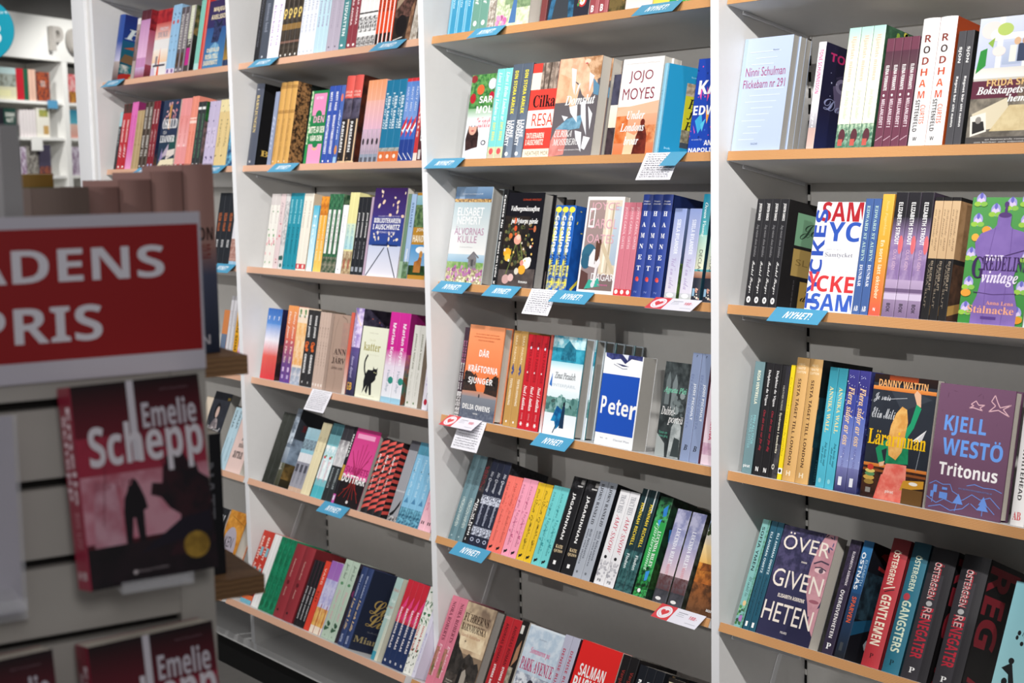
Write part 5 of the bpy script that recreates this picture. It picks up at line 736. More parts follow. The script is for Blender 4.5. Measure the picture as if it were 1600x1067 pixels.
K('pink_salmon', 'salmon-pink paperback with red foot', 0, 'e49494', [R(0, .3, 1, .75, 'ecacac', 'e08c88'), R(0, 0, 1, .05, 'd04c4c'), E(.4, .035, .2, .018, 'f0dcd8'), S('Hennes land', .7, .36, 'c8605c', 's', .26), E(.5, .32, .14, .012, 'f4dcd8')])
K('salmon_slim2', 'slim salmon-orange paperback with white bands', 0, 'e8907c', [R(0, .62, 1, .66, 'f4d4c8'), R(0, .68, 1, .7, 'f4d4c8'), S('Rum', .5, .3, 'd0603c', 's', .3)])
K('charcoal_green', 'charcoal paperback with green spine capitals', 0, '34383a', [S('ALEXANDRA VON', .82, .45, '7cb48c', 's', .3), S('SLÄKTEN', .42, .15, '7cb48c', 's', .3), R(.1, .88, .9, .92, W_), E(.4, .05, .1, .014, W_)], '2c5c34', [R(0, .7, 1, 1, '2c6c34', None, '1c4424', 60), R(0, .0, 1, .7, '4a4440', None, '8a6c6c', 50)])
K('lilac_bloom', 'lilac floral paperback with curling stems', 0, 'c8bcd8', [D(10, .1, .05, .9, .98, .005, ['9c8cb8', 'ece8f0', '5c4c7c'], 43, .5), R(.2, .3, .8, .6, 'd8cce4'), S('Ljung', .55, .35, '7c6c9c', 's', .3)])
K('butter_yellow', 'butter-yellow paperback with dark bird sketches', 0, 'e4ca90', [R(0, .82, 1, 1, 'efdfac'), D(7, .1, .1, .9, .98, .004, ['4c4438', '6c5c44', 'b08c4c'], 44, .4), S('Honung', .7, .3, '8c7c5c', 's', .3)])
K('aqua_splash', 'aqua and navy splash-patterned paperback', 0, '6cacd0', [R(0, .0, 1, .7, '74b8d8', None, '24446c', 60), R(0, .7, 1, 1, '8a9ca4', None, '3c5c74', 60)])
K('black_orange_text', 'black paperback with orange and white spine words', 0, '25282e', [S('VILDA', .72, .6, 'c86c3c', 'b', .5), S('FÅGLAR', .58, .46, 'c86c3c', 'b', .5), S('ROM', .34, .24, 'd8d8d8', 'b', .4)], '182430', [L([(.1, .4), (.95, .98)], .005, '5c9cc8')])
K('white_brick', 'white paperback with brick-pattern lower half', 0, 'e6e4ea', [R(0, .06, 1, .4, '9c6458', None, 'c8a498', 150), R(0, 0, 1, .06, '9cc0d8')])
K('orange_blue', 'orange and grey-blue paperback', 0, 'd0824c', [R(0, 0, 1, .6, '4c5c78', '6c7c94'), R(0, 0, 1, .25, '3c4450')])
K('grey_white_plain', 'plain grey-white paperback', 0, 'd8d6da', [S('Blad', .8, .6, 'b0aeb4', 's', .3), R(.7, 0, 1, 1, 'b8b4b8')])
K('yellow_girl', 'egg-yolk yellow paperback with black capitals', 0, 'e8a818', [S('FLICKAN SOM', .94, .3, '2c2418', 'b', .5), R(.2, .04, .8, .12, 'f0c868')])
K('pink_white_pattern', 'pink and white patterned paperback', 0, 'e4bccc', [R(0, .3, 1, .8, 'e09cb8', None, 'f0e4ec', 120), R(0, 0, 1, .2, 'efe9f0'), E(.3, .05, .2, .03, 'c83c9c')])
K('cream_corner', 'cream paperback beside portrait cover', 0, 'd8c8b4', [])
K('dark_portrait', 'dark cover with portrait of dark-haired person', 0, '24252b', [], '25262d', [R(0, 0, 1, 1, '23252d', '2b2d35', '30333c', 30), E(.42, .74, .15, .11, '16151a'), E(.46, .72, .09, .08, 'c8aca0'), P([(.2, .46), (.7, .5), (.6, .62), (.48, .64), (.36, .6)], 'a89c9c', '6c6468', 50), T('Tystnad', .04, .42, .9, .52, 'e4e0e0', 'c'), T('Roman av', .1, .34, .6, .38, 'b08c6c', 'i'), T('99', .82, .9, .96, .94, 'd8b44c', 'k')], 'matte', 'greypages')
K('ice_blue_name', 'ice-blue paperback with black capitals at top', 0, 'b4d0dc', [S('VALJA', .96, .66, '23303c', 'k', .4), S('MENINGEN', .5, .14, '6c8c9c', 's', .26)])
K('blush_opinion', 'blush cover with heavy black broken word', 0, 'e0c4bc', [], 'e6cac2', [T('me-', .44, .54, .96, .65, '1c1a1c', 'e'), T('ning-', .36, .4, .98, .52, '1c1a1c', 'e'), T('arna', .2, .24, .8, .36, '1c1a1c', 'e')])
K('orange_oval', 'amber cover with pale oval name plate', 1, 'b8642c', [], 'd08c34', [R(0, .5, 1, 1, 'd89438', 'e0a044', 'b87424', 30), R(0, 0, 1, .5, 'a85c24', 'd08c38'), L([(.2, .93), (.98, .85)], .002, '8c5c1c'), E(.45, .48, .42, .32, 'b0a8b4'), T('KEN', .22, .54, .66, .67, '3a343c', 's'), T('FOLLETT', .06, .36, .88, .49, '3a343c', 's')])
K('black_grey_letters', 'black cover with grey letters', 1, '26272b', [], '222327', [T('Arv', .2, .8, .9, .95, 'd0d0d4', 'k'), R(.1, .2, .9, .5, '2a2b2f', None, '45464c', 70)])
# ------------------------------------------------------------------ books
def book_meshes(kid, t, w, h):
    desc, hard, sc, spine, fc, front, fin, pages = KINDS[kid]
    b = 0.0024 if hard else 0.0006
    ov = 0.003 if hard else 0.0
    bul = min(0.0045, 0.12 * t) if hard else 0.0008
    nodes = [i / 10 for i in range(11)] if hard else [0, .03, .07, .93, .97, 1]
    prof = [bul * (1 - (2 * u - 1) ** 2) for u in nodes] if hard else [0, .75 * bul, bul, bul, .75 * bul, 0]

    def bulge(u):
        u = min(max(u, 0), 1)
        for i in range(len(nodes) - 1):
            if u <= nodes[i + 1]:
                return prof[i] + (prof[i + 1] - prof[i]) * (u - nodes[i]) / (nodes[i + 1] - nodes[i])
        return prof[-1]

    out = []
    mb = MB()
    n = len(nodes) - 1
    pts, fs = [], []
    for u, bg_ in zip(nodes, prof):
        for z in (0, h):
            pts.append((u * t, -bg_, z))
    base = len(pts)
    pts += [(0, b, 0), (0, b, h), (t, b, 0), (t, b, h)]
    for i in range(n):
        fs.append((2 * i, 2 * i + 2, 2 * i + 3, 2 * i + 1))
    fs += [(base, base + 1, base + 3, base + 2), (0, 1, base + 1, base), (2 * n, base + 2, base + 3, 2 * n + 1),
           tuple([2 * i for i in range(n + 1)] + [base + 2, base]), tuple([2 * i + 1 for i in range(n, -1, -1)] + [base + 1, base + 3])]
    mb.poly(pts, fs, fin, hexcol(sc))
    draw(mb, spine, lambda u, v, z: (u * t, -bulge(u) - z, v * h), t, h, fin, nodes[1:-1])
    out.append(('spine', mb.mesh('spine')))
    mb = MB()
    mb.box((t - b, 0, 0), (t, w, h), fin, hexcol(fc))
    draw(mb, front, lambda u, v, z: (t + z, min(max(u, 0), 1) * w, v * h), w, h, fin)
    out.append(('front_cover', mb.mesh('front_cover')))
    mb = MB()
    mb.box((0, 0, 0), (b, w, h), fin, hexcol(sc))
    out.append(('back_cover', mb.mesh('back_cover')))
    mb = MB()
    mb.box((b, b, ov), (t - b, w - max(ov, 0.0004), h - max(ov, 0.0004)), pages)
    out.append(('page_block', mb.mesh('page_block')))
    return out


def put_book(meshes, kid, mat, label, group):
    o = empty('hardcover_book' if KINDS[kid][1] else 'paperback_book', label, 'book', group, mat)
    for nm, me in meshes:
        p = bpy.data.objects.new(nm, me)
        p.parent = o
        COL.objects.link(p)
    return o


ORD = ['', 'first', 'second', 'third', 'fourth', 'fifth', 'sixth', 'seventh']
NUM = ['', 'one', 'two', 'three', 'four', 'five', 'six', 'seven']
BAY = {1: 'far left bay', 2: 'left bay', 3: 'middle bay', 4: 'right bay'}
SHELF = ['top shelf', 'second shelf', 'third shelf', 'fourth shelf', 'fifth shelf', 'lowest shelf']
XS = {1: -2.7, 2: -1.8, 3: -0.9, 4: 0.0}
SH = {0: (0.0237, 1.7881, 11.2, 0.007), 1: (0.0237, 1.5063, 11.2, 0.007), 2: (0.0237, 1.2228, 11.2, 0.008), 3: (0.0237, 0.9067, 11.2, 0.014), 4: (0.0018, 0.6155, 24.0, 0.012), 5: (-0.0830, 0.2810, 25.0, 0.026)}
ROWS = [
    (3, 0, [
        ('sea_blue', 's', -0.8525, -0.7675, 0.2, 3, {}),
        ('sage_green', 's', -0.7675, -0.71, 0.2, 2, {}),
        ('bark_beige', 's', -0.71, -0.6871, 0.19, 1, {}),
        ('pink_meadow', 'f', -0.6831, -0.5691, 0.2, 1, {'t': 0.034}),
        ('maroon_plain', 's', -0.5316, -0.5119, 0.21, 1, {}),
        ('tudor_dress', 'f', -0.5089, -0.3818, 0.21, 1, {'t': 0.02}),
        ('rose_spine', 's', -0.3789, -0.3238, 0.2, 2, {}),
        ('gold_nest', 'f', -0.3216, -0.2751, 0.19, 1, {'t': 0.02}),
        ('blush_letter', 'f', -0.2734, -0.1994, 0.2, 1, {'t': 0.02}),
        ('lemon_leaf', 'f', -0.1979, -0.111, 0.2, 1, {'t': 0.02}),
        ('lemon_leaf2', 'f', -0.1085, -0.048, 0.2, 1, {'t': 0.02}),
    ]),
    (3, 1, [
        ('christmas_girl', 'f', -0.8078, -0.7204, 0.1938, 1, {'t': 0.022}),
        ('aqua_love', 's', -0.7183, -0.665, 0.202, 2, {}),
        ('slate_love', 's', -0.665, -0.5968, 0.2085, 2, {}),
        ('red_journey', 'f', -0.5955, -0.5104, 0.2052, 1, {'t': 0.02}),
        ('glass_shards', 'f', -0.5092, -0.3785, 0.2087, 1, {'t': 0.026, 'back': 1}),
        ('misty_cliff', 'f', -0.3374, -0.3161, 0.165, 1, {'t': 0.02}),
        ('orange_london', 'f', -0.315, -0.2014, 0.1946, 1, {'t': 0.022, 'back': 1}),
        ('blue_room', 's', -0.1982, -0.1784, 0.1769, 1, {'w': 0.13, 'yaw': -24}),
        ('blue_collage', 'f', -0.1083, -0.0476, 0.1805, 1, {'t': 0.02}),
    ]),
    (3, 2, [
        ('heath_cabin', 'f', -0.8854, -0.7496, 0.2251, 1, {'t': 0.036}),
        ('black_spine', 's', -0.7093, -0.6936, 0.2193, 1, {}),
        ('flower_still', 'f', -0.6922, -0.5693, 0.2115, 1, {'t': 0.03, 'back': 2}),
        ('yellow_blue', 's', -0.5255, -0.4612, 0.1839, 3, {}),
        ('window_girl', 'f', -0.4281, -0.3177, 0.2029, 1, {'t': 0.014}),
        ('pink_slim', 's', -0.3166, -0.2659, 0.1913, 3, {}),
        ('navy_letters', 's', -0.2648, -0.1816, 0.2075, 3, {}),
        ('lilac_field', 's', -0.1732, -0.1411, 0.1801, 1, {}),
        ('lilac_field', 's', -0.1334, -0.1045, 0.179, 1, {}),
        ('teal_sand', 's', -0.1015, -0.0795, 0.2084, 1, {}),
        ('teal_sand', 's', -0.0716, -0.05, 0.205, 1, {}),
    ]),
    (3, 3, [
        ('dotted_plum', 's', -0.8679, -0.8516, 0.2119, 2, {}),
        ('orange_marsh', 'f', -0.8501, -0.7216, 0.2201, 1, {'t': 0.026}),
        ('tan_thistle', 's', -0.6884, -0.6389, 0.2177, 2, {}),
        ('red_star', 's', -0.6369, -0.5659, 0.2128, 3, {}),
        ('salmon_slim', 's', -0.562, -0.5536, 0.2167, 1, {}),
        ('winter_butterfly', 'f', -0.5517, -0.4484, 0.2172, 1, {'t': 0.028, 'back': 5}),
        ('blue_peter', 'f', -0.3853, -0.2716, 0.1931, 1, {'t': 0.04}),
        ('grey_arches', 'f', -0.2075, -0.1397, 0.1907, 1, {'t': 0.02}),
        ('steel_blue', 's', -0.1382, -0.088, 0.2142, 2, {}),
        ('pink_traveller', 's', -0.0829, -0.052, 0.195, 1, {}),
    ]),
    (3, 4, [
        ('teal_grey_field', 's', -0.8716, -0.8172, 0.2102, 2, {}),
        ('black_secret', 's', -0.8164, -0.7974, 0.2112, 1, {}),
        ('navy_lace', 's', -0.7965, -0.7273, 0.2095, 3, {}),
        ('coral_bird', 's', -0.7264, -0.6747, 0.1805, 2, {}),
        ('pink_bird', 's', -0.6731, -0.621, 0.1821, 2, {}),
        ('yellow_bird', 's', -0.6202, -0.5695, 0.1803, 2, {}),
        ('aqua_bird', 's', -0.5679, -0.5161, 0.1819, 2, {}),
        ('black_hunter', 's', -0.5146, -0.473, 0.2114, 1, {}),
        ('black_hunter', 's', -0.4693, -0.4329, 0.2098, 1, {}),
        ('grey_serif', 's', -0.4315, -0.3774, 0.2152, 2, {}),
        ('white_snow', 's', -0.3648, -0.3051, 0.2057, 2, {}),
        ('dark_reed', 's', -0.3024, -0.2524, 0.2184, 2, {}),
        ('green_butterfly', 's', -0.2478, -0.2114, 0.2108, 1, {'w': 0.14}),
        ('lilac_dusk', 's', -0.1928, -0.1543, 0.1936, 1, {}),
        ('lilac_dusk', 's', -0.1512, -0.1142, 0.1958, 1, {}),
        ('orange_sun', 'f', -0.1008, -0.0288, 0.2, 1, {'t': 0.02}),
    ]),
    (3, 5, [
        ('pink_legacy', 's', -0.88, -0.8201, 0.2163, 2, {}),
        ('sepia_ruin', 'f', -0.8197, -0.7115, 0.2146, 1, {'t': 0.03}),
        ('red_bigger', 's', -0.6774, -0.6194, 0.2117, 2, {}),
        ('noir_photo', 'f', -0.6194, -0.5957, 0.2151, 1, {'t': 0.02}),
        ('park_taxi', 'f', -0.5903, -0.4748, 0.2135, 1, {'t': 0.022}),
        ('lilac_grey_title', 's', -0.4751, -0.4269, 0.2175, 2, {}),
        ('red_author', 'f', -0.4206, -0.2978, 0.2197, 1, {'t': 0.03}),
        ('black_red_text', 's', -0.2947, -0.2466, 0.2186, 2, {}),
        ('black_white_caps', 's', -0.2419, -0.1697, 0.2104, 3, {}),
        ('portrait_frame', 'f', -0.1588, -0.1072, 0.2053, 1, {'t': 0.02}),
    ]),
    (4, 1, [
        ('pale_blue_plain', 'f', 0.0023, 0.1154, 0.2093, 1, {'t': 0.016, 'back': 2}),
        ('white_pink_phone', 's', 0.1749, 0.1916, 0.19, 1, {'w': 0.13}),
        ('cream_pastel', 's', 0.237, 0.3126, 0.2089, 3, {'w': 0.14}),
        ('plum_slim', 's', 0.3179, 0.3828, 0.184, 4, {'w': 0.12}),
        ('white_orange', 's', 0.3847, 0.4495, 0.2109, 2, {'w': 0.145}),
        ('charcoal_slim', 's', 0.4543, 0.4835, 0.1847, 2, {}),
        ('house_window', 'f', 0.491, 0.6068, 0.2014, 1, {'t': 0.025}),
    ]),
    (4, 2, [
        ('black_note', 's', 0.0334, 0.1092, 0.1994, 4, {'w': 0.13}),
        ('letter_cover', 'f', 0.1725, 0.2746, 0.1948, 1, {'t': 0.022}),
        ('royal_blue', 's', 0.2754, 0.3086, 0.2009, 2, {}),
        ('yellow_orange_fade', 's', 0.3094, 0.3335, 0.2086, 1, {}),
        ('purple_glass', 's', 0.3359, 0.4107, 0.2117, 3, {}),
        ('parchment_black', 's', 0.413, 0.4622, 0.2037, 3, {'w': 0.13}),
        ('purple_dummy', 'f', 0.4829, 0.5965, 0.2038, 1, {'t': 0.02}),
        ('pale_teal', 's', 0.5979, 0.6141, 0.2, 1, {}),
    ]),
    (4, 3, [
        ('grey_teal', 's', 0.0219, 0.0465, 0.2117, 1, {}),
        ('black_red_line', 's', 0.0499, 0.088, 0.2112, 2, {}),
        ('black_sisters', 's', 0.0885, 0.1069, 0.2102, 1, {}),
        ('yellow_slim', 's', 0.1079, 0.1182, 0.2123, 1, {}),
        ('tan_train', 's', 0.1196, 0.1789, 0.2277, 2, {'w': 0.15}),
        ('cyan_wall', 's', 0.1955, 0.2353, 0.2169, 2, {'w': 0.1}),
        ('starry_indigo', 's', 0.2366, 0.2848, 0.2165, 2, {'w': 0.07}),
        ('teacher_cover', 'f', 0.2924, 0.4189, 0.2147, 1, {'t': 0.02}),
        ('plum_birds', 'f', 0.4243, 0.5631, 0.2119, 1, {'t': 0.024}),
        ('white_spine_caps', 's', 0.581, 0.6057, 0.205, 1, {}),
    ]),
    (4, 4, [
        ('meadow_teal', 's', 0.025, 0.0454, 0.211, 1, {}),
        ('deep_teal', 's', 0.0468, 0.0777, 0.2115, 2, {}),
        ('half_face', 'f', 0.0787, 0.2023, 0.2096, 1, {'t': 0.03}),
        ('dark_plum', 's', 0.231, 0.2553, 0.2102, 1, {}),
        ('blue_sparrow', 's', 0.2588, 0.2813, 0.2137, 1, {'w': 0.15}),
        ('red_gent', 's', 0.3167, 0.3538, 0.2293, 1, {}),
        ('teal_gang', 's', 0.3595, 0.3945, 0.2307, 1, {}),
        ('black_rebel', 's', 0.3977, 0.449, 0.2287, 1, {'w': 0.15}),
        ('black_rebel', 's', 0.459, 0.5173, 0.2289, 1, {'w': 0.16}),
        ('aqua_fairy', 'f', 0.5619, 0.6622, 0.2036, 1, {'t': 0.03}),
    ]),
    (2, 0, [
        ('black_silver', 's', -1.7333, -1.7073, 0.2, 1, {}),
        ('ink_grey', 's', -1.7058, -1.6633, 0.2, 1, {}),
        ('white_lilac_text', 's', -1.6619, -1.6024, 0.19, 2, {}),
        ('brown_gold_swirl', 's', -1.601, -1.5037, 0.2, 4, {}),
        ('pale_grey_slim', 's', -1.503, -1.426, 0.2, 4, {}),
        ('ice_blue_slim', 's', -1.4247, -1.366, 0.2, 3, {}),
        ('mauve_grey', 's', -1.3654, -1.3076, 0.2, 2, {}),
        ('tide_teal', 's', -1.3063, -1.2758, 0.2, 1, {}),
        ('brick_red_text', 's', -1.2721, -1.2286, 0.2, 2, {}),
        ('white_lace', 's', -1.2274, -1.1469, 0.19, 4, {}),
        ('orange_flame', 's', -1.1458, -1.0766, 0.2, 4, {}),
        ('ornate_dark', 'f', -1.0738, -0.9691, 0.2, 1, {'t': 0.02}),
    ]),
    (2, 1, [
        ('navy_grey_book', 's', -1.7931, -1.7487, 0.231, 1, {'w': 0.14}),
        ('blue_grey_thin', 's', -1.6828, -1.6622, 0.2033, 1, {}),
        ('gold_script', 's', -1.6594, -1.5712, 0.2269, 3, {'w': 0.14}),
        ('green_pink_frame', 'f', -1.493, -1.4092, 0.1949, 1, {'t': 0.02}),
        ('blue_library', 's', -1.4079, -1.3552, 0.2032, 2, {}),
        ('blue_mosaic', 's', -1.3516, -1.3335, 0.2027, 1, {}),
        ('red_black_paris', 's', -1.3317, -1.2549, 0.2244, 2, {'w': 0.14}),
        ('peach_grey_fade', 's', -1.2295, -1.1498, 0.2073, 4, {'w': 0.11}),
        ('teal_orange_foot', 's', -1.1476, -1.0627, 0.2025, 3, {}),
        ('blue_red_swoosh', 's', -1.0616, -1.0057, 0.2021, 3, {}),
        ('red_title', 's', -1.0005, -0.9849, 0.19, 1, {}),
        ('dark_red_title', 's', -0.9839, -0.9664, 0.19, 1, {}),
    ]),
    (2, 2, [
        ('white_clover', 's', -1.7257, -1.6767, 0.2079, 2, {}),
        ('pink_clover', 's', -1.6753, -1.6491, 0.208, 1, {}),
        ('grey_clover', 's', -1.6478, -1.6253, 0.208, 1, {}),
        ('teal_bright', 's', -1.6239, -1.5556, 0.2105, 3, {}),
        ('cream_red_foot', 's', -1.5536, -1.5058, 0.2091, 2, {'w': 0.15}),
        ('sky_blue_slim', 's', -1.5, -1.4724, 0.1769, 1, {}),
        ('sun_yellow', 's', -1.466, -1.4287, 0.2012, 2, {}),
        ('jungle_green', 's', -1.4274, -1.3605, 0.2078, 3, {}),
        ('plain_white', 's', -1.3569, -1.3314, 0.1792, 1, {}),
        ('pastel_yellow_sky', 's', -1.3302, -1.2889, 0.2119, 2, {}),
        ('black_couple', 's', -1.2877, -1.2309, 0.2002, 3, {}),
        ('lilac_thin', 's', -1.2298, -1.2211, 0.2004, 1, {}),
        ('night_petals', 'f', -1.2194, -1.0808, 0.2233, 1, {'t': 0.022}),
        ('moss_green', 's', -1.0749, -1.0614, 0.2083, 1, {}),
        ('sky_blue_tall', 's', -1.0603, -1.0389, 0.2077, 1, {}),
        ('gold_lion', 'f', -1.0373, -0.9676, 0.2112, 1, {'t': 0.02}),
    ]),
    (2, 3, [
        ('blue_red_fade', 's', -1.7786, -1.7, 0.2013, 3, {}),
        ('orange_purple', 's', -1.6705, -1.6181, 0.2153, 2, {}),
        ('orange_floral', 's', -1.616, -1.566, 0.2136, 2, {}),
        ('black_snakes', 's', -1.5647, -1.5063, 0.2097, 2, {}),
        ('beige_lined', 's', -1.5022, -1.4485, 0.2078, 4, {}),
        ('beige_portrait', 'f', -1.4335, -1.3565, 0.2067, 1, {'t': 0.02}),
        ('salmon_plain', 's', -1.3539, -1.3388, 0.2153, 1, {}),
        ('storm_purple', 's', -1.3363, -1.2965, 0.2289, 1, {'w': 0.15}),
        ('cat_cover', 'f', -1.2928, -1.1786, 0.1847, 1, {'t': 0.02}),
        ('magenta_white', 's', -1.1763, -1.0899, 0.2287, 2, {'w': 0.14}),
        ('ivory_thin', 's', -1.0691, -1.0181, 0.2025, 2, {}),
        ('cherry_white', 's', -0.9991, -0.9764, 0.19, 1, {}),
    ]),
    (2, 4, [
        ('dark_moss', 's', -1.7478, -1.6857, 0.209, 2, {}),
        ('storm_field', 's', -1.6841, -1.6585, 0.2266, 1, {'w': 0.15}),
        ('grey_church', 's', -1.6035, -1.5382, 0.1814, 3, {}),
        ('cream_thin', 's', -1.5375, -1.4934, 0.2043, 2, {}),
        ('aqua_blossom', 's', -1.4878, -1.4349, 0.2088, 2, {}),
        ('grey_black_half', 's', -1.4336, -1.3852, 0.2111, 2, {}),
        ('black_pink_line', 's', -1.3839, -1.3718, 0.2119, 1, {}),
        ('pink_root', 'f', -1.3704, -1.2603, 0.211, 1, {'t': 0.02}),
        ('coral_stripe', 's', -1.2462, -1.1538, 0.1983, 3, {'w': 0.07}),
        ('grey_bird', 's', -1.1257, -1.0873, 0.2098, 1, {}),
        ('baby_blue', 's', -1.0861, -0.995, 0.2104, 3, {}),
        ('rose_thin', 's', -0.9933, -0.9429, 0.19, 2, {}),
    ]),
    (2, 5, [
        ('red_mosaic', 's', -1.7719, -1.7133, 0.212, 2, {}),
        ('white_ribbed', 's', -1.7096, -1.6746, 0.2112, 2, {}),
        ('green_leafy', 's', -1.6701, -1.5911, 0.2114, 3, {}),
        ('maroon_cloth', 's', -1.5877, -1.4895, 0.2078, 2, {'w': 0.15}),
        ('black_lines', 's', -1.4803, -1.4295, 0.1826, 3, {}),
        ('red_orange_plain', 's', -1.4279, -1.4037, 0.1896, 1, {}),
        ('violet_amber', 's', -1.4013, -1.3466, 0.1957, 2, {}),
        ('sage_flower', 's', -1.3427, -1.2762, 0.2122, 2, {}),
        ('navy_gold', 's', -1.2626, -1.2108, 0.2088, 2, {'w': 0.14}),
        ('seafoam', 's', -1.1099, -1.0817, 0.2118, 1, {}),
        ('red_navy_party', 's', -1.0621, -0.972, 0.2168, 4, {}),
        ('white_leaf', 's', -0.9707, -0.9362, 0.2176, 2, {}),
        ('white_lilac_plain', 's', -0.9352, -0.9211, 0.2, 1, {}),
    ]),
    (1, 0, [
        ('blue_piano', 's', -2.6515, -2.6082, 0.2191, 1, {'w': 0.14}),
        ('taupe_plain', 's', -2.5106, -2.488, 0.1956, 1, {}),
        ('pink_fade', 's', -2.485, -2.419, 0.2169, 2, {}),
        ('red_spire', 'f', -2.371, -2.2697, 0.2068, 1, {'t': 0.02}),
        ('pale_blue_red', 's', -2.2676, -2.2118, 0.2129, 2, {}),
        ('grey_winter', 's', -2.209, -2.1531, 0.2, 2, {}),
        ('cream_magenta', 's', -2.1484, -2.1166, 0.2, 1, {}),
        ('mint_slim', 's', -2.0858, -2.0579, 0.21, 2, {}),
        ('scarlet_slim', 's', -2.0566, -2.0361, 0.21, 1, {}),
        ('blue_beast', 'f', -2.0335, -1.9135, 0.2, 1, {'t': 0.02}),
        ('dark_gold_edge', 's', -1.9098, -1.874, 0.19, 2, {}),
    ]),
    (1, 1, [
        ('black_teal_top', 's', -2.6696, -2.6505, 0.19, 1, {}),
        ('red_white_script', 's', -2.6489, -2.5876, 0.2149, 2, {}),
        ('hot_pink', 's', -2.586, -2.5428, 0.2192, 2, {}),
        ('khaki_slim', 's', -2.5413, -2.4912, 0.1895, 2, {}),
        ('brown_white_text', 's', -2.4889, -2.4315, 0.2137, 2, {}),
        ('wine_script', 's', -2.4293, -2.3847, 0.2145, 2, {}),
        ('guilt_cover', 'f', -2.3608, -2.2492, 0.2131, 1, {'t': 0.022}),
        ('pink_salmon', 's', -2.2409, -2.1739, 0.2127, 2, {}),
        ('salmon_slim2', 's', -2.1719, -2.1304, 0.2161, 2, {}),
        ('charcoal_green', 's', -2.1284, -2.0778, 0.1975, 2, {}),
        ('lilac_bloom', 's', -2.057, -1.9943, 0.1953, 2, {}),
        ('butter_yellow', 's', -1.9905, -1.9207, 0.1968, 2, {}),
        ('aqua_splash', 's', -1.9158, -1.878, 0.2, 1, {}),
    ]),
    (1, 2, [
        ('black_orange_text', 's', -2.0253, -1.9266, 0.2112, 3, {}),
        ('white_brick', 's', -1.9241, -1.8785, 0.1914, 2, {}),
    ]),
    (1, 3, [
        ('orange_blue', 's', -2.0318, -1.9992, 0.18, 1, {}),
        ('grey_white_plain', 's', -1.9967, -1.9546, 0.224, 2, {}),
        ('yellow_girl', 's', -1.9521, -1.9265, 0.2168, 1, {}),
        ('pink_white_pattern', 's', -1.924, -1.8831, 0.18, 2, {}),
    ]),
    (1, 4, [
        ('cream_corner', 's', -2.211, -2.1661, 0.2048, 1, {}),
        ('dark_portrait', 'f', -2.1657, -2.0615, 0.2256, 1, {'t': 0.03}),
        ('ice_blue_name', 's', -2.0168, -1.9666, 0.1908, 2, {}),
        ('blush_opinion', 'f', -1.9641, -1.876, 0.1795, 1, {'t': 0.02}),
    ]),
    (1, 5, [
        ('black_grey_letters', 'f', -2.0849, -1.992, 0.2328, 1, {'t': 0.03}),
        ('orange_oval', 'f', -1.9807, -1.8804, 0.2364, 1, {'t': 0.035}),
    ]),
]
LABELS = [
    (1, 0, 'nyhet', -2.648, -2.5047),
    (1, 1, 'nyhet', -2.454, -2.3336),
    (1, 1, 'nyhet', -1.9908, -1.8872),
    (1, 2, 'nyhet', -1.9682, -1.8571),
    (2, 0, 'nyhet', -1.6989, -1.5766),
    (2, 0, 'nyhet', -1.1119, -0.9939),
    (2, 1, 'nyhet', -1.6144, -1.4926),
    (2, 3, 'note', -1.4674, -1.3706),
    (2, 4, 'nyhet', -1.388, -1.2692),
    (3, 0, 'nyhet', -0.7299, -0.6267),
    (3, 0, 'nyhet', -0.216, -0.107),
    (3, 1, 'nyhet', -0.9008, -0.7812),
    (3, 1, 'note', -0.2072, -0.1148),
    (3, 1, 'plain', -0.141, -0.0979),
    (3, 2, 'nyhet', -0.8824, -0.7663),
    (3, 2, 'nyhet', -0.6962, -0.5917),
    (3, 2, 'note', -0.5576, -0.4726),
    (3, 2, 'nyhet', -0.4707, -0.3579),
    (3, 2, 'heart', -0.1818, -0.06),
    (3, 3, 'heart', -0.8611, -0.7276),
    (3, 3, 'note', -0.8205, -0.7241),
    (3, 3, 'nyhet', -0.5371, -0.4254),
    (3, 4, 'nyhet', -0.8107, -0.6888),
    (3, 4, 'heart', -0.1481, -0.0311),
    (4, 2, 'nyhet', 0.1213, 0.2351),
]


def trim(s, extra, most=16):
    """add a phrase to a label if it still stays short enough"""
    return s + extra if len((s + extra).replace(',', ' ').split()) <= most else s


def frame(s, x=0.0):
    """shelf frame: x along the shelf, y back along the tilted board, z square to it; origin on the front top edge"""
    y, z, tilt, sb = SH[s]
    return Matrix.Translation((x, y, z)) @ Matrix.Rotation(math.radians(-tilt), 4, 'X')


# ------------------------------------------------------------------ room
def plane_box(name, a, b, m):
    return structure(part(name, None, [(a, b)], m))


plane_box('floor', (-10.5, -6.5, -0.05), (4.5, 6.5, 0.0), 'floor')
plane_box('ceiling', (-10.5, -6.5, 3.2), (4.5, 6.5, 3.25), 'ceiling')
plane_box('wall_back', (-2.86, 0.275, 0.0), (4.5, 0.33, 3.2), 'wall')

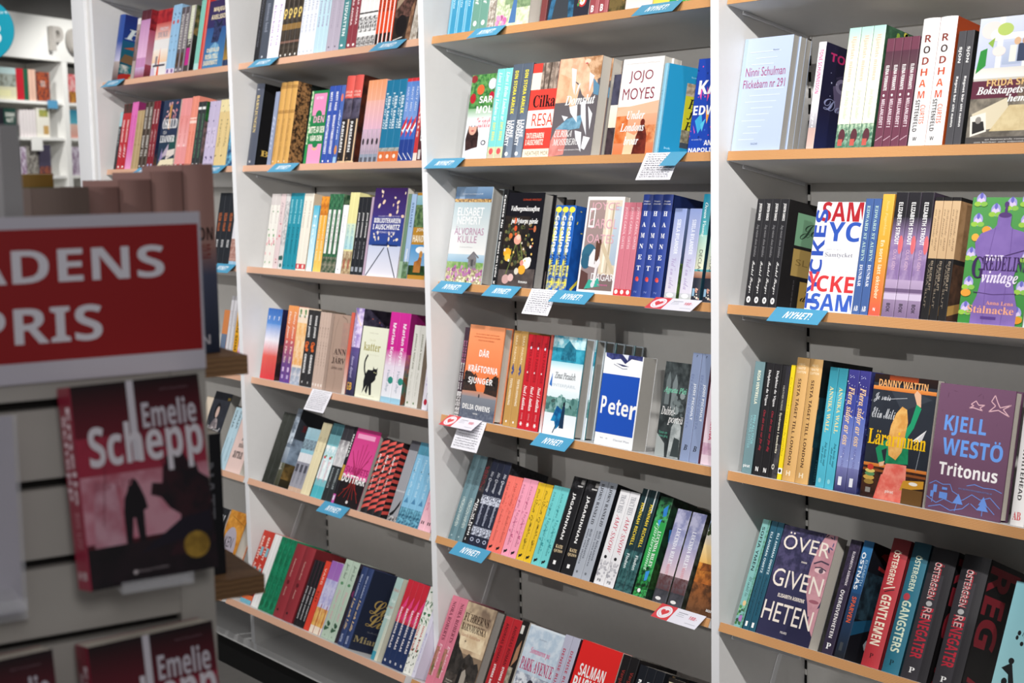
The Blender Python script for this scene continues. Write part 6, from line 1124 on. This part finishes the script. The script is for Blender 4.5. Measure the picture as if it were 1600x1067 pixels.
# ------------------------------------------------------------------ bookcases
ZT = 2.42
names = {1: 'far left', 2: 'left', 3: 'middle', 4: 'right'}
for bay, xs in XS.items():
    root = empty('bookcase', 'light grey wall bookcase, the %s bay with slotted back rails' % names[bay], 'bookcase', 'wall bookcases side by side', Matrix.Translation((xs, 0, 0)))
    sides = [-0.0195] + ([0.8805] if bay == 4 else [])
    for sx in sides:
        p = part('side_panel', root, [((sx, 0.0006, 0.125), (sx + 0.0195, 0.268, ZT))], 'panel')
        part('edge_band', p, [((sx, -0.0006, 0.125), (sx + 0.0195, 0.0006, ZT))], 'edge')
    part('back_panel', root, [((0.0, 0.2592, 0.125), (0.8805, 0.268, ZT))], 'back')
    for rx in (0.0005, 0.873):
        mb = MB()
        mb.box((rx, 0.2572, 0.126), (rx + 0.0065, 0.2592, ZT), 'back')
        z = 0.15
        while z < ZT - 0.05:
            mb.box((rx + 0.0003, 0.2568, z), (rx + 0.0062, 0.2573, z + 0.019), 'slot')
            z += 0.031
        mb.build('slotted_rail', root)
    part('base_shelf', root, [((-0.0195, -0.004, 0.101), (0.8805, 0.268, 0.1249))], 'shelf')
    part('plinth', root, [((-0.0195, 0.018, 0.0005), (0.8805, 0.25, 0.1009))], 'plinth')
    part('upright_foot', root, [((0.001, -0.0055, 0.1095), (0.016, -0.0042, 0.127))], 'edge')
    part('upright_foot', root, [((0.864, -0.0055, 0.1095), (0.879, -0.0042, 0.127))], 'edge')
g = empty('end_gable', 'white end gable closing the far left bookcase', 'panel', None, Matrix.Translation((-2.72, 0, 0)))
part('gable_board', g, [((-0.137, -0.004, 0.0), (-0.036, 0.272, ZT))], 'edge', 0.001)
part('filler_strip', g, [((-0.0355, 0.004, 0.0), (0.0, 0.268, ZT))], 'panel')

for bay, xs in XS.items():
    for s in range(-1, 6):
        if s == -1:
            y, z, tilt, sb = SH[0]
            fr = Matrix.Translation((xs, y, z + 0.285)) @ Matrix.Rotation(math.radians(-tilt), 4, 'X')
            nm = 'above the top row of books'
        else:
            y, z, tilt, sb = SH[s]
            fr = frame(s, xs)
            nm = SHELF[s]
        d = (0.2560 - y) / math.cos(math.radians(tilt)) - 0.002
        lab = 'sloping shelf board with wood edge, %s of the %s' % (nm, BAY[bay]) if s >= 0 else 'sloping shelf board with wood edge above the top books, %s' % BAY[bay]
        root = empty('shelf', lab, 'shelf', 'sloping shelf boards', fr)
        x0, x1 = 0.0035, 0.877
        part('board', root, [((x0, 0.0, -0.0178), (x1, d, 0.0))], 'shelf')
        part('edge_strip', root, [((x0, -0.0018, -0.0178), (x1, -0.0002, -0.0004))], 'glarewood' if bay < 3 else 'wood')
        part('bracket', root, [((x0 - 0.0022, 0.045, -0.024), (x0 - 0.0004, d - 0.004, -0.012)), ((x0 - 0.0022, 0.045, -0.0245), (x0 + 0.004, d - 0.01, -0.0232))], 'edge')

        if s >= 4:
            part('support_arm', root, [((x0 - 0.0028, d - 0.078, -0.135), (x0 - 0.0008, d - 0.066, -0.019))], 'edge')

# ------------------------------------------------------------------ books on the shelves
count = {}
for bay, s, items in ROWS:
    for kid, mode, a, b, h, n, o in items:
        count[(bay, s, kid)] = count.get((bay, s, kid), 0) + n
seen = {}
cache = {}
for bay, s, items in ROWS:
    y, z, tilt, sb = SH[s]
    for kid, mode, a, b, h, n, o in items:
        desc, hard = KINDS[kid][:2]
        total = count[(bay, s, kid)]
        grp = 'books on the %s of the %s' % (SHELF[s], BAY[bay])
        if mode == 's':
            t = (b - a) / n - 0.0007
            w = o.get('w', 0.145 if hard else 0.122)
        else:
            t = o.get('t', 0.02)
            w = b - a
        key = (kid, bay, s)
        if key not in cache:
            cache[key] = book_meshes(kid, t, w, h)
        for i in range(n):
            k = seen[(bay, s, kid)] = seen.get((bay, s, kid), 0) + 1
            lab = desc
            if total > 1:
                lab = desc + (', %s of two' % ('left', 'right')[k - 1] if total == 2 else ', %s of %s from the left' % (ORD[k], NUM[total]))
            lab = trim(lab, ' in %s' % BAY[bay])
            if mode == 's':
                m = frame(s) @ Matrix.Translation((a + i * (b - a) / n, sb, 0.0004)) @ Matrix.Rotation(math.radians(o.get('yaw', 0)), 4, 'Z')
            else:
                m = frame(s) @ Matrix.Translation((a, sb + t, 0.0004)) @ Matrix.Rotation(-math.pi / 2, 4, 'Z')
            put_book(cache[key], kid, m, lab, grp)
            for q in range(o.get('back', 0)):
                m = frame(s) @ Matrix.Translation((a + (0.003 if q % 2 == 0 else 0.001), sb + t * (q + 2) + 0.0012 * (q + 1), 0.0004)) @ Matrix.Rotation(-math.pi / 2, 4, 'Z')
                put_book(cache[key], kid, m, trim(desc, ', %s copy behind the front one' % ORD[q + 1]), grp)

# ------------------------------------------------------------------ cards hanging from the shelf edges
WHERE = {}
for i, (bay, s, kind, xa, xb) in enumerate(LABELS):
    y, z, tilt, sb = SH[s]
    w = min(xb - xa, 0.122)
    out, drop = {'nyhet': (0.030, 0.0225), 'plain': (0.034, 0.026), 'note': (0.031, 0.052), 'heart': (0.034, 0.0185)}[kind]
    if kind == 'note' and s == 3 and bay == 3:
        out, drop = 0.032, 0.066
    ln = math.hypot(out, drop)
    e = Vector((0, -out / ln, -drop / ln))
    nrm = Vector((0, -drop / ln, out / ln))
    rnd = random.Random(i)
    lift0 = {'nyhet': 0.002, 'plain': 0.0008, 'note': 0.0004, 'heart': 0.0026}[kind]
    org = Vector((0, -0.0022, 0.0006)) + nrm * lift0

    def mp(u, v, zz, org=org, e=e, nrm=nrm, w=w, ln=ln):
        p = org + Vector((u * w, 0, 0)) + e * ((1 - v) * ln) + nrm * (0.0006 + zz)
        return tuple(p)
    mb = MB()
    base = {'nyhet': '4f9dc2', 'plain': '5aa4c6', 'note': 'eceaf0', 'heart': 'e6e4ee'}[kind]
    c8 = [mp(u, v, zz) for zz in (-0.0006, 0) for u, v in ((0, 0), (1, 0), (1, 1), (0, 1))]
    mb.poly(c8, [(0, 3, 2, 1), (4, 5, 6, 7), (0, 1, 5, 4), (1, 2, 6, 5), (2, 3, 7, 6), (3, 0, 4, 7)], 'card', hexcol(base))
    if kind == 'nyhet':
        els = [T('NYHET!', .25, .28, .77, .74, 'f4f8fc', 'z')]
    elif kind == 'note':
        els = []
        for r in range(11):
            v = .93 - r * .082
            u = .1
            while u < .9:
                l_ = rnd.uniform(.02, .09)
                els.append(L([(u, v + rnd.uniform(-.008, .008)), (min(u + l_, .93), v + rnd.uniform(-.012, .012))], .0011, '6a6a72'))
                u += l_ + rnd.uniform(.015, .03)
    elif kind == 'heart':
        hx, hy, rr = .19, .5, .15
        heart = []
        for q in range(24):
            th = 2 * math.pi * q / 24
            heart.append((hx + .0055 * 16 * math.sin(th) ** 3, hy + .0155 * (13 * math.cos(th) - 5 * math.cos(2 * th) - 2 * math.cos(3 * th) - math.cos(4 * th))))
        els = [R(0, 0, .37, 1, 'd8484e'), E(hx, hy, .15, .42, 'eeeaf0'), E(hx, hy, .118, .34, 'e3b4ba'), E(hx, hy, .105, .31, 'efeaf0'), P(heart, 'd8484e'),
               R(.45, .74, .66, .78, '8a8a94'), R(.45, .62, .6, .65, 'a4a4ae'), R(.45, .5, .62, .53, 'b4b4bc'), T('188:-', .72, .5, .9, .72, 'd2485a', 'b'), R(.72, .2, .95, .23, 'b4b4bc')]
    else:
        els = []
    draw(mb, els, mp, w, ln, 'card')
    ob = mb.build('shelf_label' if kind != 'note' else 'note_card')
    ob.location = (xa, y, z)
    first = {'nyhet': 'blue card with slanted white word', 'plain': 'plain blue card tucked under a white note', 'note': 'white handwritten note hanging', 'heart': 'white price card with red heart emblem'}[kind]
    WHERE.setdefault((bay, s, kind), 0)
    WHERE[(bay, s, kind)] += 1
    tot = sum(1 for q in LABELS if q[:3] == (bay, s, kind))
    lab = first + ' on %s edge, %s' % (SHELF[s], BAY[bay])
    if tot > 1:
        lab += ', %s from left' % ORD[WHERE[(bay, s, kind)]]
    ob['label'] = lab
    ob['category'] = 'card' if kind == 'note' else 'label'
    ob['group'] = {'nyhet': 'blue shelf-edge cards', 'plain': 'blue shelf-edge cards', 'note': 'handwritten notes on shelf edges', 'heart': 'heart price cards'}[kind]

# ------------------------------------------------------------------ display stand close to the viewer
A9 = math.radians(9.5)
# frame: x along the panel (towards the bookcases), -y out of its face (towards the viewer), z up
STAND = Matrix.Translation((0.6335, -1.3864, 0)) @ Matrix.Rotation(math.pi / 2 - A9, 4, 'Z')
st = empty('display_stand', 'grey slatwall display stand holding red sign and books', 'display stand', None, STAND)
mb = MB()
zs = [1.288 - 0.0683 * i for i in range(19)]
edges = [1.443] + [v for z in zs for v in (z + 0.0045, z - 0.0045)] + [0.02]
for hi, lo in zip(edges[0::2], edges[1::2]):
    mb.box((-0.62, 0.0, lo), (-0.032, 0.012, hi), 'standpanel')
mb.box((-0.62, 0.012, 0.02), (-0.032, 0.02, 1.443), 'darkgroove')
mb.build('slat_panel', st)
part('end_stile', st, [((-0.0316, -0.0006, 0.02), (0.0, 0.02, 1.443))], 'standpanel')
part('post', st, [((-0.158, 0.03, 0.0195), (-0.142, 0.14, 1.523))], 'post')
part('base', st, [((-0.62, 0.0, 0.0), (0.0, 0.6, 0.0195))], 'post')
for zt, y0 in ((1.2905, 0.19), (1.061, 0.165), (0.72, 0.165)):
    part('shelf_board', st, [((-0.56, y0, zt - 0.02), (0.108, 0.452, zt))], 'darkwood')
part('leaflet_pocket', st, [((-0.47, -0.022, 1.112), (-0.168, -0.019, 1.285)), ((-0.47, -0.022, 1.112), (-0.168, -0.0005, 1.115))], 'acrylic')
for zt in (1.142, 0.921):
    for x0, x1 in ((-0.105, -0.045), (-0.24, -0.18)):
        part('book_rest', st, [((x0, -0.084, zt - 0.0035), (x1, -0.0008, zt - 0.001)), ((x0, -0.086, zt - 0.0035), (x1, -0.084, zt + 0.006))], 'acrylic')

# red sign on the stand
sg = MB()
sg.box((0, -0.003, 0), (0.56, 0, 0.139), 'card', hexcol('c9c4d0'))
draw(sg, [R(0, .125, .996, .925, '980d13'), T('MÅNADENS', .43, .60, .94, .845, 'e4e0ea', 'b'), T('PRIS', .655, .235, .84, .455, 'e4e0ea', 'b')], lambda u, v, z: (u * 0.56, -0.003 - z, v * 0.139), 0.56, 0.139, 'card')
so = sg.build('price_sign')
so.matrix_world = STAND @ Matrix.Translation((-0.56, -0.001, 1.3075))
so['label'] = 'red sign with white border and white capitals on grey stand'
so['category'] = 'sign'
lc = part('leaflet', None, [((0, 0, 0), (0.296, 0.0008, 0.168))], 'post')
lc.data.materials[0] = M['paper'] = mat_plain('lilac_grey_paper', 'a9a3b4', 0.6, 0.2, 0.02, 20)
lc.matrix_world = STAND @ Matrix.Translation((-0.467, -0.0182, 1.1165))
lc['label'] = 'lilac-grey leaflet in clear pocket on grey stand'
lc['category'] = 'leaflet'

K('crimson_harbour', 'crimson thriller with hooded figure, ship wreck and gold seal', 0, '8f2038',
  [R(0, 0, 1, 1, '9a2540', '7f1a30'), S('Emelie', .9, .42, 'e6d0d8', 'k', .3, .72), S('Schepp', .86, .44, 'e6d0d8', 'k', .36, .3), S('BIS LIV', .38, .2, 'c4808c', 's', .3, .6), T('H', .2, .05, .42, .09, 'e0d0d4', 'k'), T('B', .58, .05, .8, .09, 'e0d0d4', 'k')], '5c1422',
  [R(0, 0, 1, 1, '5e1626', '7a1c30', '3c0e18', 25), R(0, .72, 1, 1, '701628', '14060a'), R(0, .5, 1, .74, 'b03850', '701628', 'a82c44', 22), R(0, .22, 1, .55, 'c46a80', 'a83048', 'd89cac', 22), P([(.06, .2), (.3, .2), (.26, .5), (.1, .52)], 'd4a0b0', 'b86a7c', 30), R(0, 0, 1, .2, '140c12', None, '24141c', 30), P([(.3, .2), (.345, .2), (.37, .32), (.385, .32), (.4, .2), (.45, .2), (.455, .35), (.49, .36), (.475, .41), (.45, .46), (.425, .5), (.395, .52), (.365, .505), (.345, .46), (.315, .42), (.3, .35)], '150d14'), P([(.62, .1), (1, .1), (1, .46), (.92, .5), (.9, .56), (.64, .56), (.62, .47), (.54, .48), (.52, .42), (.6, .4), (.66, .34), (.74, .3), (.72, .22)], '1a1018', '35161f', 50), P([(.4, .14), (.98, .2), (.98, .3), (.74, .28)], '1c1424'), L([(.62, .7), (.8, .56)], .0012, '3a1420'), L([(.56, .72), (.68, .5)], .0012, '3a1420'), P([(.66, .6), (.8, .62), (.86, .54), (.66, .54)], '24101a'), L([(.2, .62), (.14, .3)], .0006, '7a2c3c'),
   R(.42, .6, .475, 1.0, 'dcd6e0'), T('Schepp', .09, .53, .98, .8, 'e6dfe8', 'k'), T('Emelie', .52, .755, .95, .89, 'd4cdd8', 'k'), T('BIS LIV', .1, .48, .4, .52, 'b06878', 's'), E(.84, .135, .105, .068, 'b08a34', '8a6a24', 80), T('HarperCollins', .36, .045, .6, .062, 'a89aa0', 's'), E(.34, .053, .018, .011, 'c4b8bc'), T('BÄSTSÄLJAREN', .68, .935, .9, .947, '8a6a74', 's')], 'gloss')
em = book_meshes('crimson_harbour', 0.03, 0.113, 0.168)


def stand_mat(x, y, z, yaw=0.0, tilt=0.0):
    """a book showing its cover out of the stand's face"""
    return STAND @ Matrix.Translation((x, y, z)) @ Matrix.Rotation(math.radians(yaw), 4, 'Z') @ Matrix.Rotation(math.radians(-tilt), 4, 'X')


for x, z, lab in ((-0.127, 1.142, 'crimson thriller with hooded figure directly under the red sign'), (-0.124, 0.921, 'crimson thriller with hooded figure on lower rest of grey stand'), (-0.262, 0.921, 'crimson thriller beside the lower one, only its top corner showing')):
    put_book(em, 'crimson_harbour', stand_mat(x, -0.075, z, 7, 9) @ Matrix.Translation((0, 0.03, 0)) @ Matrix.Rotation(-math.pi / 2, 4, 'Z'), lab, 'crimson thrillers on the display stand')

K('rosy_brown', 'rosy-brown hardback with dark blue spine foot on stand shelf', 1, '9c7670', [R(0, 0, 1, .42, '1c2438', '4a4f66'), R(0, .42, 1, .56, '4a4f66', '9c7670'), R(0, .56, 1, 1, 'a37c74', '9a736c'), T('HON', .1, .6, .9, .67, '2c1c1c', 'k'), S('DOLDA', .58, .5, '7a2c28', 'k', .6), T('N', .35, .05, .65, .1, 'b8b4bc', 'b')], '8a6a64')
for i, hh in enumerate((0.199, 0.192, 0.184, 0.177)):
    put_book(book_meshes('rosy_brown', 0.0325, 0.15, hh), 'rosy_brown', stand_mat(0.094 - 0.0334 * (i + 1), 0.232, 1.2909), 'rosy-brown hardback with dark blue foot above the red sign, %s of four from right' % ORD[i + 1], 'rosy-brown hardbacks on stand shelf')
K('olive_black', 'black box-like hardback with olive spine at stand edge', 1, '6c6628', [R(0, .93, 1, 1, '8c6a2c')], '121212')
put_book(book_meshes('olive_black', 0.05, 0.11, 0.192), 'olive_black', stand_mat(-0.1, 0.325, 1.2909), 'black hardback with olive spine behind the red sign', 'books on stand shelf')
K('taupe_stand', 'thick taupe-brown book left of the rosy-brown row', 1, '7d6a62', [], '75635c')
put_book(book_meshes('taupe_stand', 0.055, 0.11, 0.178), 'taupe_stand', stand_mat(-0.0985, 0.205, 1.2909), 'thick taupe-brown book left of the rosy-brown row', 'books on stand shelf')
K('black_lower', 'black paperback on the lower wood shelf of grey stand', 0, '131318', [S('NATT', .8, .4, '6a6a70', 'b', .4)], '15151a')
put_book(book_meshes('black_lower', 0.03, 0.11, 0.15), 'black_lower', stand_mat(0.045, 0.19, 1.0614), 'black paperback on the lower wood shelf of grey stand', 'books on stand shelf')

# ------------------------------------------------------------------ shop wall far behind
A2 = math.radians(29.3)
FAR = Matrix.Translation((-8.30, 1.76, 0)) @ Matrix.Rotation(math.pi / 2 + A2, 4, 'Z')
# frame: x along the unit (away to the right), +y behind it after the flip below, z up
structure(part('wall_far', None, [((-1.6, 0.36, 0.0), (2.6, 0.42, 3.2))], 'wall')).matrix_world = FAR
fu = empty('wall_shelving', 'white wall shelving with lettered header far behind the stand', 'shelving', None, FAR)
Z1, Z2, Z3, HB, HT, UX = 2.049, 1.787, 1.506, 2.349, 2.665, 0.700
part('header', fu, [((-1.2, 0.0, HB), (1.6, 0.05, HT))], 'white')
part('back_board', fu, [((-1.2, 0.335, 0.0), (1.6, 0.35, HB))], 'back')
for ux in (UX - 0.9, UX, UX + 0.9):
    part('upright', fu, [((ux, 0.0, 0.0), (ux + 0.055, 0.334, HB - 0.001))], 'white')
for zt in (Z1, Z2, Z3, Z3 - 0.3, Z3 - 0.6):
    for ux in (UX - 0.9, UX):
        part('shelf_board', fu, [((ux + 0.056, 0.01, zt - 0.022), (ux + 0.899, 0.334, zt))], 'white')
let = MB()
for i, ch in enumerate('POCKET'):
    v, f = lettering(ch, 'b')
    x0 = 0.525 + i * 0.205
    hh = 0.175 / 0.7
    zb = 2.418
    n = len(v)
    pts = [(x0 + a * hh, -0.05, zb + b * hh) for a, b in v] + [(x0 + a * hh, -0.012, zb + b * hh) for a, b in v]
    edge = {}
    for q in f:
        for a, b in zip(q, q[1:] + q[:1]):
            edge[(a, b)] = 1
    rim = [(a, b, b + n, a + n) for (a, b) in edge if (b, a) not in edge]
    let.poly(pts, [tuple(q) for q in f] + rim, 'standpanel')
let.build('header_lettering', fu)

bgc = {}


def far_book(x0, x1, z, h, kid, lab, front=False):
    key = kid
    if front:
        m = FAR @ Matrix.Translation((x0, 0.03 + 0.02, z + 0.0005)) @ Matrix.Rotation(-math.pi / 2, 4, 'Z')
        me = book_meshes(kid, 0.02, x1 - x0, h)
    else:
        m = FAR @ Matrix.Translation((x0, 0.03, z + 0.0005))
        me = book_meshes(kid, x1 - x0 - 0.001, 0.12, h)
    put_book(me, kid, m, lab, 'books on the far white shelving')


FK = [('far_cream', 'cream travel book with grey drawing', 'd8d4b4', [R(0, .4, 1, .8, 'a8b0a8', None, '7a7c70', 30), R(0, .8, 1, 1, 'b8d0d0'), R(.2, .1, .8, .3, 'e4e0b0')]),
      ('far_red', 'red-spined book', 'c02030', []), ('far_green', 'green-spined book', '1f5c44', []), ('far_peach', 'peach-coloured thick book', 'dcb4a0', []),
      ('far_orange', 'dark cover with orange pattern', '3c2c34', [R(0, 0, 1, 1, '3a2a34', None, 'c05a2c', 45), T('SOL', .3, .5, .7, .7, 'd8c8c0', 'b')]),
      ('far_pink', 'pink and red picture cover', 'c84850', [R(0, .4, 1, 1, 'd85860', None, 'e8c0bc', 30), R(0, 0, 1, .4, '7a3c2c', None, 'c88c3c', 30)]),
      ('far_darkgreen', 'dark green cover with white words', '1c4038', [T('SOMMAR', .1, .7, .9, .85, 'e8e8e0', 'b'), T('NATT', .2, .5, .8, .65, 'e8e8e0', 'b'), R(0, .0, 1, .3, '2c5c44', None, '6a8c70', 40)]),
      ('far_black', 'black cover beside green one', '22202a', [R(0, .2, .5, .7, 'b888a8')]), ('far_white', 'white slim spine', 'e4dcdc', []),
      ('far_whitepic', 'white cover with yellow flowers', 'ece8dc', [R(.2, .7, .9, .95, 'b8a84c', None, '8c9c5c', 40), R(.5, .1, .9, .4, 'c8a060')]),
      ('far_teal', 'teal and pink sky cover', '2c7c98', [R(0, 0, 1, .5, 'dc9c90', 'e0c0b0'), R(0, .5, 1, 1, '5cb0c4', '2c7c98')]),
      ('far_grey', 'grey photo cover', '9c9890', [R(0, 0, 1, 1, 'a8a49c', None, '5c5450', 40)]), ('far_violet', 'dark violet cover', '4a4458', [R(0, 0, 1, .3, 'a85c3c', None, '3c3444', 40)]),
      ('far_pale', 'pale cover with dark blotches', 'd8d0dc', [R(0, 0, 1, 1, 'dcd4e0', None, '8c6c8c', 30)])]
for kid, dsc, c, fr in FK:
    K(kid, dsc, 0, c, [], c, fr)
for x0, x1, zi, h, kid, lab, front in [
    (-0.1, 0.216, 0, 0.224, 'far_cream', 'cream travel book with grey drawing on far upper shelf', True),
    (0.219, 0.243, 0, 0.223, 'far_red', 'red-spined book on far shelf, first of three from left', False),
    (0.245, 0.269, 0, 0.224, 'far_red', 'red-spined book on far shelf, second of three from left', False),
    (0.271, 0.295, 0, 0.225, 'far_red', 'red-spined book on far shelf, third of three from left', False),
    (0.299, 0.321, 0, 0.225, 'far_green', 'green-spined book on far shelf, left of two', False),
    (0.323, 0.345, 0, 0.225, 'far_green', 'green-spined book on far shelf, right of two', False),
    (0.349, 0.387, 0, 0.225, 'far_peach', 'peach thick book on far shelf, left of two', False),
    (0.389, 0.428, 0, 0.225, 'far_peach', 'peach thick book on far shelf, right of two', False),
    (0.438, 0.581, 0, 0.213, 'far_orange', 'dark cover with orange pattern on far upper shelf', True),
    (0.801, 0.939, 0, 0.216, 'far_pink', 'pink and red picture cover by the white end gable', True),
    (-0.087, 0.061, 1, 0.201, 'far_black', 'black cover with mauve patch on far second shelf', True),
    (0.069, 0.192, 1, 0.2, 'far_darkgreen', 'dark green cover with white words on far second shelf', True),
    (0.236, 0.268, 1, 0.193, 'far_white', 'white slim spine on far second shelf, first of five from left', False),
    (0.27, 0.302, 1, 0.194, 'far_white', 'white slim spine on far second shelf, second of five from left', False),
    (0.304, 0.336, 1, 0.195, 'far_white', 'white slim spine on far second shelf, third of five from left', False),
    (0.338, 0.371, 1, 0.196, 'far_white', 'white slim spine on far second shelf, fourth of five from left', False),
    (0.373, 0.406, 1, 0.198, 'far_white', 'white slim spine on far second shelf, fifth of five from left', False),
    (0.414, 0.558, 1, 0.212, 'far_whitepic', 'white cover with yellow flowers on far second shelf', True),
    (0.783, 0.916, 1, 0.211, 'far_teal', 'teal and pink sky cover by the white end gable', True),
    (0.08, 0.198, 2, 0.22, 'far_black', 'black cover with mauve patch on far third shelf', True),
    (0.201, 0.277, 2, 0.208, 'far_pale', 'pale cover with dark blotches on far third shelf', True),
    (0.283, 0.409, 2, 0.216, 'far_grey', 'grey photo cover on far third shelf', True),
    (0.42, 0.549, 2, 0.224, 'far_violet', 'dark violet cover on far third shelf', True),
    (0.759, 0.892, 2, 0.214, 'far_pale', 'pale cover with dark blotches by the white end gable', True),
]:
    far_book(x0, x1, (Z1, Z2, Z3)[zi], h, kid, lab, front)
fl = part('shelf_label', None, [((0, -0.004, -0.03), (0.11, 0.0, 0.03))], 'card')
fl.matrix_world = FAR @ Matrix.Translation((0.514, 0.004, Z1 - 0.02))
fl.data.attributes['Ink'].data.foreach_set('color', [*hexcol('5a9cc4'), 1] * len(fl.data.vertices))
fl.data.attributes['InkB'].data.foreach_set('color', [*hexcol('5a9cc4'), 1] * len(fl.data.vertices))
fl['label'] = 'pale blue card on the edge of the far white shelving'
fl['category'] = 'label'
fn = part('note_card', None, [((0, -0.004, -0.1), (0.12, 0.0, 0.0))], 'white')
fn.matrix_world = FAR @ Matrix.Translation((0.310, 0.004, Z2 + 0.002))
fn['label'] = 'white note hanging from the far white shelving'
fn['category'] = 'card'

# round teal sign hanging in the aisle
sx, sy, sz = -5.357, 0.606, 2.213
DM = Matrix.Translation((sx, sy, sz)) @ Matrix.Rotation(math.pi / 2 + math.radians(50.2), 4, 'Z')
DM = Matrix.Translation((sx, sy, sz)) @ Matrix.Rotation(math.radians(50.2), 4, 'Z')
ds = empty('hanging_sign', 'round turquoise sign with white lettering hanging in the aisle', 'sign', None, DM)
dm = MB()
nn = 64
RR = 0.1512
ring = [(RR * math.cos(2 * math.pi * i / nn), RR * math.sin(2 * math.pi * i / nn)) for i in range(nn)]
dm.poly([(a, 0, b) for a, b in ring] + [(a, 0.006, b) for a, b in ring], [tuple(range(nn)), tuple(range(2 * nn - 1, nn - 1, -1))] + [(i, (i + 1) % nn, nn + (i + 1) % nn, nn + i) for i in range(nn)], 'card', hexcol('0fa3bd'))
draw(dm, [T('pocket', .3, .74, .93, .81, 'd8f0f4', 's'), T('3', .6, .28, .79, .6, 'f2f8fa', 'k')], lambda u, v, z: ((2 * u - 1) * RR, -z, (2 * v - 1) * RR), 2 * RR, 2 * RR, 'card')
dm.build('disc', ds)
part('wire', ds, [((-0.001, 0.002, RR), (0.001, 0.004, 3.19 - sz))], 'metal')
